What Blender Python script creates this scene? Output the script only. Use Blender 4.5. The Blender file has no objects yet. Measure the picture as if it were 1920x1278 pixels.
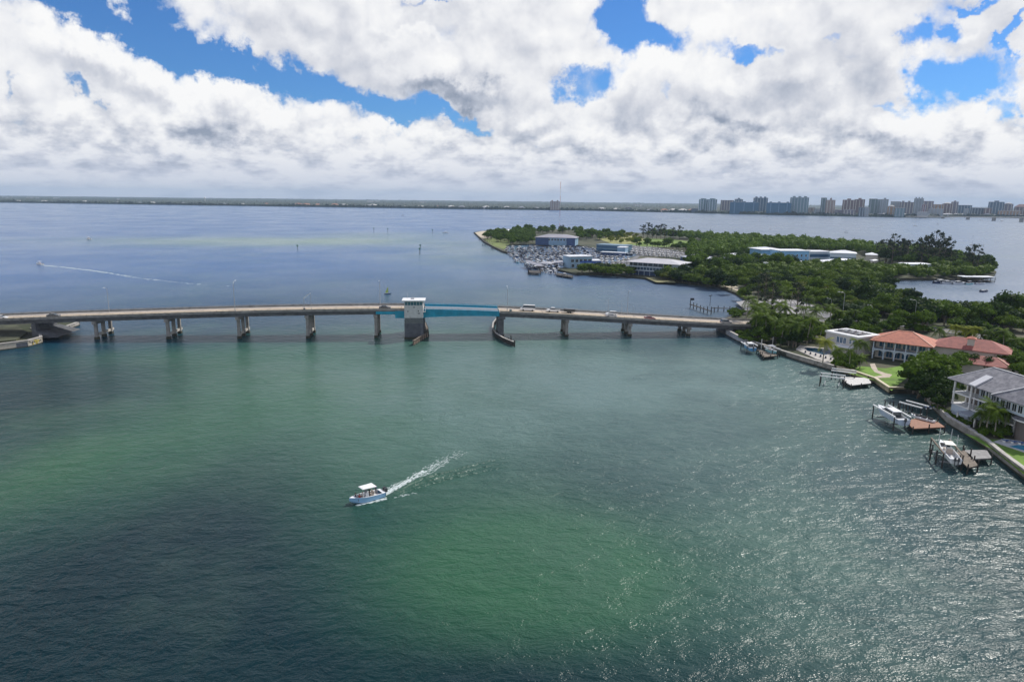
import bpy, bmesh, math, random
import numpy as np
from mathutils import Vector, Matrix, noise as mnoise

random.seed(7)
PI = math.pi
R = math.radians
S = bpy.context.scene

# ------------------------------------------------------------------ camera
CAM_H = 55.0
F_PX = 1280.0                       # focal length in units of the 1920 px wide photograph
PITCH = R(11.74)
ROLL = R(0.66)
cam_d = bpy.data.cameras.new('camera')
cam_d.sensor_width = 36.0
cam_d.lens = 36.0 * F_PX / 1920.0
cam_d.clip_start = 0.5
cam_d.clip_end = 60000.0
cam = bpy.data.objects.new('camera', cam_d)
S.collection.objects.link(cam)
CAM_M = Matrix.Rotation(PI / 2 - PITCH, 3, 'X') @ Matrix.Rotation(ROLL, 3, 'Z')
cam.matrix_world = Matrix.Translation((0, 0, CAM_H)) @ CAM_M.to_4x4()
S.camera = cam


def ray(px, py):
    return (CAM_M @ Vector(((px - 960.0) / F_PX, -(py - 639.0) / F_PX, -1.0))).normalized()


def G(px, py, z=0.0):
    """ground point whose surveyed position in the photograph is (px, py)"""
    d = ray(px, py)
    t = (z - CAM_H) / d.z
    return Vector((d.x * t, d.y * t, z))


# ------------------------------------------------------------------ sun, sky, exposure
HAZE = 0.00006
SUN_EL, SUN_AZ = R(45), R(50)       # azimuth measured from +Y towards +X
sd = bpy.data.lights.new('sun', 'SUN')
sd.energy = 4.0
sd.angle = R(0.6)
sd.color = (1.0, 0.95, 0.87)
sun = bpy.data.objects.new('sun', sd)
S.collection.objects.link(sun)
sv = Vector((math.sin(SUN_AZ) * math.cos(SUN_EL), math.cos(SUN_AZ) * math.cos(SUN_EL), math.sin(SUN_EL)))
sun.rotation_euler = sv.to_track_quat('Z', 'Y').to_euler()
S.view_settings.view_transform = 'Standard'
S.view_settings.look = 'None'
S.view_settings.exposure = 0.0
S.view_settings.gamma = 1.0
S.view_settings.use_curve_mapping = False


class NG:
    """small helper that writes node arithmetic as expressions"""

    def __init__(self, nt):
        self.nt = nt

    def node(self, t, **kw):
        n = self.nt.nodes.new(t)
        for k, v in kw.items():
            setattr(n, k, v)
        return n

    def put(self, sock, v):
        if isinstance(v, bpy.types.NodeSocket):
            self.nt.links.new(v, sock)
        elif v is not None:
            sock.default_value = v

    def m(self, op, a, b=None, c=None, clamp=False):
        n = self.node('ShaderNodeMath', operation=op, use_clamp=clamp)
        self.put(n.inputs[0], a)
        self.put(n.inputs[1], b)
        self.put(n.inputs[2], c)
        return n.outputs[0]

    def v(self, op, a, b=None, out=0):
        n = self.node('ShaderNodeVectorMath', operation=op)
        self.put(n.inputs[0], a)
        self.put(n.inputs[1], b)
        return n.outputs[out]

    def smooth(self, x, lo, hi, a=0.0, b=1.0):
        n = self.node('ShaderNodeMapRange', interpolation_type='SMOOTHSTEP')
        self.put(n.inputs[0], x)
        for i, q in enumerate((lo, hi, a, b)):
            self.put(n.inputs[i + 1], q)
        return n.outputs[0]

    def noise(self, vec, scale, detail=4, rough=0.55, lac=2.1, dist=0.0, out='Fac'):
        n = self.node('ShaderNodeTexNoise')
        self.put(n.inputs['Vector'], vec)
        n.inputs['Scale'].default_value = scale
        n.inputs['Detail'].default_value = detail
        n.inputs['Roughness'].default_value = rough
        n.inputs['Lacunarity'].default_value = lac
        n.inputs['Distortion'].default_value = dist
        return n.outputs[out]

    def voro(self, vec, scale, detail=0, rough=0.5):
        n = self.node('ShaderNodeTexVoronoi', feature='SMOOTH_F1')
        self.put(n.inputs['Vector'], vec)
        n.inputs['Scale'].default_value = scale
        n.inputs['Detail'].default_value = detail
        n.inputs['Roughness'].default_value = rough
        n.inputs['Smoothness'].default_value = 0.35
        return n.outputs['Distance']

    def mix(self, f, a, b, mode='MIX'):
        n = self.node('ShaderNodeMix', data_type='RGBA', blend_type=mode)
        self.put(n.inputs['Factor'], f)
        self.put(n.inputs[6], a)
        self.put(n.inputs[7], b)
        return n.outputs[2]

    def ramp(self, x, stops):
        n = self.node('ShaderNodeValToRGB')
        e = n.color_ramp.elements
        while len(e) < len(stops):
            e.new(0.5)
        for el, (p, c) in zip(e, stops):
            el.position = p
            el.color = c if len(c) == 4 else (*c, 1)
        self.put(n.inputs[0], x)
        return n.outputs[0]

    def xyz(self, a, b, c):
        n = self.node('ShaderNodeCombineXYZ')
        for i, q in enumerate((a, b, c)):
            self.put(n.inputs[i], q)
        return n.outputs[0]


world = bpy.data.worlds.new('World')
S.world = world
world.use_nodes = True
world.cycles.sampling_method = 'NONE'
wt = world.node_tree
wt.nodes.clear()
g = NG(wt)
wout = g.node('ShaderNodeOutputWorld')
wbg = g.node('ShaderNodeBackground')
wbg.inputs['Strength'].default_value = 0.1
wt.links.new(wbg.outputs[0], wout.inputs[0])
sky = g.node('ShaderNodeTexSky', sky_type='NISHITA')
sky.sun_disc = False
sky.sun_elevation = SUN_EL
sky.sun_rotation = SUN_AZ
sky.air_density = 1.0
sky.dust_density = 0.3
sky.ozone_density = 3.0
tc = g.node('ShaderNodeTexCoord').outputs['Generated']
sep = g.node('ShaderNodeSeparateXYZ')
g.put(sep.inputs[0], tc)
dx, dy, dz = sep.outputs
az = g.m('ARCTAN2', dx, dy)
el = g.m('ARCSINE', dz)


def azel(px, py):
    d = ray(px, py)
    return math.atan2(d.x, d.y), math.asin(d.z)


# openings of blue between the cloud banks: px, py, rx, ry, tilt (deg, down to the right), weight
GAPS = [(120, 14, 140, 30, 6, 1.3), (300, 72, 105, 42, 18, 1.5), (440, 118, 130, 36, 14, 1.4), (600, 160, 100, 34, 22, 1.1),
        (730, 203, 95, 30, 10, 1.4), (850, 212, 62, 18, 12, 1.1), (158, 178, 50, 22, 42, .85), (0, 150, 16, 20, 0, .6),
        (1180, 50, 44, 84, -6, 1.6), (1110, 152, 68, 44, 12, 1.4), (1245, 66, 66, 32, 0, 1.1), (1365, 98, 60, 20, 8, 1.1),
        (1270, 178, 22, 28, 0, .55), (1735, 160, 58, 38, 0, 1.2), (1840, 145, 58, 36, -8, 1.2), (1708, 70, 44, 30, 20, 1.0),
        (1790, 55, 34, 22, 0, .9), (1836, 0, 34, 12, 0, .9), (1670, 208, 60, 14, 0, .7), (1005, 268, 60, 10, 10, .4),
        (250, 222, 40, 12, 20, .4), (1914, 60, 14, 60, 0, 1.0), (790, 0, 90, 8, 0, .9), (1480, 32, 24, 16, 0, .5), (1460, 100, 40, 12, 0, .5),
        (740, 28, 16, 22, 0, .5), (1895, 190, 24, 30, 0, .8), (1560, 70, 18, 14, 0, .4), (905, 235, 30, 10, 0, .6)]
# grey undersides and shaded hollows of the banks
DARKS = [(120, 110, 150, 26, 16, .55), (230, 150, 120, 26, 24, .4), (350, 235, 60, 20, 10, .9), (430, 262, 80, 20, 5, .7),
         (215, 295, 110, 14, 4, .7), (860, 172, 78, 22, 0, 1.6), (800, 155, 60, 16, 0, .9), (560, 90, 120, 20, 18, .35),
         (1400, 238, 80, 18, 4, 1.5), (1340, 220, 40, 20, 0, .8), (1540, 170, 90, 34, -8, .75), (1450, 170, 60, 40, 0, .35),
         (1810, 240, 30, 36, 0, .9), (1760, 285, 60, 16, 0, .7), (1200, 210, 40, 40, 0, .6), (1110, 275, 60, 20, 0, .7),
         (1290, 280, 60, 12, 0, .6), (1560, 285, 90, 12, 0, .6), (60, 245, 100, 20, 0, .4), (640, 225, 120, 18, 8, .3),
         (1000, 60, 200, 30, 5, .2), (500, 235, 50, 18, 10, .6), (1480, 325, 120, 7, 0, .6), (1850, 333, 100, 7, 0, .6),
         (700, 300, 90, 12, 0, .5), (1620, 130, 70, 30, 0, .3)]


def blob_group(name, rows, grow=1.0):
    """node group: az, el -> sum of soft ellipses"""
    nt = bpy.data.node_groups.new(name, 'ShaderNodeTree')
    nt.interface.new_socket('P', in_out='INPUT', socket_type='NodeSocketVector')
    nt.interface.new_socket('F', in_out='OUTPUT', socket_type='NodeSocketFloat')
    q = NG(nt)
    gi, go = q.node('NodeGroupInput'), q.node('NodeGroupOutput')
    acc = None
    for (px, py, rx, ry, tilt, w) in rows:
        rx, ry = rx * grow, ry * grow
        a0, e0 = azel(px, py)
        c, s = math.cos(R(tilt) + ROLL), math.sin(R(tilt) + ROLL)
        ax, ex = azel(px + 10, py)
        ka = F_PX * 0 + 10 / max(1e-6, math.hypot(ax - a0, ex - e0))      # px per radian along x
        ay, ey = azel(px, py - 10)
        ke = 10 / max(1e-6, math.hypot(ay - a0, ey - e0))
        # u along the tilted long axis, v across it (v positive upwards)
        ua, ue = c * ka / rx, -s * ke / rx
        va, ve = s * ka / ry, c * ke / ry
        u = q.v('DOT_PRODUCT', gi.outputs[0], (ua, ue, -(ua * a0 + ue * e0)), out=1)
        v = q.v('DOT_PRODUCT', gi.outputs[0], (va, ve, -(va * a0 + ve * e0)), out=1)
        d = q.m('MULTIPLY_ADD', v, v, q.m('MULTIPLY', u, u))
        e = q.m('DIVIDE', w, q.m('MULTIPLY_ADD', d, d, 1.0))
        acc = e if acc is None else q.m('ADD', acc, e)
    nt.links.new(acc, go.inputs[0])
    return nt


gaps_g = blob_group('sky_openings', GAPS, 0.82)
darks_g = blob_group('cloud_undersides', DARKS)


def use_group(nt_group, vec):
    n = g.node('ShaderNodeGroup', node_tree=nt_group)
    g.put(n.inputs[0], vec)
    return n.outputs[0]


# puff field shared by shape and shading
pf = bpy.data.node_groups.new('cloud_puffs', 'ShaderNodeTree')
pf.interface.new_socket('D', in_out='INPUT', socket_type='NodeSocketVector')
pf.interface.new_socket('F', in_out='OUTPUT', socket_type='NodeSocketFloat')
q = NG(pf)
gi, go = q.node('NodeGroupInput'), q.node('NodeGroupOutput')
ps = q.node('ShaderNodeSeparateXYZ')
q.put(ps.inputs[0], gi.outputs[0])
# near the horizon the banks crowd together: stretch the height axis there
lift = q.m('ADD', q.m('ABSOLUTE', ps.outputs[2]), 0.10)
hz = q.m('DIVIDE', 1.0, lift)
low = q.xyz(ps.outputs[0], ps.outputs[1], q.m('MULTIPLY', hz, -0.055))


def billow(vec, scale):
    return q.m('ABSOLUTE', q.m('MULTIPLY_ADD', q.noise(vec, scale, 1.0, .4), 2.0, -1.0))


n1 = q.noise(gi.outputs[0], 5.0, 7, 0.56, 2.2, 0.0)
b1 = billow(gi.outputs[0], 17.0)
b2 = billow(gi.outputs[0], 34.0)
n3 = q.noise(low, 19.0, 6, 0.55, 2.2, 0.0)
up = q.smooth(ps.outputs[2], 0.06, 0.17)
bb = q.m('ADD', q.m('MULTIPLY', b1, 0.34), q.m('MULTIPLY', b2, 0.09))
hi_f = q.m('ADD', q.m('MULTIPLY', n1, 1.9), bb)
b3 = billow(low, 42.0)
lo_f = q.m('ADD', q.m('MULTIPLY', n3, 1.9), q.m('MULTIPLY_ADD', b3, 0.22, q.m('MULTIPLY', bb, 0.5)))
mixn = q.node('ShaderNodeMix', data_type='FLOAT')
q.put(mixn.inputs['Factor'], up)
q.put(mixn.inputs[2], lo_f)
q.put(mixn.inputs[3], hi_f)
pf.links.new(mixn.outputs[0], go.inputs[0])

P = g.xyz(az, el, 1.0)
wn = g.v('SUBTRACT', g.noise(tc, 13.0, 5, 0.6, out='Color'), (0.5, 0.5, 0.5))
wn = g.v('MULTIPLY', wn, (0.15, 0.12, 0.0))
PW = g.v('ADD', P, wn)
F0 = use_group(pf, tc)
up_small = g.v('ADD', tc, (0.008, 0.0, 0.018))
up_large = g.v('ADD', tc, (0.03, 0.0, 0.06))
F1 = use_group(pf, up_small)
F2 = use_group(pf, up_large)
gap = use_group(gaps_g, PW)
gap2 = use_group(gaps_g, g.v('ADD', PW, (0.0, 0.035, 0.0)))
dark = use_group(darks_g, PW)
cover = g.m('SUBTRACT', g.m('ADD', F0, -0.25), g.m('MULTIPLY', gap, 0.54))
cover = g.m('ADD', cover, g.smooth(el, 0.05, 0.16, 0.14, 0.0))
# the cloud decks thin out overhead into open blue
cover = g.m('SUBTRACT', cover, g.smooth(el, 0.33, 0.62, 0.0, 0.5))
alpha = g.smooth(cover, 0.16, 0.62)
edge = g.smooth(cover, 0.30, 0.95)
# light: faces that lose density upwards are sunlit, those under thick cloud go grey
lit = g.m('MULTIPLY', g.m('SUBTRACT', F0, F1), g.smooth(el, 0.02, 0.2, 1.15, 0.95))
lit = g.m('ADD', lit, g.m('MULTIPLY', g.m('SUBTRACT', F0, F2), 0.4))
lit = g.m('ADD', lit, g.m('MULTIPLY', g.m('SUBTRACT', gap2, gap), 0.25))
lit = g.m('SUBTRACT', lit, g.m('MULTIPLY', dark, 0.36))
lit = g.m('ADD', lit, 0.80)
lit = g.m('SUBTRACT', lit, g.m('MULTIPLY', edge, 0.10))
ccol = g.ramp(lit, [(0.0, (.30, .35, .45)), (0.28, (.52, .56, .65)), (0.52, (.71, .73, .79)), (0.75, (.88, .89, .92)), (1.0, (1.0, 1.0, 1.0))])
ccol = g.v('SCALE', ccol, None)
ccol.node.inputs['Scale'].default_value = 9.8
skyc = g.mix(1.0, sky.outputs[0], (.35, .66, 1.06, 1), 'MULTIPLY')
col = g.mix(alpha, skyc, ccol)
# humid air along the horizon
hzf = g.smooth(el, 0.0, 0.09, 0.75, 0.0)
col = g.mix(hzf, col, (6.0, 6.4, 7.6, 1))
below = g.smooth(el, -0.02, 0.0, 1.0, 0.0)
col = g.mix(below, col, (5.2, 5.7, 7.0, 1))
wt.links.new(col, wbg.inputs[0])

# ------------------------------------------------------------------ helpers
COL = S.collection


class MB:
    """collects shapes, links them as ONE mesh object"""

    def __init__(self):
        self.v, self.f, self.mi = [], [], []

    def add(self, vs, fs, mi=0):
        o = len(self.v)
        self.v += [tuple(p) for p in vs]
        self.f += [tuple(i + o for i in f) for f in fs]
        self.mi += [mi] * len(fs)
        return self

    def box(self, x0, x1, y0, y1, z0, z1, mi=0):
        return self.add([(x0, y0, z0), (x1, y0, z0), (x1, y1, z0), (x0, y1, z0), (x0, y0, z1), (x1, y0, z1), (x1, y1, z1), (x0, y1, z1)],
                        [(0, 3, 2, 1), (4, 5, 6, 7), (0, 1, 5, 4), (1, 2, 6, 5), (2, 3, 7, 6), (3, 0, 4, 7)], mi)

    def bar(self, a, b, w, h, mi=0, up=(0, 0, 1)):
        """box beam from a to b, width w, height h"""
        a, b = Vector(a), Vector(b)
        d = (b - a).normalized()
        s = d.cross(Vector(up))
        s = s.normalized() if s.length > 1e-5 else Vector((1, 0, 0))
        u = s.cross(d)
        s, u = s * w / 2, u * h / 2
        vs = [a - s - u, a + s - u, a + s + u, a - s + u, b - s - u, b + s - u, b + s + u, b - s + u]
        return self.add(vs, [(0, 3, 2, 1), (4, 5, 6, 7), (0, 1, 5, 4), (1, 2, 6, 5), (2, 3, 7, 6), (3, 0, 4, 7)], mi)

    def cyl(self, a, b, r0, r1=None, n=8, mi=0):
        a, b = Vector(a), Vector(b)
        r1 = r0 if r1 is None else r1
        d = (b - a).normalized()
        s = d.orthogonal().normalized()
        t = d.cross(s)
        vs = []
        for p, r in ((a, r0), (b, r1)):
            for i in range(n):
                w = 2 * PI * i / n
                vs.append(p + s * math.cos(w) * r + t * math.sin(w) * r)
        fs = [(i, (i + 1) % n, n + (i + 1) % n, n + i) for i in range(n)]
        fs += [tuple(range(n - 1, -1, -1)), tuple(range(n, 2 * n))]
        return self.add(vs, fs, mi)

    def tube(self, pts, rs, n=7, mi=0):
        pts = [Vector(p) for p in pts]
        vs, fs = [], []
        for k, p in enumerate(pts):
            d = (pts[min(k + 1, len(pts) - 1)] - pts[max(k - 1, 0)]).normalized()
            s = d.cross(Vector((0.13, 0.99, 0.05))).normalized()
            t = d.cross(s)
            r = rs[k] if hasattr(rs, '__len__') else rs
            vs += [p + s * math.cos(2 * PI * i / n) * r + t * math.sin(2 * PI * i / n) * r for i in range(n)]
            if k:
                o = (k - 1) * n
                fs += [(o + i, o + (i + 1) % n, o + n + (i + 1) % n, o + n + i) for i in range(n)]
        fs += [tuple(range(n - 1, -1, -1)), tuple(range(len(vs) - n, len(vs)))]
        return self.add(vs, fs, mi)

    def prism(self, poly, z0, z1, mi=0, top=None):
        """poly: list of xy (counter-clockwise)"""
        n = len(poly)
        ar = sum(poly[i][0] * poly[(i + 1) % n][1] - poly[(i + 1) % n][0] * poly[i][1] for i in range(n))
        if ar < 0:
            poly = poly[::-1]
        vs = [(p[0], p[1], z0) for p in poly] + [(p[0], p[1], z1) for p in poly]
        self.add(vs, [(i, (i + 1) % n, n + (i + 1) % n, n + i) for i in range(n)] + [tuple(range(n - 1, -1, -1))], mi)
        return self.add(vs[n:], [tuple(range(n))], mi if top is None else top)

    def loft(self, rings, mi=0, cap=True, closed=True):
        n = len(rings[0])
        vs = [p for r in rings for p in r]
        fs = []
        m = n if closed else n - 1
        for k in range(len(rings) - 1):
            o = k * n
            fs += [(o + i, o + (i + 1) % n, o + n + (i + 1) % n, o + n + i) for i in range(m)]
        if cap and closed:
            fs += [tuple(range(n - 1, -1, -1)), tuple(range(len(vs) - n, len(vs)))]
        return self.add(vs, fs, mi)

    def xf(self, M):
        self.v = [tuple(M @ Vector(p)) for p in self.v]
        return self

    def build(self, name, mats, parent=None, smooth=False, loc=None):
        me = bpy.data.meshes.new(name)
        me.from_pydata(self.v, [], self.f)
        mats = mats if isinstance(mats, (list, tuple)) else [mats]
        for m in mats:
            me.materials.append(m)
        if len(mats) > 1:
            me.polygons.foreach_set('material_index', self.mi)
        if smooth:
            me.polygons.foreach_set('use_smooth', [True] * len(me.polygons))
        me.update()
        o = bpy.data.objects.new(name, me)
        COL.objects.link(o)
        if parent is not None:
            o.parent = parent
        if loc is not None:
            o.location = loc
        return o


def tag(o, label, cat, group=None):
    o['label'] = label
    o['category'] = cat
    if group:
        o['group'] = group
    return o


def thing(name, label, cat, loc=(0, 0, 0), rz=0.0, group=None):
    o = bpy.data.objects.new(name, None)
    o.empty_display_size = 0.5
    COL.objects.link(o)
    o.location = loc
    o.rotation_euler = (0, 0, rz)
    return tag(o, label, cat, group)


def struct(o, kind='structure'):
    o['kind'] = kind
    return o


KIDS = {}


def kids(o):
    if o.name not in KIDS:
        KIDS[o.name] = [c for c in bpy.data.objects if c.parent == o]
    return KIDS[o.name]


def dup(src, loc, rz=0.0, label=None, group=None, scale=None, parent=None):
    c = src.copy()
    COL.objects.link(c)
    c.parent = parent
    if parent is None:
        c.location = loc
        c.rotation_euler = (0, 0, rz)
        if label:
            c['label'] = label
        if group:
            c['group'] = group
        if scale is not None:
            c.scale = scale if hasattr(scale, '__len__') else (scale,) * 3
    for ch in kids(src):
        dup(ch, None, parent=c)
    return c


class Pool:
    """hands out a prototype first, then copies of it"""

    def __init__(self, proto):
        self.proto, self.used = proto, False

    def place(self, loc, rz=0.0, label=None, group=None, scale=None):
        if self.used:
            return dup(self.proto, loc, rz, label, group, scale)
        kids(self.proto)
        for ch in kids(self.proto):
            kids(ch)
        self.used = True
        o = self.proto
        o.location, o.rotation_euler = loc, (0, 0, rz)
        if label:
            o['label'] = label
        if group:
            o['group'] = group
        if scale is not None:
            o.scale = scale if hasattr(scale, '__len__') else (scale,) * 3
        return o


# ------------------------------------------------------------------ materials
MATS = {}


def mat(name, color, rough=0.6, metal=0.0, var=0.0, vscale=1.0, spec=0.5, bump=0.0, bscale=5.0, emit=None, stain=None):
    if name in MATS:
        return MATS[name]
    m = bpy.data.materials.new(name)
    m.use_nodes = True
    nt = m.node_tree
    b = nt.nodes['Principled BSDF']
    b.inputs['Base Color'].default_value = (*color, 1)
    b.inputs['Roughness'].default_value = rough
    b.inputs['Metallic'].default_value = metal
    b.inputs['Specular IOR Level'].default_value = spec
    k = NG(nt)
    if var or bump or stain:
        oc = k.node('ShaderNodeTexCoord').outputs['Object']
    if var:
        n = k.noise(oc, vscale, 4, 0.6)
        f = k.smooth(n, 0.3, 0.7, 1 - var, 1 + var)
        c = k.v('SCALE', color)
        k.put(c.node.inputs['Scale'], f)
        if stain:
            n2 = k.noise(oc, stain[1], 5, 0.65)
            c = k.mix(k.smooth(n2, 0.52, 0.68, 0, stain[2]), c, (*stain[0], 1))
        nt.links.new(c, b.inputs['Base Color'])
    if bump:
        bn = k.node('ShaderNodeBump')
        bn.inputs['Strength'].default_value = bump
        bn.inputs['Distance'].default_value = 0.1
        k.put(bn.inputs['Height'], k.noise(oc, bscale, 4))
        nt.links.new(bn.outputs[0], b.inputs['Normal'])
    if emit:
        b.inputs['Emission Color'].default_value = (*emit, 1)
        b.inputs['Emission Strength'].default_value = 1
    MATS[name] = m
    return m


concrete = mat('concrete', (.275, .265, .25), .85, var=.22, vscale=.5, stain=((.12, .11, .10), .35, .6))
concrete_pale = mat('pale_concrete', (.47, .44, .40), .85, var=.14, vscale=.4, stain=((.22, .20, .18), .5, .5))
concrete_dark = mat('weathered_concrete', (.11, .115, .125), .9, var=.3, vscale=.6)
road_deck = mat('beige_road_concrete', (.52, .43, .34), .9, var=.12, vscale=.25, stain=((.30, .26, .22), .12, .5))  # pale beige concrete of the roadway
asphalt = mat('asphalt', (.16, .16, .17), .9, var=.15, vscale=.3)
beige_path = mat('beige_paving', (.50, .42, .33), .85, var=.12, vscale=.8)
white_paint = mat('white_paint', (.80, .80, .80), .5, var=.05, vscale=.6)
marking = mat('road_marking', (.72, .72, .70), .7)
marking_y = mat('yellow_marking', (.65, .45, .06), .7)
blue_steel = mat('blue_painted_steel', (.010, .29, .44), .45, var=.16, vscale=.5)
glass_dark = mat('dark_window_glass', (.02, .035, .05), .08, spec=.8)
glass_blue = mat('blue_window_glass', (.03, .10, .20), .1, spec=.8)
metal_grey = mat('galvanised_steel', (.42, .43, .45), .45, .6)
metal_dark = mat('dark_metal', (.05, .055, .06), .5, .5)
timber = mat('weathered_timber', (.20, .165, .13), .9, var=.3, vscale=1.5)
timber_dark = mat('wet_dark_timber', (.045, .04, .036), .8, var=.3, vscale=2)
timber_red = mat('reddish_deck_boards', (.28, .12, .065), .7, var=.2, vscale=2)
timber_pale = mat('pale_deck_boards', (.62, .60, .57), .8, var=.15, vscale=2)
seawall_m = mat('seawall_concrete', (.33, .31, .28), .9, var=.25, vscale=.4, stain=((.08, .08, .06), .6, .7))
seawall_base = mat('algae_stained_wall', (.05, .05, .035), .9, var=.3, vscale=.8)
rubber = mat('black_rubber', (.02, .02, .02), .8)
gel_white = mat('white_gelcoat', (.82, .83, .84), .25)
gel_blue = mat('light_blue_gelcoat', (.12, .34, .60), .25)
gel_navy = mat('navy_gelcoat', (.02, .035, .10), .2)
gel_teal = mat('pale_teal_gelcoat', (.25, .50, .56), .25)
canvas_blue = mat('blue_canvas', (.05, .12, .30), .8)
canvas_grey = mat('grey_canvas', (.30, .32, .36), .8)
vinyl = mat('cream_vinyl', (.60, .50, .42), .6)
skin_m = mat('skin', (.48, .28, .19), .6)
lamp_glass = mat('lamp_lens', (.7, .72, .75), .3)
foam_m = mat('sea_foam', (.58, .65, .64), .7)
pool_m = mat('pool_water', (.03, .25, .38), .06, spec=.6, bump=.4, bscale=1.2)
pool_deep = mat('dark_tiled_pool_water', (.01, .07, .14), .06, spec=.6, bump=.4, bscale=1.2)
lawn = mat('mown_lawn', (.13, .24, .02), .9, var=.3, vscale=.25, bump=.6, bscale=6)
meadow = mat('rough_grass', (.15, .19, .045), .95, var=.35, vscale=.07, bump=.6, bscale=3, stain=((.22, .19, .11), .05, .8))
sand_m = mat('sand', (.52, .45, .34), .95, var=.15, vscale=.1)


def foliage(name, c1, c2, rough=.55):
    m = bpy.data.materials.new(name)
    m.use_nodes = True
    nt = m.node_tree
    b = nt.nodes['Principled BSDF']
    k = NG(nt)
    oc = k.node('ShaderNodeTexCoord').outputs['Object']
    rnd = k.node('ShaderNodeObjectInfo').outputs['Random']
    n = k.noise(oc, .55, 3, .6)
    f = k.m('ADD', k.smooth(n, .32, .68, 0, .75), k.m('MULTIPLY', rnd, .35), clamp=True)
    c = k.mix(f, (*c1, 1), (*c2, 1))
    nt.links.new(c, b.inputs['Base Color'])
    b.inputs['Roughness'].default_value = rough
    b.inputs['Specular IOR Level'].default_value = .05
    tr = k.node('ShaderNodeBsdfTranslucent')
    nt.links.new(c, tr.inputs['Color'])
    mx = k.node('ShaderNodeMixShader')
    mx.inputs[0].default_value = .28
    nt.links.new(b.outputs[0], mx.inputs[1])
    nt.links.new(tr.outputs[0], mx.inputs[2])
    nt.links.new(mx.outputs[0], nt.nodes['Material Output'].inputs[0])
    MATS[name] = m
    return m


leaf_mangrove = foliage('mangrove_leaves', (.040, .078, .008), (.125, .19, .016))
leaf_broad = foliage('broad_tree_leaves', (.034, .074, .007), (.125, .205, .016))
leaf_dark = foliage('dark_tree_leaves', (.014, .036, .008), (.050, .092, .014))
leaf_pine = foliage('feathery_pine_leaves', (.022, .036, .020), (.055, .075, .040))
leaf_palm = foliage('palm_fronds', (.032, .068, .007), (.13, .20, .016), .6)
leaf_lime = foliage('yellow_green_leaves', (.11, .15, .014), (.26, .28, .03))
bark = mat('bark', (.16, .13, .10), .9, var=.3, vscale=3)
bark_palm = mat('palm_bark', (.30, .27, .23), .9, var=.25, vscale=3)


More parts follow.
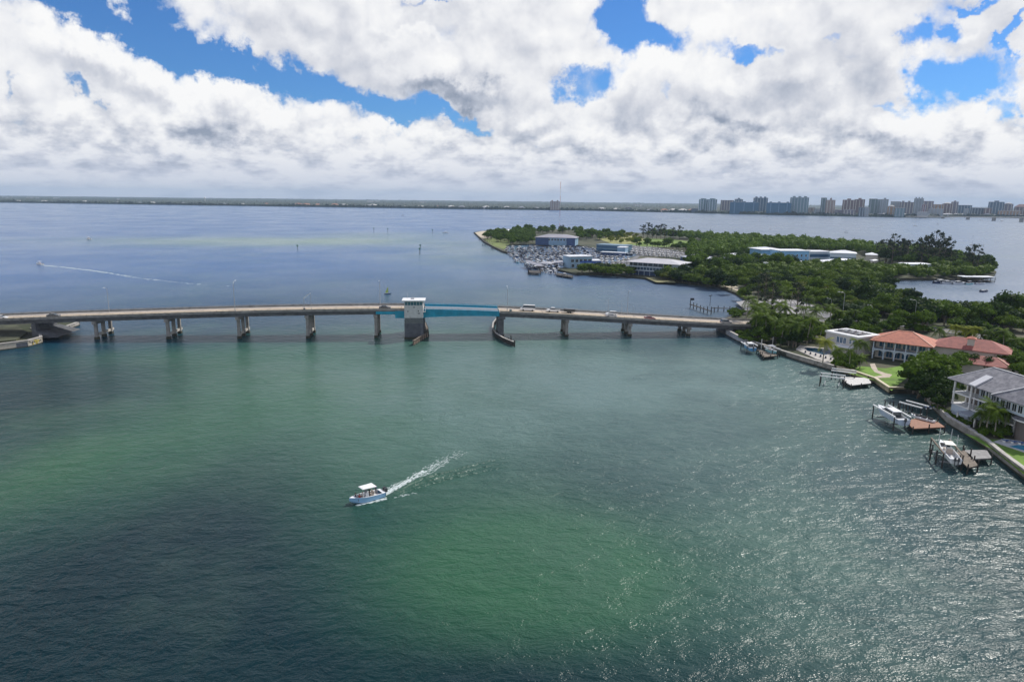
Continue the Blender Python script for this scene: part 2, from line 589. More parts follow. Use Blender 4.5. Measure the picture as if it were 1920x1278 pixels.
# ------------------------------------------------------------------ water
def water_material():
    m = bpy.data.materials.new('bay_water')
    m.use_nodes = True
    nt = m.node_tree
    b = nt.nodes['Principled BSDF']
    k = NG(nt)
    pos = k.node('ShaderNodeNewGeometry').outputs['Position']
    sp = k.node('ShaderNodeSeparateXYZ')
    k.put(sp.inputs[0], pos)
    X, Y = sp.outputs[0], sp.outputs[1]

    def patch(px, py, rx, ry, soft=1.0):
        """soft tint ellipse: shoal, channel, painted shade or glare, surveyed by centre and half widths"""
        c = G(px, py)
        wx = (G(px + rx, py) - c).length
        wy = abs(G(px, py - ry).y - G(px, py + ry).y) / 2
        a = k.m('MULTIPLY_ADD', X, 1 / wx, -c.x / wx)
        bb = k.m('MULTIPLY_ADD', Y, 1 / wy, -c.y / wy)
        r = k.m('ADD', k.m('MULTIPLY', a, a), k.m('MULTIPLY', bb, bb))
        return k.m('DIVIDE', soft, k.m('MULTIPLY_ADD', r, r, 1.0))

    def total(rows):
        acc = None
        for row in rows:
            p = patch(*row)
            acc = p if acc is None else k.m('ADD', acc, p)
        return acc
    big = k.noise(pos, .006, 5, .6)
    mid = k.noise(pos, .03, 5, .6)
    wob = k.m('MULTIPLY', k.m('SUBTRACT', k.m('ADD', big, mid), 1.0), 1.3)
    green = total([(560, 800, 380, 120, .8), (420, 680, 330, 40, .8), (980, 1080, 310, 140, 1.05), (820, 720, 260, 70, .5),
                   (60, 900, 120, 90, .45), (760, 1240, 300, 60, .35), (850, 632, 300, 22, .6), (1300, 1000, 300, 100, .25)])
    green = k.m('ADD', green, wob, clamp=True)
    deep = total([(430, 930, 150, 130, .55), (200, 1160, 460, 230, .95), (720, 1300, 520, 130, .6), (1350, 1330, 560, 150, .5), (130, 720, 200, 50, .7), (1180, 900, 140, 60, .3)])  # channel tints, with cloud shade painted into the water colour
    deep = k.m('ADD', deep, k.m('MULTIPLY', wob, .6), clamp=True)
    shoal = total([(440, 453, 270, 9, .55), (720, 442, 120, 8, .4), (600, 452, 260, 6, .3)])
    shoal = k.m('ADD', shoal, k.m('MULTIPLY', wob, .4), clamp=True)
    glare = total([(950, 690, 420, 60, .8), (1400, 700, 300, 60, .8), (1450, 900, 340, 140, .5), (820, 800, 260, 70, .5), (1600, 1150, 300, 120, .22), (880, 470, 110, 26, .8), (1000, 560, 200, 30, .5), (1000, 760, 260, 60, .35)])  # pale patches: glare on the water painted into its colour
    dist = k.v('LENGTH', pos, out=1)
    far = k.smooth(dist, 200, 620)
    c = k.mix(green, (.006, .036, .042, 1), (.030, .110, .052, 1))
    c = k.mix(k.m('MULTIPLY', deep, .95), c, (.002, .018, .026, 1))  # channel tint and painted cloud shade
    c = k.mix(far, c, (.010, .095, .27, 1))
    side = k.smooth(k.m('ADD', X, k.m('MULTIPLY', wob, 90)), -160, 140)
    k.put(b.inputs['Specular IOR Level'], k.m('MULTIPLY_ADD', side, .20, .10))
    c = k.mix(k.m('MULTIPLY', k.smooth(k.m('DIVIDE', X, Y), -.12, .3), k.smooth(dist, 230, 500)), c, (.12, .17, .25, 1))  # paler far water to the right, glare put into the colour
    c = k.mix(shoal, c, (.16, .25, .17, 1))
    c = k.mix(k.m('MULTIPLY', k.m('MULTIPLY', glare, k.smooth(k.m('ADD', mid, big), .7, 1.25, .5, 1.0)), .85, clamp=True), c, (.12, .195, .185, 1))
    nt.links.new(c, b.inputs['Base Color'])
    b.inputs['IOR'].default_value = 1.333
    gust = k.noise(pos, .011, 4, .55)
    k.put(b.inputs['Roughness'], k.m('MULTIPLY_ADD', side, .14, k.smooth(gust, .35, .65, .12, .20)))
    # waves: wind chop over a longer swell, running obliquely across the bay
    mp = k.node('ShaderNodeMapping')
    mp.inputs['Rotation'].default_value = (0, 0, R(-24))
    mp.inputs['Scale'].default_value = (.62, 1.0, 1.0)
    k.put(mp.inputs['Vector'], pos)
    w1 = k.noise(mp.outputs[0], .40, 4, .66, 2.1, .3)
    w2 = k.noise(mp.outputs[0], .085, 2, .5)
    h = k.m('ADD', k.m('MULTIPLY', w1, 1.25), k.m('MULTIPLY', w2, .9))
    bn = k.node('ShaderNodeBump')
    bn.inputs['Distance'].default_value = 1.0
    calm = k.smooth(dist, 300, 900, 1.0, .55)
    k.put(bn.inputs['Strength'], k.m('MULTIPLY', calm, k.m('MULTIPLY', k.smooth(gust, .3, .7, .5, .95), k.m('MULTIPLY_ADD', side, -.25, 1.0))))
    k.put(bn.inputs['Height'], h)
    nt.links.new(bn.outputs[0], b.inputs['Normal'])
    return m


FAR = 16000.0
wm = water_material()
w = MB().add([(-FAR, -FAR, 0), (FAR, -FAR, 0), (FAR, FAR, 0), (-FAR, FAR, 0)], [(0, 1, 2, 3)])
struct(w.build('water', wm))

# ------------------------------------------------------------------ land
def poly_px(pts, z):
    return [tuple(G(x, y, z)[:2]) for x, y in pts]


def ground_mat():
    m = bpy.data.materials.new('island_soil')
    m.use_nodes = True
    nt = m.node_tree
    b = nt.nodes['Principled BSDF']
    k = NG(nt)
    pos = k.node('ShaderNodeNewGeometry').outputs['Position']
    n = k.noise(pos, .035, 6, .6)
    n2 = k.noise(pos, .4, 3, .6)
    c = k.mix(k.smooth(n, .42, .6), (.030, .038, .014, 1), (.095, .088, .052, 1))
    c = k.mix(k.smooth(n2, .4, .7, 0, .5), c, (.05, .07, .02, 1))
    nt.links.new(c, b.inputs['Base Color'])
    b.inputs['Roughness'].default_value = .95
    return m


soil = ground_mat()
LZ = 1.4
# shoreline surveyed from the photograph, waterline positions
ISLAND = [(888, 437), (897, 444), (908, 455), (928, 466), (942, 473), (951, 476), (946, 461), (1000, 459), (1075, 460), (1120, 468), (1178, 472), (1205, 474),
          (1190, 483), (1150, 494), (1135, 500), (1060, 503), (1046, 508), (1080, 516), (1150, 517), (1180, 521), (1240, 527), (1300, 534), (1345, 539), (1380, 553), (1402, 568), (1408, 585),
          (1386, 592), (1352, 604), (1360, 622), (1385, 640), (1420, 652), (1470, 668), (1530, 686), (1570, 696), (1595, 703), (1640, 718),
          (1668, 738), (1700, 738), (1735, 742), (1752, 765), (1772, 790), (1790, 803), (1830, 826), (1858, 848), (1888, 872), (1925, 901), (2080, 1020),
          (2500, 1020), (2500, 580), (2100, 582), (1930, 583), (1850, 587), (1770, 584), (1712, 567), (1664, 541), (1640, 531), (1700, 525), (1780, 526), (1835, 526), (1862, 521), (1868, 512),
          (1850, 500), (1790, 486), (1700, 474), (1600, 464), (1500, 456), (1400, 450), (1300, 444), (1200, 438), (1100, 432), (1000, 430), (930, 431)]
isl = MB().prism([tuple(G(x, y)[:2]) for x, y in ISLAND], -3.0, LZ, 1, 0)
struct(isl.build('island_ground', [soil, seawall_base]))
LEFT_SHORE = [(-500, 640), (-200, 662), (0, 657), (40, 652), (79, 641), (76, 628), (60, 622), (118, 622), (150, 609), (140, 603), (60, 600), (-400, 600)]
struct(MB().prism([tuple(G(x, y)[:2]) for x, y in LEFT_SHORE], -3.0, LZ, 1, 0).build('shore_ground', [soil, seawall_base]))


def patch(name, pts, m, z=LZ + .02, kind=True):
    o = MB().prism(poly_px(pts, z), z - .015, z).build(name, m)
    return struct(o)


patch('beach', [(890, 436), (905, 433), (935, 435), (950, 438), (930, 442), (915, 446), (905, 448)], sand_m, LZ + .02)
patch('grass_point', [(908, 448), (930, 443), (960, 446), (955, 458), (945, 467), (925, 462)], meadow, LZ + .03)
patch('meadow', [(1180, 446), (1250, 448), (1320, 455), (1325, 464), (1280, 463), (1205, 462), (1180, 458)], mat('green_meadow_grass', (.14, .22, .03), .95, var=.25, vscale=.06), LZ + .04)  # bright green meadow grass
patch('sandy_clearing', [(1120, 447), (1185, 442), (1215, 449), (1190, 457), (1150, 458)], mat('dry_grass_clearing', (.30, .30, .10), .95, var=.25, vscale=.08), LZ + .05)
patch('boatyard_pavement', [(1120, 466), (1200, 458), (1290, 474), (1290, 482), (1200, 480), (1175, 500), (1120, 504), (1185, 484), (1202, 474), (1178, 471)], asphalt, LZ + .02)
patch('lawn', [(1590, 699), (1612, 686), (1660, 690), (1700, 684), (1712, 700), (1690, 716), (1672, 732), (1640, 713)], lawn, LZ + .03)
patch('garden_path', [(1631, 682), (1640, 681), (1646, 694), (1660, 699), (1673, 702), (1668, 707), (1640, 709), (1636, 706), (1655, 703), (1640, 697), (1634, 690)], beige_path, LZ + .05)
patch('lawn', [(1808, 812), (1850, 822), (1900, 826), (1990, 850), (2050, 985), (1925, 893), (1865, 845)], lawn, LZ + .03)
patch('beach_track', [(1336, 522), (1344, 519), (1362, 529), (1385, 539), (1405, 547), (1408, 554), (1398, 551), (1374, 542), (1350, 533)], sand_m, LZ + .03)
patch('waterfront_clearing', [(1210, 520), (1262, 524), (1268, 530), (1230, 529)], mat('dry_grass_clearing2', (.20, .19, .09), .95, var=.3, vscale=.15), LZ + .03)
patch('parking_area', [(1380, 566), (1415, 560), (1455, 561), (1500, 563), (1532, 574), (1528, 584), (1490, 590), (1440, 586), (1398, 582)], mat('parking_asphalt', (.30, .29, .29), .9, var=.2, vscale=.1), LZ + .02)


def strip(name, px, wid, m, z, kerb=True, lines=True):
    pts = [G(x, y, z) for x, y in px]
    # smooth the centre line
    P2 = []
    for i in range(len(pts) - 1):
        p0, p1, p2, p3 = pts[max(i - 1, 0)], pts[i], pts[i + 1], pts[min(i + 2, len(pts) - 1)]
        for t in np.linspace(0, 1, 8, endpoint=False):
            P2.append(.5 * ((2 * p1) + (p2 - p0) * t + (2 * p0 - 5 * p1 + 4 * p2 - p3) * t * t + (3 * p1 - p0 - 3 * p2 + p3) * t ** 3))
    P2.append(pts[-1])

    def off(i, o, zz):
        d = (P2[min(i + 1, len(P2) - 1)] - P2[max(i - 1, 0)])
        nrm = Vector((-d.y, d.x, 0)).normalized()
        p = P2[i] + nrm * o
        return (p.x, p.y, zz)

    def band(o0, o1, z0, z1, mi, mb, lo=0, hi=None):
        rings = [[off(i, o0, z0), off(i, o1, z0), off(i, o1, z1), off(i, o0, z1)] for i in range(lo, hi or len(P2))]
        mb.loft(rings, mi)
    mb = MB()
    band(-wid / 2, wid / 2, z - .3, z, 0, mb)
    if kerb:
        band(wid / 2, wid / 2 + .3, z - .3, z + .13, 1, mb)
        band(-wid / 2 - .3, -wid / 2, z - .3, z + .13, 1, mb)
    if lines:
        band(-.35, -.2, z, z + .006, 2, mb)
        band(.2, .35, z, z + .006, 2, mb)
    return struct(mb.build(name, [m, concrete_pale, marking_y])), P2


# ------------------------------------------------------------------ the bridge
A0 = G(175, 637)
A1 = G(1294, 630.6)
BD = (A1 - A0).normalized()
BN = Vector((-BD.y, BD.x, 0))             # across the bridge, away from the camera
BANG = math.atan2(BD.y, BD.x)
BW = 13.6


def s_of(px, py_base=None):
    """distance along the bridge's near edge seen at column px"""
    d = ray(px, 600)
    # intersect horizontal ray direction with the bridge line
    M = np.array([[d.x, -BD.x], [d.y, -BD.y]])
    r = np.linalg.solve(M, np.array([A0.x, A0.y]))
    return r[1]


def bz(s):
    return float(np.interp(s, ZS, ZV))


ZS = [s_of(x) for x in (-160, 0, 175, 311, 445, 575, 704, 776, 858, 942, 1064, 1183, 1294, 1400, 1470)]
ZV = [4.5, 6.0, 7.1, 7.9, 8.7, 9.2, 9.5, 9.5, 9.2, 8.4, 7.0, 5.4, 3.8, 2.5, 1.9]   # underside of the girders
# a smooth crown through those heights
_s = np.linspace(ZS[0], ZS[-1], 120)
_z = np.interp(_s, ZS, ZV)
_k = np.ones(11) / 11
_z = np.convolve(np.pad(_z, 5, mode='edge'), _k, 'valid')
ZS, ZV = list(_s), list(_z)


def BP(s, o, z):
    p = A0 + BD * s + BN * o
    return Vector((p.x, p.y, z))


bridge = thing('road_bridge', 'long grey concrete road bridge crossing the whole inlet on slender column piers', 'bridge', (0, 0, 0))
sL, sR = s_of(-140), s_of(1440)
sT0, sT1 = s_of(795), s_of(936)      # opening span
DECK = 2.05                           # girder depth plus slab
TOP = DECK


def sweep(mb, s0, s1, o0, o1, z0, z1, mi=0, step=6.0):
    n = max(2, int(abs(s1 - s0) / step))
    rings = []
    for i in range(n + 1):
        s = s0 + (s1 - s0) * i / n
        b = bz(s)
        rings.append([BP(s, o0, b + z0), BP(s, o1, b + z0), BP(s, o1, b + z1), BP(s, o0, b + z1)])
    return mb.loft(rings, mi)


for (a, b) in ((sL, sT0 - .3), (sT1 + .3, sR)):
    mb = MB()
    sweep(mb, a, b, 0, BW, 1.25, 1.6)                   # slab
    for o in (1.0, 3.9, 6.8, 9.7, 12.2):
        sweep(mb, a, b, o - .3, o + .3, 0, 1.25)         # girders
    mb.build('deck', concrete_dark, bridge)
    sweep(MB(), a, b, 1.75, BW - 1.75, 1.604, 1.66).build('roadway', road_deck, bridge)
    mb = MB()
    sweep(mb, a, b, .32, 1.7, 1.604, 1.80)
    sweep(mb, a, b, BW - 1.7, BW - .32, 1.604, 1.80)
    mb.build('sidewalk', concrete_pale, bridge)
    for o0, o1 in ((0.0, .3), (BW - .3, BW)):
        mb = MB()
        sweep(mb, a, b, o0, o1, 1.604, 2.38)
        sweep(mb, a, b, o0 - .05, o1 + .05, 2.383, 2.50)
        sweep(mb, a, b, (o0 + o1) / 2 - .05, (o0 + o1) / 2 + .05, 2.78, 2.86)
        n = int((b - a) / 2.4)
        for i in range(n + 1):
            s = a + (b - a) * i / n
            p = BP(s, (o0 + o1) / 2, bz(s) + 2.5)
            mb.box(p.x - .05, p.x + .05, p.y - .05, p.y + .05, p.z, p.z + .3)
        mb.build('parapet', concrete, bridge)
    mb = MB()
    sweep(mb, a, b, BW / 2 - .22, BW / 2 - .1, 1.664, 1.67, 0)
    sweep(mb, a, b, BW / 2 + .1, BW / 2 + .22, 1.664, 1.67, 0)
    mb.build('centre_line', marking_y, bridge)
    mb = MB()
    sweep(mb, a, b, 1.95, 2.1, 1.664, 1.67, 0)
    sweep(mb, a, b, BW - 2.1, BW - 1.95, 1.664, 1.67, 0)
    mb.build('edge_line', marking, bridge)
    s = a + 5
    while s < b - 2:
        sweep(MB(), s, s + .12, 1.8, BW - 1.8, 1.664, 1.675, 0, 1).build('expansion_joint', metal_dark, bridge)
        s += 13.2

for px in (175, 311, 445, 575, 704, 1064, 1183, 1294):
    s = s_of(px)
    z = bz(s)
    mb = MB()
    c = [BP(s, -.1, 0), BP(s, BW + .1, 0)]
    mb.bar(BP(s, -.2, z - .55), BP(s, BW + .2, z - .55), 1.5, 1.08)
    pier = mb.build('pier', concrete, bridge)
    for o in (1.2, BW / 2, BW - 1.2):
        cm = MB()
        cm.bar(BP(s, o, -2), BP(s, o, z - 1.09), 1.0, 1.1, up=BD)
        cm.build('column', concrete, pier)
        MB().bar(BP(s, o, -2), BP(s, o, 1.0), 1.35, 1.5, up=BD).build('footing', seawall_base, pier)
    if px < 600:
        mb = MB()
        mb.bar(BP(s, 2.1, 1.75), BP(s, BW + .9, 1.75), .6, .9)
        mb.build('strut', concrete_pale, pier)

# the blue opening span
leaf = MB()
n = 20
for o0, o1 in ((-.05, .55), (4.3, 4.8), (8.8, 9.3), (BW - .55, BW + .05)):
    rings = []
    for i in range(n + 1):
        t = i / n
        s = sT0 + (sT1 - sT0) * t
        b = bz(s)
        dep = -1.05 * (1 - t) ** 1.6 + .25 * t
        rings.append([BP(s, o0, b + dep), BP(s, o1, b + dep), BP(s, o1, b + 1.5), BP(s, o0, b + 1.5)])
    leaf.loft(rings)
sweep(leaf, sT0, sT1, 0, BW, 1.503, 1.6)
span = leaf.build('opening_span', blue_steel, bridge)
gm = mat('steel_grid_deck', (.22, .24, .27), .6, .3, var=.2, vscale=2)
sweep(MB(), sT0, sT1, 1.75, BW - 1.75, 1.604, 1.64).build('grid_deck', gm, span)
for o0, o1 in ((0.0, .25), (BW - .25, BW)):
    mb = MB()
    sweep(mb, sT0, sT1, o0, o1, 1.604, 2.2)
    sweep(mb, sT0, sT1, o0 - .08, o1 + .08, 2.203, 2.32)
    sweep(mb, sT0, sT1, o0 + .06, o1 - .06, 2.62, 2.74)
    n2 = 24
    for i in range(n2 + 1):
        s = sT0 + (sT1 - sT0) * i / n2
        b = bz(s)
        mb.bar(BP(s, (o0 + o1) / 2, b + 2.3), BP(s, (o0 + o1) / 2, b + 2.72), .09, .09)
        mb.bar(BP(s, -.16 if o0 < 1 else BW + .16, b + .1), BP(s, -.16 if o0 < 1 else BW + .16, b + 2.2), .14, .2)
    mb.build('railing', blue_steel, span)
sweep(MB(), sT0, sT1, .3, 1.72, 1.604, 1.76).build('footway', metal_grey, span)
cw = MB()
sc0, sc1 = s_of(741), s_of(758)
sweep(cw, sc0, sT0, -.12, .5, -1.35, 1.55)
sweep(cw, sc0, sT0, BW - .5, BW + .12, -1.35, 1.55)
sweep(cw, sc0, sc0 + 3, .51, BW - .51, -1.35, 1.2)
cw.build('counterweight', blue_steel, span)
mb = MB()
sweep(mb, s_of(705), sc0 - .02, -.14, .0, .25, 1.3)
mb.build('blue_fascia', blue_steel, bridge)

# bascule pier carrying the tower and its right-hand neighbour
s0, s1 = s_of(758.5), s_of(793.5)


def rounded(s0, s1, o0, o1, z, r=1.2, k=5):
    pts = []
    for cs, co, a0 in ((s1 - r, o0 + r, -90), (s1 - r, o1 - r, 0), (s0 + r, o1 - r, 90), (s0 + r, o0 + r, 180)):
        for i in range(k + 1):
            a = R(a0 + 90 * i / k)
            pts.append(BP(cs + math.cos(a) * r, co + math.sin(a) * r, z))
    return pts


mb = MB()
mb.loft([rounded(s0, s1, -2.6, BW + 1.5, -3), rounded(s0, s1, -2.6, BW + 1.5, 6.3)])
for i in range(13):                                   # vertical ribs on the faces
    s = s0 + 1.1 + (s1 - s0 - 2.2) * i / 12
    mb.bar(BP(s, -2.66, 1.0), BP(s, -2.66, 6.2), .22, .16, up=BN)
for i in range(24):
    o = -1.2 + i * .7
    mb.bar(BP(s1 + .05, o, 1.0), BP(s1 + .05, o, 6.2), .2, .16, up=BD)
bp = mb.build('bascule_pier', mat('pier_concrete', (.115, .125, .145), .85, var=.2, vscale=.5), bridge)
MB().loft([rounded(s0 - .12, s1 + .12, -2.72, BW + 1.6, -3), rounded(s0 - .12, s1 + .12, -2.72, BW + 1.6, .9)]).build('tide_band', seawall_base, bp)
ts0, ts1 = s0 + .15, s1 + .1
s0, s1 = s_of(934), s_of(945)
zb = bz(s_of(940))
mb = MB()
mb.loft([rounded(s0, s1, .4, BW - .4, -3, .7), rounded(s0, s1, .4, BW - .4, zb - .9, .7)])
mb.loft([rounded(s0 - .4, s1 + .6, -.1, BW + .1, zb - .9, .5), rounded(s0 - .4, s1 + .6, -.1, BW + .1, zb - .02, .5)])
rp = mb.build('rest_pier', concrete_dark, bridge)
MB().loft([rounded(s0 - .15, s1 + .15, .25, BW - .25, -3, .7), rounded(s0 - .15, s1 + .15, .25, BW - .25, .9, .7)]).build('tide_band', seawall_base, rp)

# control tower: stands on the pier's near end
tz = 6.3
tow = thing('control_tower', 'white bridge tender house with glazed top on the grey pier beside the blue span', 'control tower', BP(ts0, 0, tz), BANG)
tow.scale = (1, 1, .9)
W_ = ts1 - ts0
zt = bz(s_of(776)) + 1.6 - tz            # road level above tower base
shell = mat('tower_render', (.52, .53, .53), .75, var=.08, vscale=.8, stain=((.28, .28, .27), .7, .4))
grey_band = mat('tower_base_bands', (.13, .145, .15), .8, var=.15, vscale=.8)
mb = MB()
mb.box(.05, W_ - .05, -2.4, 3.0, 0, 1.2)
mb.box(-.1, W_ + .1, -2.55, 3.1, 1.203, 1.5)
mb.box(.05, W_ - .05, -2.4, 3.0, 1.503, 2.55)
mb.build('base_storey', grey_band, tow)
mb = MB()
mb.box(0, W_, -2.5, 3.05, 2.553, 8.1)
wl = mb.build('wall', shell, tow)
mb = MB()
for x0, x1, z0, z1 in ((1.25, 1.6, 5.2, 5.75), (W_ - 2.0, W_ - 1.6, 5.4, 5.9), (W_ - 2.05, W_ - 1.2, 4.4, 4.75), (W_ - 3.9, W_ - 3.1, 7.1, 7.4)):
    mb2 = MB().box(x0, x1, -2.58, -2.505, z0, z1)
    mb2.build('window', glass_dark, wl)
gl = MB().box(.25, W_ - .25, -2.3, 2.9, 8.103, 9.85).build('control_room_glazing', mat('tinted_teal_glass', (.03, .12, .16), .1, spec=.8), tow)
for i in range(7):
    x = .2 + (W_ - .4) * i / 6
    MB().box(x - .06, x + .06, -2.38, -2.302, 8.103, 9.85).build('mullion', shell, gl)
for i in range(5):
    y = -2.2 + 5.0 * i / 4
    for x in (.12, W_ - .2):
        MB().box(x, x + .1, y - .06, y + .06, 8.103, 9.85).build('mullion', shell, gl)
mb = MB()
mb.loft([[(-.75, -3.2, 9.853), (W_ + .75, -3.2, 9.853), (W_ + .75, 3.8, 9.853), (-.75, 3.8, 9.853)],
         [(-.85, -3.3, 10.05), (W_ + .85, -3.3, 10.05), (W_ + .85, 3.9, 10.05), (-.85, 3.9, 10.05)],
         [(-.85, -3.3, 10.45), (W_ + .85, -3.3, 10.45), (W_ + .85, 3.9, 10.45), (-.85, 3.9, 10.45)]])
rf = mb.build('roof', white_paint, tow)
MB().box(2.5, 3.8, 0, 1.4, 10.453, 10.9).build('roof_hatch', metal_grey, rf)
MB().box(W_ + .003, W_ + .9, -1.9, .5, 5.0, 5.15).box(W_ + .85, W_ + .9, -1.9, .5, 5.15, 6.2).build('side_balcony', white_paint, tow)
mb = MB()
mb.cyl((1.0, 2, 10.45), (1.0, 2, 13.0), .05, .03)
mb.build('antenna', metal_grey, tow)

# timber fender walls beside the channel
def fender(name, label, pts, h, face, m_top=timber_dark):
    P3 = [G(x, y) for x, y in pts]
    t = thing(name, label, 'fender wall', P3[0])
    o = P3[0]
    mb, cp, pl = MB(), MB(), MB()
    for a, b in zip(P3[:-1], P3[1:]):
        a, b = a - o, b - o
        for k in range(4):
            z = .25 + (h - .5) * k / 3
            mb.bar(a + Vector((0, 0, z)), b + Vector((0, 0, z)), .25, .34)
        cp.bar(a + Vector((0, 0, h + .1)), b + Vector((0, 0, h + .1)), .75, .16)
        n = max(2, int((b - a).length / 2.0))
        for i in range(n + 1):
            p = a.lerp(b, i / n)
            d = (b - a).normalized()
            q_ = p + Vector((-d.y, d.x, 0)) * .32
            pl.cyl(q_ + Vector((0, 0, -2)), q_ + Vector((0, 0, h + .35)), .18, .17, 7)
    mb.build('wale_boards', face, t)
    cp.build('walkway_cap', m_top, t)
    pl.build('piling', timber_dark, t)['kind'] = 'stuff'
    return t


fender('fender_wall', 'pale timber fender wall curving out from under the control tower', [(791, 606), (797, 612), (801, 622), (802, 631), (790, 638), (775, 647.5)], 1.7, mat('beige_fender_boards', (.36, .27, .21), .85, var=.2, vscale=1.5), timber)  # beige boards on the left fender
fender('fender_wall', 'dark timber fender wall curving out below the right end of the blue span', [(931, 604), (925, 612), (924, 622), (930, 632), (944, 641), (963, 649)], 1.7, timber_dark, concrete_pale)
for (x, y, h) in ((958, 646, 3.6), (965, 650, 2.6), (953, 644, 2.4)):
    p = G(x, y)
    tag(MB().cyl((0, 0, -2), (0, 0, h), .28, .22, 8).build('mooring_pile', timber_dark, loc=p), {3.6: 'tallest dark pile standing at the outer end of the right fender wall', 2.6: 'outermost dark pile at the tip of the right fender wall', 2.4: 'short dark pile on the bridge side of the tall fender pile'}[h], 'pile', 'piles at the end of the fender wall')

# approach road on the right bank
rp_, _P = strip('road', [(1398, 604), (1440, 606), (1500, 604), (1580, 603), (1680, 608), (1800, 624), (1930, 650), (2100, 700)], 9.5, asphalt, LZ + .28)
strip('side_road', [(1412, 572), (1450, 568), (1490, 572), (1530, 582), (1560, 596)], 6.5, asphalt, LZ + .12, lines=False)

# abutments
ab = thing('bridge_abutment', 'dark concrete abutment and slope paving under the left end of the bridge', 'abutment', (0, 0, 0))
sa = s_of(62)
MB().bar(BP(sa, -.4, 3.4), BP(sa, BW + .4, 3.4), 1.6, 2 * (bz(sa) - 3.4) - .02).build('back_wall', concrete_dark, ab)
sb = s_of(108)
mb = MB()
mb.add([BP(sb, -1.5, LZ), BP(sb, BW + 1.5, LZ), BP(sa + .9, BW + 1.5, 3.6), BP(sa + .9, -1.5, 3.6), BP(sa + .9, -1.5, LZ - .5), BP(sa + .9, BW + 1.5, LZ - .5)],
       [(0, 1, 2, 3), (0, 3, 4), (1, 5, 2), (3, 2, 5, 4)])
mb.build('slope_paving', concrete_dark, ab)
ab2 = thing('bridge_abutment', 'low grey abutment under the right end of the bridge by the palms', 'abutment', (0, 0, 0))
sa2 = s_of(1372)
MB().bar(BP(sa2, -.4, 1.0), BP(sa2, BW + .4, 1.0), 1.6, 2 * (bz(sa2) - 1.0) - .02).build('back_wall', concrete_dark, ab2)
MB().bar(BP(sa2, -.3, .8), BP(s_of(1440), -.3, .8), .4, 2.6).build('wing_wall', concrete, ab2)

# left bank seawall, grass slope
def wall_px(name, label, pts, h, th, m, cap=None, z0=-2.0, cat='seawall', base=None):
    P3 = [G(x, y) for x, y in pts]
    o = P3[0].copy()
    t = thing(name, label, cat, o)
    mb, cp, bs = MB(), MB(), MB()
    for i, (a, b) in enumerate(zip(P3[:-1], P3[1:])):
        a, b = a - o, b - o
        d = (b - a).normalized() * (th * .5)
        e = .003 * (i % 2)
        mb.bar(a - d + Vector((0, 0, (h + z0) / 2)), b + d + Vector((0, 0, (h + z0) / 2)), th + e, h - z0 + e)
        cp.bar(a - d * 1.3 + Vector((0, 0, h + .1 + e)), b + d * 1.3 + Vector((0, 0, h + .1 + e)), th + .35 + e, .2)
        bs.bar(a - d * 1.2 + Vector((0, 0, -.75)), b + d * 1.2 + Vector((0, 0, -.75)), th + .1 + e, 2.3 + e)
    mb.build('wall_face', m, t)
    cp.build('wall_cap', cap or concrete_pale, t)
    if base:
        bs.build('tide_stain', base, t)
    return t


lw = wall_px('seawall', 'pale concrete seawall with graffiti at the left edge below the bridge', [(-260, 668), (-60, 661), (0, 657), (53, 650), (78, 643), (74, 627)], 2.4, .6, mat('pale_seawall', (.46, .42, .35), .85, var=.12, vscale=.6, stain=((.2, .18, .14), .5, .5)), base=seawall_base)
# paint on the wall: a dark square patch and yellow-black scrawls
o0 = G(-260, 668)
def on_wall(pa, pb, u0, u1, z0, z1, m, name, n=.34):
    a, b = G(*pa) - o0, G(*pb) - o0
    d = (b - a).normalized()
    nn = Vector((d.y, -d.x, 0)) * n
    p, q_ = a.lerp(b, u0) + nn, a.lerp(b, u1) + nn
    mb = MB().add([(p.x, p.y, z0), (q_.x, q_.y, z0), (q_.x, q_.y, z1), (p.x, p.y, z1)], [(0, 1, 2, 3)])
    return mb.build(name, m, lw)
on_wall((0, 657), (53, 650), .58, .98, .35, 1.9, mat('dark_painted_patch', (.10, .11, .13), .8, var=.2, vscale=1), 'painted_patch')
yl, bk = mat('yellow_spray_paint', (.50, .40, .05), .7), mat('black_spray_paint', (.03, .03, .03), .7)
a, b = G(53, 650) - o0, G(78, 643) - o0
d = (b - a).normalized()
nn = Vector((d.y, -d.x, 0))
random.seed(3)
for m, nm, off in ((bk, 'black_graffiti', .335), (yl, 'yellow_graffiti', .345)):
    mb = MB()
    for k in range(6 if m is bk else 7):
        u, z = random.uniform(.1, .85), random.uniform(.7, 1.9)
        pts = []
        for j in range(9):
            pts.append((u + .10 * math.sin(j * 1.1 + k) * (1 if k % 2 else .6), z + .35 * math.cos(j * .9 + k * 2)))
        for (u0, z0), (u1, z1) in zip(pts[:-1], pts[1:]):
            p, q_ = a.lerp(b, u0) + nn * off, a.lerp(b, u1) + nn * off
            p.z, q_.z = min(max(z0, .3), 2.3), min(max(z1, .3), 2.3)
            if (p - q_).length > .05:
                mb.bar(p, q_, .012, .16, up=nn.cross(q_ - p))
    mb.build(nm, m, lw)
tag(MB().prism(poly_px([(-300, 612), (-40, 608), (20, 604), (52, 626), (30, 640), (-50, 648), (-300, 655)], 1.4), 1.2, 2.1).build('grass_bank', mat('bank_grass', (.06, .065, .035), .95, var=.4, vscale=.2, bump=.6, bscale=3)), 'green grass bank behind the graffiti seawall at the left end of the bridge', 'grass bank')
wall_px('seawall', 'thin dark seawall running out from under the left end of the bridge to a point', [(60, 622), (82, 634), (110, 624), (148, 610), (140, 602)], 1.6, .5, seawall_m, base=seawall_base)
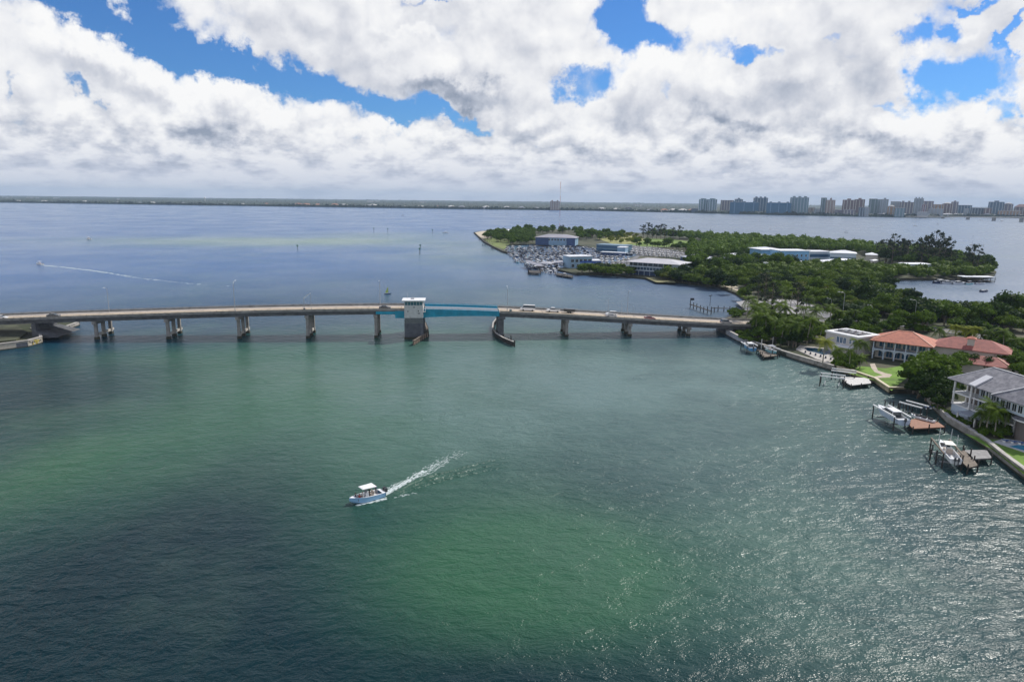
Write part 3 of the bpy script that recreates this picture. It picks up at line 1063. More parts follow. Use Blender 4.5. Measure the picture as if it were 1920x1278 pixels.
# seawalls of the right bank
wall_px('seawall', 'curved pale concrete bulkhead beside the right end of the bridge', [(1358, 612), (1362, 628), (1384, 640), (1400, 645)], 2.3, .6, mat('bulkhead_pale', (.42, .44, .48), .85, var=.15, vscale=.5), base=seawall_base)
sw = wall_px('seawall', 'low weathered seawall below the palms and the blue pool', [(1400, 645), (1432, 655), (1478, 670), (1520, 683), (1562, 695)], 1.8, .6, seawall_m, base=seawall_base)
wall_px('seawall', 'warm-toned capped seawall round the green lawn of the red-roofed house', [(1570, 697), (1597, 704), (1640, 719), (1666, 737), (1692, 737)], 1.8, .5, mat('warm_seawall', (.45, .38, .25), .85, var=.2, vscale=.5), cap=mat('warm_cap', (.66, .58, .42), .8), base=seawall_base)
wall_px('seawall', 'long grey seawall with pale cap passing the white three-storey house', [(1738, 752), (1754, 770), (1778, 795), (1815, 817), (1848, 839), (1880, 866), (1925, 900), (2080, 1018)], 1.9, .6, seawall_m, base=seawall_base)
wall_px('seawall', 'straight dark seawall along the sandy point of the island', [(889, 437), (908, 455), (928, 466), (944, 474), (962, 478)], 1.6, .8, seawall_base, cap=timber_dark)

# ------------------------------------------------------------------ vehicles
def car(kind, paint, paint_name):
    """length along +X, origin on the road under the middle"""
    L, Wd, H = {'sedan': (4.7, 1.85, 1.45), 'suv': (4.9, 1.95, 1.78), 'pickup': (5.6, 2.0, 1.9), 'van': (6.2, 2.1, 2.5)}[kind]
    t = thing({'sedan': 'car', 'suv': 'car', 'pickup': 'pickup_truck', 'van': 'van'}[kind], 'x', {'pickup': 'pickup truck', 'van': 'van'}.get(kind, 'car'))
    w = Wd / 2
    prof = {'sedan': [(-2.3, .75), (-2.25, .98), (-1.5, 1.02), (.9, .95), (2.1, .78), (2.33, .55)],
            'suv': [(-2.4, .8), (-2.42, 1.05), (-1.6, 1.08), (1.1, 1.05), (2.25, .9), (2.42, .6)],
            'pickup': [(-2.75, .8), (-2.78, 1.12), (-.6, 1.12), (1.4, 1.12), (2.55, 1.02), (2.78, .7)],
            'van': [(-3.05, .8), (-3.08, 1.3), (-1.6, 1.35), (1.6, 1.35), (2.85, 1.1), (3.08, .7)]}[kind]
    rings = []
    for x, z in prof:
        k = .94 if abs(x) > L * .42 else 1.0
        rings.append([(x, -w * k, .32), (x, w * k, .32), (x, w * k, z * .75), (x, w * .93 * k, z), (x, -w * .93 * k, z), (x, -w * k, z * .75)])
    MB().loft(rings).build('body', paint, t, smooth=False)
    cab = {'sedan': [(-1.75, .99, -1.05, H), (1.15, .95, .35, H)], 'suv': [(-2.3, 1.04, -2.0, H), (1.25, 1.03, .55, H)],
           'pickup': [(-.75, 1.1, -.5, H), (1.6, 1.1, .85, H)], 'van': [(-3.0, 1.3, -2.95, H), (2.4, 1.2, 1.7, H)]}[kind]
    (xa, za, xb, zb_), (xc, zc, xd, zd) = cab
    ww, wt_ = w * .9, w * .78
    mb = MB()
    mb.loft([[(xa, -ww, za - .02), (xc, -ww, zc - .02), (xc, ww, zc - .02), (xa, ww, za - .02)], [(xb, -wt_, zb_ - .06), (xd, -wt_, zd - .06), (xd, wt_, zd - .06), (xb, wt_, zb_ - .06)]])
    mb.build('windows', glass_dark, t)
    MB().box(xb - .04, xd + .04, -wt_ - .03, wt_ + .03, H - .062, H).build('roof', paint, t)
    for sx in (-1, 1):
        for sy in (-1, 1):
            wh = MB().cyl((sx * L * .31, sy * (w - .2), .34), (sx * L * .31, sy * (w + .02), .34), .34, n=12)
            wh.build('wheel', rubber, t)
    for sy in (-1, 1):
        MB().box(L / 2 - .1, L / 2 + .01, sy * w * .7 - .15, sy * w * .7 + .15, .58, .74).build('headlight', lamp_glass, t)
        MB().box(-L / 2 - .01, -L / 2 + .1, sy * w * .7 - .12, sy * w * .7 + .12, .65, .85).build('tail_light', mat('tail_lamp', (.35, .01, .01), .3), t)
    if kind == 'pickup':
        MB().box(-2.6, -.85, -w * .8, w * .8, 1.121, 1.16).build('truck_bed', rubber, t)
    return t


def on_deck(o, px, lane, rev=False):
    s = s_of(px)
    # lane measured across the deck; find s so that the car is seen at px
    for _ in range(4):
        p = BP(s, lane, bz(s) + 1.67)
        q_ = cam.matrix_world.inverted() @ p
        cx = 960 + q_.x / -q_.z * F_PX
        s += (px - cx) * (-q_.z) / F_PX
    p = BP(s, lane, bz(s) + 1.668)
    o.location = p
    sl = math.atan2(bz(s + 2) - bz(s - 2), 4)
    o.rotation_euler = (0, sl if rev else -sl, BANG + (PI if rev else 0))
    return o


paint = {n: mat(n + '_car_paint', c, .25, .1, spec=.6) for n, c in dict(white=(.78, .78, .78), red=(.20, .012, .015), black=(.02, .021, .025), dark=(.05, .055, .06), grey=(.22, .23, .25), silver=(.45, .46, .48), blue=(.03, .08, .2)).items()}


def label(o, t, group=None):
    o['label'] = t
    if group:
        o['group'] = group
    return o


CARS = 'vehicles driving over the bridge'
label(on_deck(car('sedan', paint['dark'], 'dark'), 101, 4.6), 'dark sedan nearest the left end of the bridge, alone on the road', CARS)
label(on_deck(car('sedan', paint['white'], 'white'), 2, 4.4), 'white car at the far left edge where the bridge begins', CARS)
label(on_deck(car('sedan', paint['black'], 'black'), 722, 4.3), 'black car just left of the white control tower', CARS)
label(on_deck(car('van', paint['white'], 'white'), 989, 9.0, True), 'long white van first to the right of the blue span', CARS)
label(on_deck(car('pickup', paint['white'], 'white'), 1037, 9.3, True), 'white pickup truck towing a dark trailer', CARS)
label(on_deck(car('suv', paint['white'], 'white'), 1146, 9.2, True), 'white car in the far lane side by side with another white car', CARS)
label(on_deck(car('sedan', paint['silver'], 'silver'), 1146, 4.4), 'pale silver car in the near lane beside the white one', CARS)
label(on_deck(car('sedan', paint['red'], 'red'), 1218, 4.4), 'dark red car on the right half of the bridge', CARS)
label(on_deck(car('suv', paint['grey'], 'grey'), 1361, 4.4), 'grey car at the right end of the bridge beside the bulkhead', CARS)
tr = thing('trailer', 'dark box trailer pulled behind the white pickup truck', 'trailer', group=CARS)
MB().box(-2.2, 2.2, -1.05, 1.05, .6, 1.75).build('box_body', paint['dark'], tr)
MB().bar((2.2, 0, .5), (3.2, 0, .5), .12, .12).build('drawbar', metal_dark, tr)
for sx in (-.5, .5):
    for sy in (-1, 1):
        MB().cyl((sx, sy * .9, .34), (sx, sy * 1.12, .34), .34, n=12).build('wheel', rubber, tr)
on_deck(tr, 1067, 9.3, True)
on_deck(tag(MB().box(-.45, .45, -.4, .4, 0, 1.3).box(-.5, .5, -.45, .45, 1.303, 1.42).build('control_cabinet', mat('teal_cabinet', (.02, .10, .12), .5)), 'dark teal equipment cabinet on the near walkway beside the blue span', 'cabinet'), 957, 1.0)
bk_ = thing('bicycle', 'white bicycle and rider crossing the left part of the bridge', 'bicycle')
for x in (-.5, .5):
    mbw = MB()
    for i in range(14):
        a0, a1 = 2 * PI * i / 14, 2 * PI * (i + 1) / 14
        mbw.bar((x + .33 * math.cos(a0), 0, .34 + .33 * math.sin(a0)), (x + .33 * math.cos(a1), 0, .34 + .33 * math.sin(a1)), .04, .04, up=(0, 1, 0))
    mbw.build('wheel', rubber, bk_)
MB().bar((-.5, 0, .34), (-.1, 0, .34), .04, .04).bar((-.1, 0, .34), (-.15, 0, .95), .04, .04, up=(0, 1, 0)).bar((-.13, 0, .8), (.42, 0, .85), .04, .04).bar((-.1, 0, .34), (.42, 0, .85), .04, .04).bar((.5, 0, .34), (.40, 0, 1.0), .04, .04, up=(0, 1, 0)).bar((.40, -.25, 1.0), (.40, .25, 1.0), .04, .04).build('frame', white_paint, bk_)
on_deck(bk_, 603, 2.6)


# ------------------------------------------------------------------ people: one skinned body each
def person(label_, pose, shirt, pants, loc, rz=0.0, group=None, scale=1.0, hair=(.05, .03, .02)):
    sit = pose == 'sit'
    hip = .52 if sit else .93
    J = {'pelvis': (0, 0, hip), 'waist': (-.01, 0, hip + .18), 'chest': (0, 0, hip + .38), 'neck': (0, 0, hip + .55), 'chin': (.02, 0, hip + .62), 'head': (.015, 0, hip + .73), 'crown': (0, 0, hip + .80)}
    E = [('pelvis', 'waist'), ('waist', 'chest'), ('chest', 'neck'), ('neck', 'chin'), ('chin', 'head'), ('head', 'crown')]
    RA = {'pelvis': .145, 'waist': .125, 'chest': .15, 'neck': .055, 'chin': .06, 'head': .095, 'crown': .07}
    for s, n_ in ((1, 'l'), (-1, 'r')):
        if sit:
            J.update({n_ + 'hip': (.03, s * .1, hip - .03), n_ + 'knee': (.44, s * .13, hip), n_ + 'ankle': (.48, s * .13, hip - .42), n_ + 'toe': (.62, s * .14, hip - .46)})
        else:
            J.update({n_ + 'hip': (0, s * .1, hip - .06), n_ + 'knee': (.03, s * .12, .49), n_ + 'ankle': (0, s * .13, .09), n_ + 'toe': (.15, s * .15, .04)})
        J.update({n_ + 'sh': (0, s * .19, hip + .46), n_ + 'elb': (.05, s * .27, hip + .2), n_ + 'wr': (.25, s * .2, hip + .12), n_ + 'hand': (.33, s * .18, hip + .13)})
        E += [('pelvis', n_ + 'hip'), (n_ + 'hip', n_ + 'knee'), (n_ + 'knee', n_ + 'ankle'), (n_ + 'ankle', n_ + 'toe'), ('chest', n_ + 'sh'), (n_ + 'sh', n_ + 'elb'), (n_ + 'elb', n_ + 'wr'), (n_ + 'wr', n_ + 'hand')]
        RA.update({n_ + 'hip': .095, n_ + 'knee': .06, n_ + 'ankle': .04, n_ + 'toe': .035, n_ + 'sh': .06, n_ + 'elb': .042, n_ + 'wr': .03, n_ + 'hand': .035})
    names = list(J)
    me = bpy.data.meshes.new('person')
    me.from_pydata([J[k] for k in names], [(names.index(a), names.index(b)) for a, b in E], [])
    me.materials.append(skin_m)
    me.materials.append(shirt)
    me.materials.append(pants)
    o = bpy.data.objects.new('person', me)
    COL.objects.link(o)
    md = o.modifiers.new('skin', 'SKIN')
    for i, k in enumerate(names):
        me.skin_vertices[0].data[i].radius = (RA[k], RA[k])
    me.skin_vertices[0].data[0].use_root = True
    o.modifiers.new('sub', 'SUBSURF').levels = 1
    dg = bpy.context.evaluated_depsgraph_get()
    m2 = bpy.data.meshes.new_from_object(o.evaluated_get(dg))
    o.modifiers.clear()
    o.data = m2
    m2.materials.clear()
    for m in (skin_m, shirt, pants):
        m2.materials.append(m)
    for p in m2.polygons:
        c = p.center
        p.material_index = 2 if c.z < hip + .06 and c.z > (.1 if not sit else hip - .4) and abs(c.y) < .24 and c.x < .6 and not (c.z > hip + .02 and c.x > .2) else (1 if hip + .06 <= c.z < hip + .56 and c.x < .16 else 0)
        p.use_smooth = True
    hb = MB()
    hb.loft([[(math.cos(a) * r + dx_, math.sin(a) * r * .95, hip + z) for a in [2 * PI * i / 10 for i in range(10)]] for r, z, dx_ in ((.085, .70, -.03), (.108, .76, -.015), (.098, .82, 0), (.05, .865, 0))])
    hb.build('hair', mat('dark_hair', hair, .7), o, smooth=True)
    tag(o, label_, 'person', group)
    o.location = loc
    o.rotation_euler = (0, 0, rz)
    o.scale = (scale,) * 3
    return o


# ------------------------------------------------------------------ boats
def hull_rings(L, B, H, flare=.1, dz=0.0, sheer=.25, n=12, inset=0.0):
    rings = []
    for i in range(n + 1):
        t = i / n
        x = -L / 2 + L * t
        k = 1.0 if t < .45 else max(.02, (1 - ((t - .45) / .55) ** 2.2))
        hb = (B / 2 - inset) * (0.92 + .08 * min(1, t * 3)) * k
        keel = -.35 * H + (H * .95) * max(0, (t - .72) / .28) ** 2.2
        zs = H + sheer * max(0, (t - .3) / .7) ** 1.5
        ch = -.02 + (H * .75) * max(0, (t - .6) / .4) ** 2
        rings.append([(x, 0, keel), (x, hb * (1 - flare) * .96, ch), (x, hb, zs), (x, hb * .9, zs), (x, -hb * .9, zs), (x, -hb, zs), (x, -hb * (1 - flare) * .96, ch)])
    return rings


def make_boat(name, lab, kind='console', L=8.0, B=2.6, H=.95, hullm=None, topm=None, sole=None, group=None, cat='motorboat', engines=1, deckm=None):
    t = thing(name, lab, cat, group=group)
    hullm = hullm or gel_white
    topm = topm or white_paint
    sole = sole or mat('deck_nonskid', (.62, .62, .60), .7)
    hr = hull_rings(L, B, H)
    vs = [[p for p in r] for r in hr]
    h = MB()
    # outer shell (open), gunwale band and inner well
    shell_ = [[r[2], r[1], r[0], r[6], r[5]] for r in vs]
    h.loft([[Vector(p) for p in r] for r in shell_], cap=False, closed=False)
    h.add([r for r in shell_[0]], [(0, 1, 2, 3, 4)])
    h.build('hull', hullm, t)
    wellL, wellR = (.05, .86) if kind in ('console', 'skiff') else (.05, .35)
    dk = MB()
    n = len(vs)
    for i in range(n - 1):
        a, b = vs[i], vs[i + 1]
        tm = (i + .5) / (n - 1)
        open_ = wellL < tm < wellR
        ins = .72 if open_ else 0.0
        if open_:
            for s in (1, -1):
                a0, b0 = Vector((a[2][0], s * a[2][1], a[2][2])), Vector((b[2][0], s * b[2][1], b[2][2]))
                a1, b1 = Vector((a0.x, a0.y * .84, a0.z)), Vector((b0.x, b0.y * .84, b0.z))
                a2, b2 = Vector((a1.x, a1.y, H * .38)), Vector((b1.x, b1.y, H * .38))
                dk.add([a0, b0, b1, a1], [(0, 1, 2, 3)], 0)
                dk.add([a1, b1, b2, a2], [(0, 1, 2, 3)], 0)
            dk.add([(a[2][0], -a[2][1] * .84, H * .38), (b[2][0], -b[2][1] * .84, H * .38), (b[2][0], b[2][1] * .84, H * .38), (a[2][0], a[2][1] * .84, H * .38)], [(0, 1, 2, 3)], 1)
        else:
            dk.add([a[5], b[5], b[2], a[2]], [(0, 1, 2, 3)], 0)
    dk.build('deck', [deckm or gel_white, sole], t)
    z0 = H * .38
    if kind == 'console':
        MB().loft([[(-.35, -.42, z0), (.45, -.42, z0), (.45, .42, z0), (-.35, .42, z0)], [(-.3, -.38, z0 + 1.05), (.2, -.38, z0 + 1.15), (.2, .38, z0 + 1.15), (-.3, .38, z0 + 1.05)]]).build('console', gel_white, t)
        MB().bar((.28, 0, z0 + 1.1), (.02, 0, z0 + 1.65), .75, .04, up=(1, 0, 0)).build('windshield', glass_dark, t)
        MB().box(-1.3, -.75, -.55, .55, z0, z0 + .75).box(-1.35, -1.25, -.55, .55, z0 + .75, z0 + 1.15).build('helm_seat', vinyl, t)
        MB().box(1.2, 2.2, -.35, .35, z0, z0 + .42).build('bow_seat', vinyl, t)
        tp = MB()
        tp.loft([[(-1.55, -B * .42, z0 + 2.12), (1.15, -B * .36, z0 + 2.12), (1.15, B * .36, z0 + 2.12), (-1.55, B * .42, z0 + 2.12)], [(-1.6, -B * .43, z0 + 2.2), (1.25, -B * .37, z0 + 2.2), (1.25, B * .37, z0 + 2.2), (-1.6, B * .43, z0 + 2.2)], [(-1.4, -B * .36, z0 + 2.28), (1.0, -B * .3, z0 + 2.28), (1.0, B * .3, z0 + 2.28), (-1.4, B * .36, z0 + 2.28)]])
        top = tp.build('hard_top', topm, t)
        for x in (-1.0, .5):
            for s in (-1, 1):
                MB().tube([(x, s * .48, z0), (x * .95, s * .62, z0 + 1.2), (x * .9, s * .7, z0 + 2.13)], .03, 6).build('top_post', metal_grey, top)
    elif kind == 'cruiser':
        mb = MB()
        mb.loft([[(-L * .2, -B * .38, H), (L * .22, -B * .32, H + .08), (L * .22, B * .32, H + .08), (-L * .2, B * .38, H)], [(-L * .17, -B * .33, H + 1.0), (L * .08, -B * .27, H + 1.0), (L * .08, B * .27, H + 1.0), (-L * .17, B * .33, H + 1.0)]])
        mb.build('cabin_windows', glass_dark, t)
        MB().loft([[(-L * .26, -B * .36, H + 1.0), (L * .09, -B * .3, H + 1.0), (L * .09, B * .3, H + 1.0), (-L * .26, B * .36, H + 1.0)], [(-L * .25, -B * .33, H + 1.16), (L * .05, -B * .27, H + 1.16), (L * .05, B * .27, H + 1.16), (-L * .25, B * .33, H + 1.16)]]).build('cabin_roof', topm, t)
        for s in (-1, 1):
            MB().bar((-L * .24, s * B * .36, H), (-L * .22, s * B * .33, H + 1.0), .1, .1).build('roof_post', gel_white, t)
        MB().loft([[(L * .2, -B * .25, H + .1), (L * .38, -B * .1, H + .2), (L * .38, B * .1, H + .2), (L * .2, B * .25, H + .1)], [(L * .2, -B * .2, H + .32), (L * .36, -B * .07, H + .32), (L * .36, B * .07, H + .32), (L * .2, B * .2, H + .32)]]).build('foredeck_trunk', gel_white, t)
        rl = MB()
        for s in (-1, 1):
            pts = [(x, s * (B / 2 * (1 if x < 0 else (1 - ((x / L + .05) / .56) ** 2.2)) * .9), H + .6) for x in (L * .05, L * .2, L * .32, L * .42)]
            rl.tube(pts, .025, 5)
        rl.build('bow_rail', metal_grey, t)
    elif kind == 'skiff':
        MB().box(-.5, -.1, -B * .35, B * .35, z0, z0 + .4).build('bench_seat', vinyl, t)
    elif kind == 'pontoon':
        pass
    for e in range(engines):
        y = (e - (engines - 1) / 2) * .65
        mb = MB()
        mb.loft([[(-L / 2 - .75, y - .2, H * .75), (-L / 2 - .12, y - .2, H * .75), (-L / 2 - .12, y + .2, H * .75), (-L / 2 - .75, y + .2, H * .75)], [(-L / 2 - .68, y - .16, H + .55), (-L / 2 - .2, y - .16, H + .5), (-L / 2 - .2, y + .16, H + .5), (-L / 2 - .68, y + .16, H + .55)]])
        mb.box(-L / 2 - .5, -L / 2 - .25, y - .07, y + .07, -.5, H * .75 - .003)
        mb.build('outboard_engine', mat('engine_cowl', (.06, .065, .07), .35), t)
    return t


# the running boat in the foreground
c0, c1 = G(716, 932), G(660, 942)
bpos = G(687, 937)
bd = (G(655, 945) - G(712, 928))
brz = math.atan2(bd.y, bd.x)
boat = make_boat('motorboat', 'light blue centre-console motorboat with white top running in the open foreground', 'console', 6.9, 2.45, .95, mat('sky_blue_gelcoat', (.28, .50, .74), .25), engines=2)
boat.location = (bpos.x, bpos.y, .1)
boat.rotation_euler = (0, -.035, brz)
bmx = boat.matrix_world


def aboard(x, y, z):
    return Matrix.Translation(boat.location) @ Matrix.Rotation(brz, 4, 'Z') @ Vector((x, y, z))


dark_cloth, pale_cloth, red_cloth, navy_cloth = mat('dark_cloth', (.03, .03, .035), .9), mat('pale_cloth', (.6, .58, .55), .9), mat('red_cloth', (.35, .05, .04), .9), mat('navy_cloth', (.03, .05, .12), .9)
PG = 'people aboard the light blue motorboat'
person('standing person in dark clothes at the helm under the white boat top', 'stand', dark_cloth, dark_cloth, aboard(-.62, .1, .46), brz, PG)
person('person in dark shirt standing at the stern beside the engines', 'stand', navy_cloth, dark_cloth, aboard(-2.2, -.3, .46), brz, PG)
person('person in pale shirt seated in front of the console', 'sit', pale_cloth, dark_cloth, aboard(.75, .0, .44), brz, PG)
person('bare-shouldered person in red seated at the front of the boat', 'sit', red_cloth, navy_cloth, aboard(1.6, .45, .42), brz + .4, PG)
person('person in dark top seated in the bow, nearest the front', 'sit', dark_cloth, navy_cloth, aboard(2.0, -.35, .40), brz - .5, PG)

# its wake: broken foam lying on ridged water
random.seed(11)
stern = aboard(-3.5, 0, 0)
path = [(712, 932), (735, 918), (765, 901), (800, 883), (835, 862), (870, 846)]
WP = [G(x, y) for x, y in path]
WP[0] = stern


def foam_mesh(P3, wid0, wid1, dens0, dens1, seed, zmax=.16, size=(.18, .6)):
    random.seed(seed)
    mb = MB()
    tot = sum((b - a).length for a, b in zip(P3[:-1], P3[1:]))
    acc = 0
    for a, b in zip(P3[:-1], P3[1:]):
        ln = (b - a).length
        d = (b - a).normalized()
        nn = Vector((-d.y, d.x, 0))
        n = int(ln * (dens0 + (dens1 - dens0) * acc / tot))
        for i in range(n):
            u = random.random()
            t = (acc + ln * u) / tot
            wdt = wid0 + (wid1 - wid0) * t
            o = random.gauss(0, .42) * wdt
            p = a + d * (ln * u) + nn * o
            r = random.uniform(*size) * (1.1 - .5 * t)
            m = random.randint(5, 7)
            a0 = random.uniform(0, 6)
            el_ = random.uniform(1.0, 2.6)
            z = random.uniform(.03, zmax) * (1 - .6 * t)
            ring = []
            for j in range(m):
                w_ = a0 + 2 * PI * j / m
                rr = r * random.uniform(.55, 1.1)
                q_ = p + d * (math.cos(w_) * rr * el_) + nn * (math.sin(w_) * rr * .6)
                ring.append((q_.x, q_.y, .012))
            mb.add(ring + [(p.x, p.y, .02 + z * r)], [(j, (j + 1) % m, m) for j in range(m)])
        acc += ln
    return mb


wk = foam_mesh(WP, .8, 2.8, 34, 7, 5, .08, (.08, .26))
for s in (1, -1):                                        # bow waves peeling off both sides
    pts = [aboard(2.4, s * .8, 0), aboard(0, s * 1.3, 0), aboard(-3.2, s * 1.7, 0), aboard(-6, s * 2.4, 0), aboard(-9, s * 3.2, 0)]
    m2 = foam_mesh(pts, .34, .6, 34, 3.0, 8 + s, .3, (.06, .24))
    wk.add(m2.v, m2.f)
for p in wk.v:
    pass
wko = tag(wk.build('wake', foam_m), 'broken white foam wake trailing behind the light blue motorboat', 'wake')
wko['kind'] = 'stuff'

# long low ridges of the bow wave, real relief in the same water
def ridge(pts, wdt, hgt, name='wake_ridge'):
    rings = []
    for i, p in enumerate(pts):
        d = (pts[min(i + 1, len(pts) - 1)] - pts[max(i - 1, 0)]).normalized()
        nn = Vector((-d.y, d.x, 0))
        k = math.sin(PI * (i + .3) / (len(pts) - .4)) ** .6
        rings.append([p + nn * (wdt * q_) + Vector((0, 0, -.12 + hgt * k * math.cos(q_ * PI / 2) ** 2 + .12 * (1 - abs(q_)))) for q_ in (-1, -.6, -.3, 0, .3, .6, 1)])
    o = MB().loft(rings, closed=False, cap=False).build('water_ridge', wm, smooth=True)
    return struct(o)


def curve_px(pts, n=26):
    P3 = [G(x, y) for x, y in pts]
    out = []
    for i in range(len(P3) - 1):
        p0, p1, p2, p3 = P3[max(i - 1, 0)], P3[i], P3[i + 1], P3[min(i + 2, len(P3) - 1)]
        for t in np.linspace(0, 1, n, endpoint=False):
            out.append(.5 * ((2 * p1) + (p2 - p0) * t + (2 * p0 - 5 * p1 + 4 * p2 - p3) * t * t + (3 * p1 - p0 - 3 * p2 + p3) * t ** 3))
    return out


for k, off in enumerate((0, 6, 13)):
    ridge(curve_px([(726, 936 - off * .2), (780, 914 - off), (840, 897 - off), (900, 884 - off * 1.2), (960, 872 - off * 1.4)], 14), .8, .38)

# distant boats with wakes
pl = Pool(make_boat('motorboat', 'x', 'console', 7.5, 2.5, .9))
pl.place(G(74, 496), R(160), 'small white motorboat speeding left, far out on the left bay')
w2 = foam_mesh([G(76, 497), G(120, 501), G(180, 508), G(260, 521), G(340, 530), G(430, 537)], 1.0, 3.4, 4, .25, 3, .1, (.3, .9))
o = tag(w2.build('wake', foam_m), 'long thin white wake behind the small motorboat on the left bay', 'wake')
o['kind'] = 'stuff'
pl.place(G(951, 402), R(80), 'tiny white boat on the bay straight above the island point', scale=1.5)
pl.place(G(836, 437), R(30), 'small white boat moored just left of the sandy island point', scale=1.2)
pl.place(G(755, 404), R(190), 'tiny boat in the middle distance before the far shore', scale=1.3)
pl.place(G(166, 449), R(150), 'tiny pale boat at the left end of the green shoal', scale=1.2)
db = make_boat('motorboat', 'dark little boat anchored alone in the inlet on the right', 'skiff', 7, 2.6, 1.1, gel_navy)
db.location = G(1846, 547)
db.rotation_euler = (0, 0, .4)

# small sailing dinghy beyond the bridge
sl = thing('sailing_dinghy', 'dark little dinghy with a yellow-green sail just beyond the bridge', 'sailboat', G(727, 551), .3)
sl.scale = (.8, .8, .7)
hb = MB()
hb.loft([[Vector((p[0], p[1], p[2])) for p in r] for r in hull_rings(5.0, 1.6, .5)])
hb.build('hull', gel_navy, sl)
MB().cyl((.4, 0, .3), (.4, 0, 6.3), .05, .03).build('mast', metal_dark, sl)
MB().add([(.3, 0, .9), (-1.9, .25, 1.0), (-.7, .15, 4.0), (.35, 0, 6.1), (.3, .04, .9), (-1.9, .29, 1.0), (-.7, .19, 4.0), (.35, .04, 6.1)], [(0, 1, 2, 3), (7, 6, 5, 4), (0, 4, 5, 1), (1, 5, 6, 2), (2, 6, 7, 3)]).build('sail', mat('lime_sail', (.50, .62, .16), .6), sl)
# channel markers
mk_m = mat('marker_green', (.02, .15, .07), .6)
for (x, y, h, dsc) in ((787, 478, 7, 'taller dark channel marker pole with a square board in the channel'), (788, 466, 4.5, 'shorter channel marker pole farther up the same channel'), (701, 434, 6, 'channel marker pole at the right end of the green shoal'), (727, 435, 6, 'channel marker pole standing right of the one at the shoal end'), (811, 437, 6, 'channel marker pole off the sandy island point'), (1377, 442, 7, 'lone channel marker on the bay beyond the island trees'), (558, 468, 5, 'thin channel marker pole alone below the green shoal')):
    p = thing('channel_marker', dsc, 'channel marker', G(x, y), group='channel markers standing in the bay')
    MB().cyl((0, 0, -2), (0, 0, h), .25, .22, 8).build('pole', timber_dark, p)
    MB().box(-.8, .8, -.3, -.24, h - 1.6, h - .1).build('sign_board', mk_m, p)
# sailboats at anchor beyond the island
sb_ = thing('sailboat', 'x', 'sailboat', group='sailboats anchored beyond the island')
hb = MB()
hb.loft([[Vector(p) for p in r] for r in hull_rings(10.0, 3.1, 1.2)])
hb.build('hull', gel_white, sb_)
MB().cyl((.6, 0, 1.0), (.6, 0, 14), .14, .09).build('mast', metal_grey, sb_)
MB().cyl((.5, 0, 2.3), (-4, 0, 2.4), .16, .16).build('furled_sail', canvas_blue, sb_)
MB().box(-2, 2.2, -.8, .8, 1.25, 1.75).build('cabin', gel_white, sb_)
ps = Pool(sb_)
for x, y, t in ((1378, 441, 'white sailboat anchored behind the trees nearest the long meadow'), (1333, 429, 'white sailboat anchored farthest out beyond the meadow'), (1444, 430, 'white sailboat anchored out beyond the blue-walled building'), (1716, 424, 'sailboat at anchor left of the causeway on the open bay'), (1758, 421, 'sailboat at anchor nearest the left end of the causeway'), (1823, 460, 'sailboat with a bare mast off the tall pines on the right'), (1586, 436, 'sailboat at anchor beyond the middle of the island woods')):
    ps.place(G(x, y), random.uniform(0, 6), t)


# ------------------------------------------------------------------ docks and lifts of the right bank
def dock_frame(pa, pb):
    a, b = G(*pa), G(*pb)
    d = (b - a).normalized()
    return a, d, Vector((-d.y, d.x, 0)), (b - a).length


def deck_quad(px4, name, lab, m, z=1.5, group=None, pile_every=3.0, pile_h=.9, rails=False, cat='dock', pm=timber_dark):
    P3 = [G(x, y, z) for x, y in px4]
    o = sum(P3, Vector()) / len(P3)
    o.z = 0
    t = thing(name, lab, cat, o, group=group)
    poly = [(p.x - o.x, p.y - o.y) for p in P3]
    MB().prism(poly, z - .18, z).build('deck_boards', m, t)
    k = 0
    for a, b in zip(poly, poly[1:] + poly[:1]):
        a, b = Vector((*a, 0)), Vector((*b, 0))
        n = max(1, int((b - a).length / pile_every))
        for i in range(n):
            p = a.lerp(b, i / n)
            MB().cyl((p.x, p.y, -2), (p.x, p.y, z + pile_h * (.6 + .5 * ((k * 7) % 5) / 4)), .16, .15, 7).build('pile', pm, t)
            k += 1
    MB().prism([(x * .97, y * .97) for x, y in poly], z - .45, z - .183).build('joists', timber_dark, t)
    return t


def lift(px_c, rz, L, B, z, lab, group, m=None):
    """boat lift: four piles, two side beams and two cradle beams"""
    c = G(*px_c, z)
    c.z = 0
    t = thing('boat_lift', lab, 'boat lift', c, rz, group)
    for sx in (-1, 1):
        for sy in (-1, 1):
            MB().cyl((sx * L / 2, sy * B / 2, -2), (sx * L / 2, sy * B / 2, z + 1.9), .17, .15, 8).build('pile', timber_dark, t)
    for sy in (-1, 1):
        MB().bar((-L / 2 - .3, sy * B / 2, z + 2.0), (L / 2 + .3, sy * B / 2, z + 2.0), .28, .3).build('top_beam', m or white_paint, t)
    for sx in (-.6, .6):
        mb = MB().bar((sx * L / 2, -B / 2, z - .55), (sx * L / 2, B / 2, z - .55), .2, .3)
        mb.bar((sx * L / 2, -B / 2, z - .4), (sx * L / 2, -B / 2, z + 1.9), .04, .04, up=(1, 0, 0)).bar((sx * L / 2, B / 2, z - .4), (sx * L / 2, B / 2, z + 1.9), .04, .04, up=(1, 0, 0))
        mb.build('cradle_beam', metal_grey, t)
    return t


LG = 'boat lifts along the right bank'
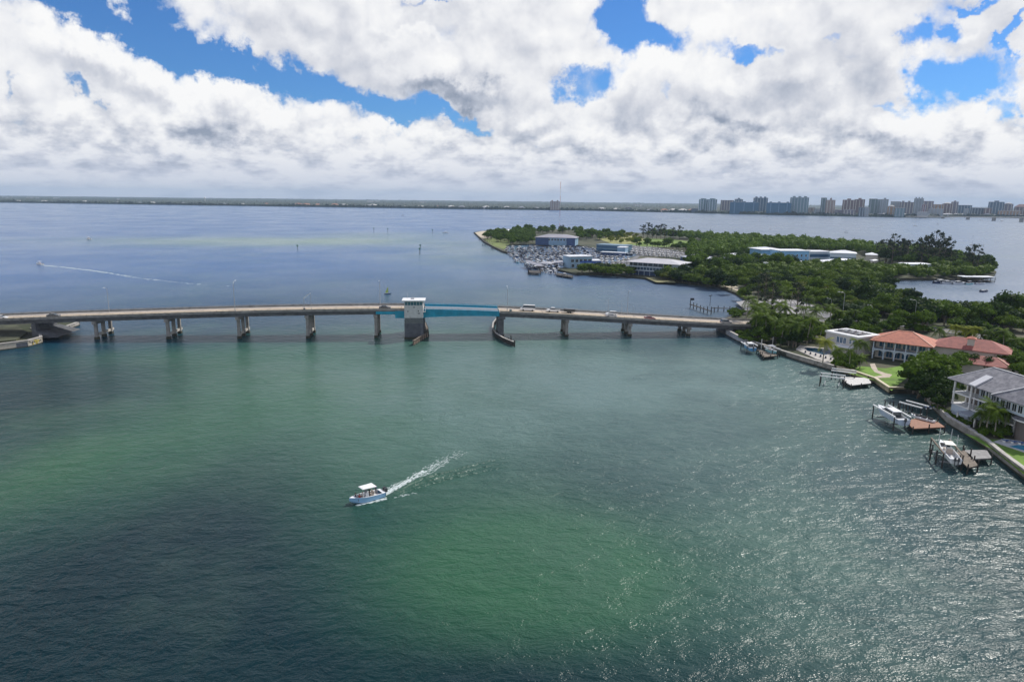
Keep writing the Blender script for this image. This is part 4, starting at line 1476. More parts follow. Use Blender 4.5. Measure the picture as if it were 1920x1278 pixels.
# cruiser on its lift by the reddish dock
a_, b_ = G(1692, 795, 1.6), G(1648, 770, 1.6)
rz_ = math.atan2(b_.y - a_.y, b_.x - a_.x)
mid_ = (a_ + b_) / 2
L_ = (b_ - a_).length
lift((1670, 784), rz_, L_ * .9, 3.9, 1.5, 'lift with white beams holding the white cabin cruiser', LG)
cr = make_boat('cabin_cruiser', 'white cabin cruiser with dark blue windows raised on a lift by the reddish dock', 'cruiser', L_ * 1.12, 3.4, 1.2, mat('bluish_white_gelcoat', (.50, .58, .72), .25), cat='cabin cruiser')
cr.location = (mid_.x, mid_.y, 1.75)
cr.rotation_euler = (0, 0, rz_)
deck_quad([(1698, 789), (1720, 783), (1758, 790), (1772, 800), (1712, 803)], 'dock', 'reddish timber dock beside the white cabin cruiser', timber_red, 1.5, 'docks along the right bank', 3.2)
# jet skis and gear on that dock
js = thing('jet_ski', 'x', 'jet ski', group='jet skis parked on the reddish dock')
hb = MB()
hb.loft([[Vector(p) for p in r] for r in hull_rings(3.1, 1.15, .45)])
hb.build('hull', gel_white, js)
MB().box(-1.1, .2, -.22, .22, .5, .85).build('seat', rubber, js)
MB().bar((.55, -.4, 1.0), (.55, .4, 1.0), .06, .06).bar((.9, 0, .5), (.5, 0, 1.0), .35, .1).build('handlebar', metal_dark, js)
pj = Pool(js)
for i, (x, y, t) in enumerate(((1718, 782, 'leftmost jet ski on the reddish dock'), (1729, 785, 'second jet ski from the left on the reddish dock'), (1741, 788, 'jet ski nearest the seawall on the reddish dock'))):
    p = G(x, y, 1.65)
    pj.place((p.x, p.y, 1.62), rz_ + .4, t)
hm_ = lift((1712, 771), rz_ + .5, 5.5, 3.0, 1.3, 'small lift with white frame behind the jet skis', LG)
# row of piles behind the cruiser
for i, (x, y) in enumerate(((1658, 768), (1667, 770), (1674, 768), (1683, 772), (1693, 773), (1704, 775), (1710, 772))):
    p = G(x, y)
    tag(MB().cyl((0, 0, -2), (0, 0, 2.6), .17, .15, 7).build('mooring_pile', timber_dark, loc=p), 'dark mooring pile in the row standing behind the white cabin cruiser', 'pile', 'row of piles behind the cruiser')
# bow rider on lift by the grey dock
a_, b_ = G(1792, 868, 1.6), G(1762, 832, 1.6)
rz2 = math.atan2(b_.y - a_.y, b_.x - a_.x)
mid_ = (a_ + b_) / 2
L2 = (b_ - a_).length
lift((1773, 853), rz2, L2 * .8, 3.6, 1.3, 'low lift holding the white open boat by the grey dock', LG, timber)
cb = make_boat('motorboat', 'white open boat with small hard top raised on a lift by the grey dock', 'console', L2, 2.5, .95, gel_white, mat('cream_top', (.8, .78, .7), .5), engines=2)
cb.location = (mid_.x, mid_.y, 1.5)
cb.rotation_euler = (0, 0, rz2)
deck_quad([(1792, 848), (1806, 843), (1820, 852), (1834, 872), (1815, 876), (1800, 862)], 'dock', 'narrow grey finger dock beside the white open boat', timber, 1.5, 'docks along the right bank', 2.6, 1.3)
deck_quad([(1808, 843), (1850, 843), (1860, 858), (1822, 860)], 'dock', 'square grey platform dock joined to the long seawall', mat('grey_boards', (.30, .29, .28), .9, var=.2, vscale=1), 1.5, 'docks along the right bank', 3.5, .7)
for (x, y, t) in ((1760, 818, 'white guide pole left of the white open boat'), (1782, 820, 'white guide pole behind the white open boat'), (1793, 832, 'white guide pole by the corner of the grey dock')):
    tag(MB().cyl((0, 0, -2), (0, 0, 3.4), .08, .06, 6).build('guide_pole', white_paint, loc=G(x, y + 10)), t, 'pole', 'white guide poles by the open boat')
for (x, y, h, t) in ((1743, 862, 2.6, 'leftmost dark pile outside the white open boat'), (1754, 868, 3.0, 'dark pile just outside the white open boat'), (1747, 850, 2.2, 'dark pile off the bow of the white open boat')):
    tag(MB().cyl((0, 0, -2), (0, 0, h), .2, .17, 8).build('mooring_pile', timber_dark, loc=G(x, y)), t, 'pile', 'piles outside the white open boat')
# empty white lift and pale dock at the lawn
lift((1560, 716), R(118) + .6, 6.5, 4.0, 1.2, 'empty lift with white beams standing left of the pale dock', LG)
deck_quad([(1575, 706), (1628, 708), (1634, 718), (1596, 722), (1586, 716)], 'dock', 'pale slatted dock below the lawn of the red-roofed house', timber_pale, 1.4, 'docks along the right bank', 3.0, .5)
lift((1581, 706), R(118) + .6, 6.5, 3.2, 1.0, 'second empty lift, joined to the pale dock', LG)
# boats by the palms
a_, b_ = G(1417, 660, 1.4), G(1391, 645, 1.4)
rz3 = math.atan2(b_.y - a_.y, b_.x - a_.x)
c3 = make_boat('cabin_cruiser', 'blue-hulled boat with white roof on a lift beside the curved bulkhead', 'cruiser', 8.6, 2.9, 1.1, gel_blue, cat='cabin cruiser')
m_ = (a_ + b_) / 2
c3.location = (m_.x, m_.y, 1.35)
c3.rotation_euler = (0, 0, rz3)
lift((1404, 654), rz3, 6.2, 3.7, 1.1, 'lift under the blue-hulled boat beside the bulkhead', LG)
deck_quad([(1420, 655), (1446, 660), (1458, 666), (1432, 669)], 'dock', 'small dock between the two boats below the palms', timber, 1.3, 'docks along the right bank', 2.6)
c4 = make_boat('motorboat', 'small teal-hulled boat beside the little dock below the palms', 'console', 6.0, 2.3, .9, gel_teal, canvas_grey)
p = G(1447, 661, 1.2)
c4.location = (p.x, p.y, 1.3)
c4.rotation_euler = (0, 0, rz3 + 3.3)
lift((1447, 662), rz3 + .2, 5, 3, 1.0, 'lift under the small teal-hulled boat', LG)
for (x, y) in ((1427, 650), (1448, 646)):
    tag(MB().cyl((0, 0, -2), (0, 0, 4.2), .16, .14, 7).build('mooring_pile', timber_pale, loc=G(x, y + 6)), 'tall pale post ' + ('beside the blue-hulled boat' if x < 1440 else 'behind the small teal boat'), 'post', 'tall pale posts below the palms')
# ruined pier beyond the bridge
rp2 = thing('old_pier', 'ruined timber pier on dark piles beyond the right end of the bridge', 'pier', G(1340, 583))
o_ = G(1340, 583)
for i, (x, y, h) in enumerate([(1294, 577, 5), (1300, 579, 3.5), (1306, 580, 3.2), (1313, 583, 3), (1319, 586, 3), (1326, 588, 3.8), (1333, 590, 4), (1339, 586, 2.8), (1346, 584, 3), (1357, 584, 2.8), (1368, 584, 2.8), (1380, 585, 2.8), (1391, 585, 3)]):
    p = G(x, y) - o_
    MB().cyl((p.x, p.y, -2), (p.x, p.y, h), .24, .2, 7).build('pile', timber_dark, rp2)
mb = MB()
for a, b in (((1294, 577), (1326, 588)), ((1326, 588), (1333, 590)), ((1333, 584), (1395, 586))):
    pa, pb = G(*a) - o_, G(*b) - o_
    mb.bar(pa + Vector((0, 0, 1.9)), pb + Vector((0, 0, 1.9)), 1.1, .25)
mb.build('walkway', timber_dark, rp2)
MB().box(-1.0, 1.0, -.1, .1, 4.0, 5.2).xf(Matrix.Translation(G(1297, 577) - o_)).build('sign_board', metal_dark, rp2)
bird = G(1331, 573) - o_
MB().cyl((bird.x, bird.y, -2), (bird.x, bird.y, 5.5), .12, .1, 6).bar((bird.x - .9, bird.y, 5.3), (bird.x + .9, bird.y, 5.7), .3, .3).build('beacon_post', timber_dark, rp2)


# ------------------------------------------------------------------ street lamps
def lamp(h=10.5, arm=2.2, name='street_lamp'):
    t = thing(name, 'x', 'street lamp')
    MB().tube([(0, 0, 0), (0, 0, h * .5), (0, 0, h)], [.13, .10, .08], 8).build('pole', metal_grey, t)
    MB().tube([(0, 0, h - .02), (0, .35 * arm, h + .45), (0, arm, h + .7)], [.06, .055, .05], 6).build('arm', metal_grey, t)
    MB().loft([[(-.14, arm - .1, h + .62), (.14, arm - .1, h + .62), (.14, arm - .1, h + .78), (-.14, arm - .1, h + .78)], [(-.17, arm + .75, h + .66), (.17, arm + .75, h + .66), (.17, arm + .75, h + .78), (-.17, arm + .75, h + .78)]]).build('lamp_head', lamp_glass, t)
    return t


lp = Pool(lamp())
def lamp_on_bridge(px, side, t, sc=1.0):
    o = lp.place((0, 0, 0), 0, t, 'street lamps along the bridge', sc)
    on_deck(o, px, side)
    o.rotation_euler = (0, 0, BANG + (0 if side < 5 else PI))
    return o
for px, side, t, sc in ((441, .8, 'street lamp on the near side of the bridge, leftmost of all', 1.1), (713, BW - .8, 'street lamp on the far side, left of the white control tower', .95), (951, .8, 'street lamp on the near side just right of the blue span', .95), (1176, BW - .8, 'tallest street lamp, on the far side right of the two white cars', .95), (1140, BW - .8, 'street lamp on the far side right behind the two white cars', .6), (1188, .8, 'short street lamp on the near side right of the tallest one', .5), (205, BW - .8, 'faint street lamp on the far side above the leftmost pier', .9), (1165, BW - .8, 'low lamp on the far side between the white cars and the tallest lamp', .55)):
    lamp_on_bridge(px, side, t, sc)
for px, py, t, dx_ in ((1579, 598, 'street lamp with arm reaching left, tallest over the mangroves', 1), (1556, 594, 'shorter street lamp left of the tallest one over the mangroves', 1), (1713, 610, 'street lamp rising behind the red-roofed house', 1), (1632, 608, 'slim street lamp between the mangroves and the flat-roofed house', 1)):
    p = G(px, py, LZ)
    lp.place(p, PI / 2, t, 'street lamps along the road on the right bank', {1579: 1.15, 1556: .8, 1713: 1.05, 1632: .8}[px])
gt = thing('barrier_gate', 'raised white traffic barrier arm on the bridge, left of the control tower', 'barrier gate', group=None)
MB().box(-.35, .35, -.35, .35, 0, 1.2).build('gate_housing', metal_dark, gt)
MB().cyl((0, 0, 1.2), (0, 0, 5.3), .1, .09).build('post', metal_grey, gt)
MB().bar((0, 0, 5.2), (2.7, 0, 7.2), .14, .22).build('gate_arm', white_paint, gt)
MB().cyl((2.6, .4, 0), (2.6, .4, 7.0), .06, .05).build('support_post', metal_grey, gt)
on_deck(gt, 571, .9)

# ------------------------------------------------------------------ buildings
def frame_of(pa, pb, z=LZ):
    """local frame: origin at front-left corner a, +X along the front towards b, +Y into the building"""
    a, b = G(*pa, z), G(*pb, z)
    d = b - a
    return a, math.atan2(d.y, d.x), d.length


def hip(mb, x0, x1, y0, y1, z, h, ov=.7, mi=0, th=.18, ridge=None):
    x0, x1, y0, y1 = x0 - ov, x1 + ov, y0 - ov, y1 + ov
    if (x1 - x0) > (y1 - y0):
        k = (y1 - y0) / 2 if ridge is None else ridge
        r0, r1 = (x0 + k, (y0 + y1) / 2), (x1 - k, (y0 + y1) / 2)
        vs = [(x0, y0, z), (x1, y0, z), (x1, y1, z), (x0, y1, z), (r0[0], r0[1], z + h), (r1[0], r1[1], z + h)]
        fs = [(0, 1, 5, 4), (1, 2, 5), (2, 3, 4, 5), (3, 0, 4)]
    else:
        k = (x1 - x0) / 2 if ridge is None else ridge
        vs = [(x0, y0, z), (x1, y0, z), (x1, y1, z), (x0, y1, z), ((x0 + x1) / 2, y0 + k, z + h), ((x0 + x1) / 2, y1 - k, z + h)]
        fs = [(0, 1, 4), (1, 2, 5, 4), (2, 3, 5), (3, 0, 4, 5)]
    mb.add(vs, fs, mi)
    mb.box(x0, x1, y0, y1, z - th, z - .003, mi)
    return mb


def roof_tile_mat(name, c, c2, scale=3.0):
    m = bpy.data.materials.new(name)
    m.use_nodes = True
    nt = m.node_tree
    b = nt.nodes['Principled BSDF']
    k = NG(nt)
    oc = k.node('ShaderNodeTexCoord').outputs['Object']
    wv = k.node('ShaderNodeTexWave', wave_type='BANDS', bands_direction='Z')
    wv.inputs['Scale'].default_value = scale
    wv.inputs['Distortion'].default_value = 1.5
    wv.inputs['Detail'].default_value = 2
    k.put(wv.inputs['Vector'], oc)
    n = k.noise(oc, .8, 5, .65)
    cc = k.mix(k.smooth(n, .35, .65), (*c, 1), (*c2, 1))
    cc = k.mix(k.m('MULTIPLY', wv.outputs['Fac'], .35), cc, (c[0] * .45, c[1] * .45, c[2] * .45, 1))
    nt.links.new(cc, b.inputs['Base Color'])
    b.inputs['Roughness'].default_value = .75
    return m


terra = roof_tile_mat('terracotta_tiles', (.58, .20, .12), (.42, .14, .09))
terra_d = roof_tile_mat('dark_red_terracotta_tiles', (.40, .125, .095), (.27, .085, .07))  # darker red tiles on the right-hand roof blocks
shingle = roof_tile_mat('grey_shingles', (.15, .15, .175), (.30, .295, .315))
stucco = mat('pale_stucco', (.52, .49, .45), .8, var=.08, vscale=.5)
stucco_w = mat('blue_shaded_white_stucco', (.54, .63, .73), .8, var=.06, vscale=.5)  # white walls tinted blue, their shade mixed into the colour
tile_cap = mat('ridge_tiles', (.62, .36, .26), .7)
shadow_in = mat('painted_loggia_shade', (.16, .14, .13), .8)  # dark tone painted in place of shade inside porch and bay


def windows(par, x0, x1, n, z0, z1, y, w=1.4, m=None, frame=None):
    for i in range(n):
        x = x0 + (x1 - x0) * (i + .5) / n
        f = MB()
        t = .08
        f.box(x - w / 2 - t, x + w / 2 + t, y - .05, y - .004, z0 - t, z0)
        f.box(x - w / 2 - t, x + w / 2 + t, y - .05, y - .004, z1, z1 + t)
        f.box(x - w / 2 - t, x - w / 2, y - .05, y - .004, z0, z1)
        f.box(x + w / 2, x + w / 2 + t, y - .05, y - .004, z0, z1)
        f.box(x - .03, x + .03, y - .055, y - .02, z0, z1)
        fo = f.build('window', frame or white_paint, par)
        MB().box(x - w / 2, x + w / 2, y - .025, y - .006, z0, z1).build('pane', m or glass_blue, fo)


# --- red-roofed villa
o, a, Lf = frame_of((1635, 671), (1709, 681))
vl = thing('villa', 'two-storey villa with red tiled hip roofs, arches and a columned balcony', 'house', o, a)
W1 = Lf + 4.5
inner = MB().box(.2, W1 - .2, 3.2, 13, 0, 6.4).box(-.0, W1, 2.9, 13.2, 3.3, 3.6).build('wall', stucco, vl)
windows(inner, 1, W1 - 1, 6, .4, 2.7, 2.9 + .3, 1.9, glass_blue)
windows(inner, 1, W1 - 1, 6, 4.0, 6.0, 3.2, 1.9, glass_blue)
mb = MB()
mb.box(-.3, W1 + .3, -.2, 2.895, 3.25, 3.62)
mb.build('balcony_floor', stucco_w, vl)
nb = 5
colm = MB()
for i in range(nb + 1):
    x = W1 * i / nb
    cm = MB().box(x - .22, x + .22, -.1, .34, 0, 3.247).box(x - .17, x + .17, -.05, .29, 3.623, 6.35)
    cm.box(x - .3, x + .3, -.18, .42, 2.35, 2.6)
    cm.build('column', stucco_w, vl)
for i in range(nb):
    x0, x1 = W1 * i / nb + .22, W1 * (i + 1) / nb - .22
    mb = MB()
    r = (x1 - x0) / 2
    cx = (x0 + x1) / 2
    pts_o, pts_i = [], []
    for j in range(13):
        w_ = PI * j / 12
        pts_i.append((cx - r * math.cos(w_), 2.25 + .85 * math.sin(w_)))
        pts_o.append((cx - r * math.cos(w_), 3.24))
    for y_ in (.0, .25):
        mb.add([(p[0], y_, p[1]) for p in pts_i] + [(p[0], y_, p[1]) for p in pts_o], [((j, j + 1, 14 + j, 13 + j) if y_ else (j, 13 + j, 14 + j, j + 1)) for j in range(12)])
    mb.add([(p[0], 0, p[1]) for p in pts_i] + [(p[0], .25, p[1]) for p in pts_i], [(j, j + 1, 14 + j, 13 + j) for j in range(12)])
    mb.build('arch', stucco_w, vl)
    mb = MB()
    mb.box(x0, x1, .02, .1, 4.5, 4.58)
    for j in range(12):
        x = x0 + (x1 - x0) * (j + .5) / 12
        mb.box(x - .025, x + .025, .04, .08, 3.623, 4.497)
    mb.build('balustrade', metal_dark, vl)['kind'] = 'stuff'
mb = hip(MB(), -.3, W1 + .6, -.3, 13, 6.6, 3.3, .9)
rf = mb.build('roof', terra, vl)
cp = MB()
x0, x1, y0, y1 = -1.2, W1 + 1.5, -1.2, 13.9
k = (y1 - y0) / 2
for p, q_ in (((x0, y0, 6.62), (x0 + k, y0 + k, 9.92)), ((x1, y0, 6.62), (x1 - k, y0 + k, 9.92)), ((x0 + k, y0 + k, 9.92), (x1 - k, y0 + k, 9.92))):
    cp.bar(p, q_, .32, .14)
cp.build('ridge_cap', tile_cap, rf)
# right block, set back, and the low wing in front
X2 = W1 + .7
MB().box(X2, X2 + 21, 5.5, 16, 0, 6.0).build('wall', stucco, vl)
rf2 = hip(MB(), X2 - .5, X2 + 21, 5.2, 16.3, 6.2, 3.0, .7).build('roof', terra_d, vl)
MB().box(X2 + 9.3, X2 + 11.3, 6.8, 8.4, 6.6, 9.6).build('chimney', stucco, rf2)
hip(MB(), X2 + 9.2, X2 + 11.4, 6.7, 8.5, 9.72, .7, .35).build('chimney_cap', terra, rf2)
MB().box(X2 + 8.6, X2 + 22.5, -3.0, 5.3, 0, 3.1).build('wall', stucco, vl)
rf3 = hip(MB(), X2 + 8.6, X2 + 22.5, -3.0, 5.4, 3.3, 2.1, .7).build('roof', terra_d, vl)
cp = MB()
x0, x1, y0, y1 = X2 + 7.9, X2 + 23.2, -3.7, 6.1
k = (y1 - y0) / 2
for p, q_ in (((x0, y0, 3.32), (x0 + k, y0 + k, 5.42)), ((x1, y0, 3.32), (x1 - k, y0 + k, 5.42))):
    MB().bar(p, q_, .34, .16).build('ridge_cap', tile_cap, rf3)
MB().box(X2 + 23.3, X2 + 32, 1, 8, 0, 2.8).build('wall', stucco, vl)
hip(MB(), X2 + 23.4, X2 + 32, 1, 8, 3.0, 1.6, .6).build('roof', terra_d, vl)

# --- white three-storey house with grey hip roof
o, a, Lf = frame_of((1782, 772), (1812, 784))
wh = thing('house', 'white three-storey waterfront house with grey hip roof and blue-shaded balconies', 'house', o, a)
Wf = Lf * 4.6
LB = Lf + .3                      # porch bay
blue_shade = stucco_w
mb = MB()
mb.box(LB + .2, Wf, 2.0, 14, 0, 8.8)
mb.box(.2, LB + .2, 4.2, 14, 0, 8.8)
wl = mb.build('wall', stucco_w, wh)
windows(wl, LB + .6, LB + 5.6, 3, 6.1, 8.5, 2.0, 1.2, glass_dark)
windows(wl, LB + 6, Wf - 10, 3, 6.2, 8.5, 2.0, 1.7, glass_dark)
windows(wl, LB + .6, Wf - 6.5, 6, 3.1, 5.4, 2.0, 1.7, glass_dark)
windows(wl, .4, LB, 2, 6.3, 8.4, 4.2, 1.3, glass_dark)
windows(wl, .4, LB, 2, 3.3, 5.3, 4.2, 1.3, glass_dark)
mb = MB()
mb.box(0, LB, 0, 4.195, 0, 2.4)
mb.build('ground_storey', stucco_w, wh)
MB().box(.25, LB + .1, 4.1, 4.19, 2.76, 8.75).build('recess_shade_panel', shadow_in, wl)  # added dark panel painting the shade of the porch recess
for z in (2.75, 5.75):
    MB().box(-.1, LB + .1, -.15, 4.195, z - .34, z).box(LB + .103, Wf - 6, .3, 1.995, z - .34, z).build('balcony_floor', white_paint, wh)
    rl = MB()
    rl.box(-.05, LB + .05, -.12, -.06, z + .95, z + 1.05)
    rl.box(LB + .103, Wf - 6, .33, .39, z + .95, z + 1.05)
    for i in range(24):
        x = .1 + (LB - .2) * i / 23
        rl.box(x - .02, x + .02, -.11, -.07, z + .003, z + .947)
    for i in range(50):
        x = LB + .2 + (Wf - 6.4 - LB) * i / 49
        rl.box(x - .02, x + .02, .34, .38, z + .003, z + .947)
    rl.build('railing', metal_grey, wh)['kind'] = 'stuff'
for x, y in ((.15, 0), (LB - .1, 0), (.15, 3.9)):
    MB().box(x - .2, x + .2, y - .14, y + .26, 2.403, 2.407).box(x - .18, x + .18, y - .12, y + .24, 2.76, 5.4).box(x - .18, x + .18, y - .12, y + .24, 5.76, 8.8).build('column', white_paint, wh)
for i in range(4):
    x = LB + .4 + (Wf - 6.6 - LB) * i / 3 + .1
    MB().box(x - .12, x + .12, .5, .74, 0, 2.4).box(x - .12, x + .12, .5, .74, 2.76, 5.4).box(x - .12, x + .12, .5, .74, 5.76, 8.8).build('column', white_paint, wh)
rf = hip(MB(), -.1, Wf, -.1, 14, 9.0, 3.9, 1.1, ridge=5.2)
rfo = rf.build('roof', shingle, wh)
pale_sh = mat('pale_roof_strip', (.62, .62, .64), .6)
# white standing features: chimney block on the eave and valley strips
MB().bar((LB + 1.2, -1.3, 9.14), (LB + 1.2, 3.4, 11.36), 2.1, .4).build('pale_roof_strip', pale_sh, rfo)
cp = MB()
x0, x1, y0, y1 = -1.2, Wf + 1.1, -1.2, 15.1
cp.bar((x0, y0, 9.03), (x0 + 5.2, (y0 + y1) / 2, 12.93), .25, .14).bar((x1, y0, 9.03), (x1 - 5.2, (y0 + y1) / 2, 12.93), .25, .14).bar((x0 + 5.2, (y0 + y1) / 2, 12.93), (x1 - 5.2, (y0 + y1) / 2, 12.93), .3, .14)
cp.build('ridge_cap', pale_sh, rfo)
hip(MB(), Wf - 9.5, Wf - .4, -1.6, 9, 9.02, 3.6, 1.0).build('front_gablet', shingle, rfo)
_x0, _x1, _y0 = Wf - 10.5, Wf + .6, -2.6
_k = (_x1 - _x0) / 2
for _xa, _s in ((_x0, 1), (_x1, -1)):
    MB().bar((_xa, _y0, 9.06), (_xa + _s * _k, _y0 + _k, 12.66), .5, .16).build('hip_cap', pale_sh, rfo)
MB().box(Wf - 9.4, Wf - .5, -1.4, 1.99, 5.95, 8.8).build('bay_storey', stucco_w, wh)
windows(wl, Wf - 9, Wf - .8, 5, 6.6, 8.3, -1.4, 1.1, glass_dark)
# flat pale roof behind and curved bay with its own skirt roof
MB().box(6, Wf + 6, 14.3, 24, 0, 9.6).build('rear_wing', stucco_w, wh)
hip(MB(), 6, Wf + 6, 14.3, 24, 9.7, 2.6, .8).build('roof', pale_sh, wh)
bay = []
for z, r in ((5.9, 2.4), (5.1, 3.9)):
    bay.append([(Wf - 3 + r * math.cos(R(180 + 180 * j / 12)), 1.9 + r * math.sin(R(180 + 180 * j / 12)), z) for j in range(13)])
mb = MB()
mb.loft(bay, closed=False, cap=False)
mb.build('bay_roof', shingle, wh)
MB().prism([(Wf - 3 + 3.9 * math.cos(R(180 + 180 * j / 12)), 1.9 + 3.9 * math.sin(R(180 + 180 * j / 12))) for j in range(13)], 4.75, 5.09).build('bay_fascia', white_paint, wh)
MB().prism([(Wf - 3 + 2.9 * math.cos(R(180 + 180 * j / 12)), 1.9 + 2.9 * math.sin(R(180 + 180 * j / 12))) for j in range(13)], 0, 4.745).build('bay_wall', shadow_in, wh)  # bay wall given the same painted shade tone
# covered terrace
MB().box(LB + .5, LB + 6.5, -4.0, .25, 2.2, 2.36).build('terrace_roof', mat('terrace_roof_metal', (.33, .36, .42), .5), wh)
for x in (LB + .8, LB + 6.2):
    MB().box(x - .14, x + .14, -3.8, -3.5, 0, 2.197).build('column', white_paint, wh)
# pool terrace before the house
tp = thing('swimming_pool', 'dark tiled swimming pool before the white three-storey house', 'swimming pool')
P4 = poly_px([(1765, 771), (1782, 773), (1822, 790), (1818, 802), (1800, 797)], LZ)
MB().prism(P4, LZ + .02, LZ + .32).build('pool_deck', mat('pool_paving', (.50, .50, .50), .8, var=.1), tp)
P5 = poly_px([(1771, 774), (1782, 776), (1816, 791), (1812, 797), (1799, 793)], LZ)
MB().prism(P5, LZ + .33, LZ + .36).build('water_surface', pool_deep, tp)
# clipped hedge along the wall
hd = MB()
random.seed(4)
# --- neighbouring house at the very right edge
o, a, Lf = frame_of((1909, 793), (1960, 812))
nh = thing('house', 'pale blue-white house cut by the right edge beside the pool loungers', 'house', o, a)
MB().box(0, 14, 0, 10, 0, 4.8).build('wall', stucco_w, nh)
hip(MB(), 0, 14, 0, 10, 5.0, 1.5, .9).build('roof', shingle, nh)
windows(nh, 1, 13, 4, 1.0, 3.5, 0, 1.6)
# pool with loungers at the right edge
tp = thing('swimming_pool', 'bright blue pool with pale deck at the right edge of the lawn', 'swimming pool')
MB().prism(poly_px([(1862, 829), (1882, 823), (1990, 838), (2000, 862), (1925, 850)], LZ), LZ + .04, LZ + .2).build('pool_deck', mat('pool_paving', (.50, .50, .50)), tp)
MB().prism(poly_px([(1892, 838), (1910, 835), (1985, 848), (1990, 858), (1925, 847)], LZ), LZ + .21, LZ + .24).build('water_surface', pool_m, tp)
lo = thing('lounger', 'x', 'lounger', group='loungers by the bright blue pool')
MB().box(-.9, .45, -.33, .33, .28, .36).bar((.45, 0, .33), (1.0, 0, .75), .66, .08).build('cushion', canvas_blue, lo)
MB().box(-.8, -.72, -.3, .3, 0, .277).box(.6, .68, -.3, .3, 0, .4).build('frame', white_paint, lo)
pl2 = Pool(lo)
for (x, y, t) in ((1886, 828, 'lounger nearest the seawall beside the bright blue pool'), (1901, 830, 'middle lounger of three beside the bright blue pool'), (1915, 832, 'lounger at the picture edge beside the bright blue pool')):
    p = G(x, y, LZ + .2)
    pl2.place((p.x, p.y, LZ + .2), R(200), t)
for i, (x, y) in enumerate(((1737, 766), (1744, 765), (1751, 764))):
    p = G(x, y, LZ)
    pl2.place((p.x, p.y, LZ), R(250), ('leftmost', 'middle', 'rightmost')[i] + ' sun lounger of three left of the white three-storey house', 'loungers by the white house')

# --- flat-roofed modern house
o, a, Lf = frame_of((1546, 655), (1606, 669))
fh = thing('house', 'flat-roofed pinkish white modern house with dark roof units behind the palms', 'house', o, a)
ww = Lf
MB().box(0, ww, 0, 11, 0, 6.7).build('wall', mat('warm_white_stucco', (.56, .53, .51), .8, var=.06), fh)
mb = MB()
mb.box(-.4, ww + .4, -.4, 11.4, 6.703, 7.25)
rfo = mb.build('roof', white_paint, fh)
MB().box(1.5, ww - 1.5, 2, 9, 7.253, 7.4).build('roof_recess', mat('dark_roof_membrane', (.10, .10, .11), .9), rfo)
random.seed(9)
for i in range(7):
    x = 2.5 + i * (ww - 5.5) / 6
    MB().box(x, x + .9, 3 + (i % 2) * 2.6, 4.3 + (i % 2) * 2.6, 7.403, 8.0).build('air_conditioner', metal_grey, rfo)
windows(fh, 4.5, 8.7, 3, 3.8, 5.9, 0, 1.05, glass_blue)
windows(fh, 9.6, 12.5, 2, 4.2, 5.7, 0, .7, glass_blue)
MB().box(5.5, 12.6, -3.2, -.05, 3.0, 3.35).build('canopy', white_paint, fh)
for x in (6, 12):
    MB().box(x - .15, x + .15, -3.0, -2.7, 0, 2.997).build('column', white_paint, fh)
tp = thing('swimming_pool', 'deep blue pool on a terrace above the seawall below the palms', 'swimming pool')
MB().prism(poly_px([(1492, 656), (1500, 648), (1555, 655), (1572, 664), (1566, 671), (1558, 684), (1530, 674)], LZ), LZ, LZ + .35).build('pool_deck', concrete_pale, tp)
MB().prism(poly_px([(1508, 653), (1552, 656), (1560, 664), (1545, 667), (1512, 658)], LZ), LZ + .36, LZ + .39).build('water_surface', pool_deep, tp)
bs = Pool(tag(MB().box(-.35, .35, -.35, .35, 0, .9).cyl((0, 0, .9), (0, 0, 1.3), .25, .5, 8).build('planter', mat('dark_planter', (.04, .05, .09), .6)), 'dark planter standing in the row on the pool terrace edge', 'planter', 'planters along the pool terrace'))
for i in range(6):
    bs.place(G(1510 + i * 9.5, 661 + i * 2.6, LZ + .35), scale=.6)

# --- gazebo on the bridge end
gz = thing('gazebo', 'small dark thatched umbrella shelter beside the right end of the bridge', 'gazebo', G(1404, 600, LZ))
MB().cyl((0, 0, 2.9), (0, 0, 4.5), 2.9, .15, 10).build('thatch_roof', mat('thatch', (.07, .065, .06), .95), gz)
for x in (-1.4, 1.4):
    MB().cyl((x, 0, 0), (x, 0, 3.2), .12, .1).build('post', timber, gz)


# ------------------------------------------------------------------ island buildings
def block(px_a, px_b, h, dep, name, lab, wallm, roofm, rh=0.0, ov=.6, bands=None, z=LZ, cat='building', win=None, extra=None):
    o, a, L = frame_of(px_a, px_b, z)
    t = thing(name, lab, cat, o, a)
    w_ = MB().box(0, L, 0, dep, 0, h).build('wall', wallm, t)
    if rh:
        hip(MB(), 0, L, 0, dep, h + .2, rh, ov).build('roof', roofm, t)
    else:
        MB().box(-ov, L + ov, -ov, dep + ov, h + .003, h + .5).build('roof', roofm, t)
    if win:
        for (z0, z1, n, wd) in win:
            windows(w_, .5, L - .5, n, z0, z1, 0, wd, glass_dark)
    if bands:
        for (z0, z1) in bands:
            MB().box(-.02, L + .02, -.04, -.005, z0, z1).build('window_band', glass_blue, w_)
    return t, L


pale_roof = mat('pale_membrane_roof', (.50, .50, .53), .7, var=.1, vscale=.1)
white_roof = mat('white_metal_roof', (.74, .76, .80), .55, var=.05, vscale=.1)
blue_wall = mat('blue_grey_cladding', (.16, .27, .42), .7, var=.12, vscale=.2)
pblue_wall = mat('pale_blue_wall', (.24, .38, .52), .7, var=.12, vscale=.2)
dblue_wall = mat('deep_blue_wall', (.05, .09, .20), .7, var=.12, vscale=.2)
teal_wall = mat('teal_glass_wall', (.10, .20, .28), .3, var=.2, vscale=.2)

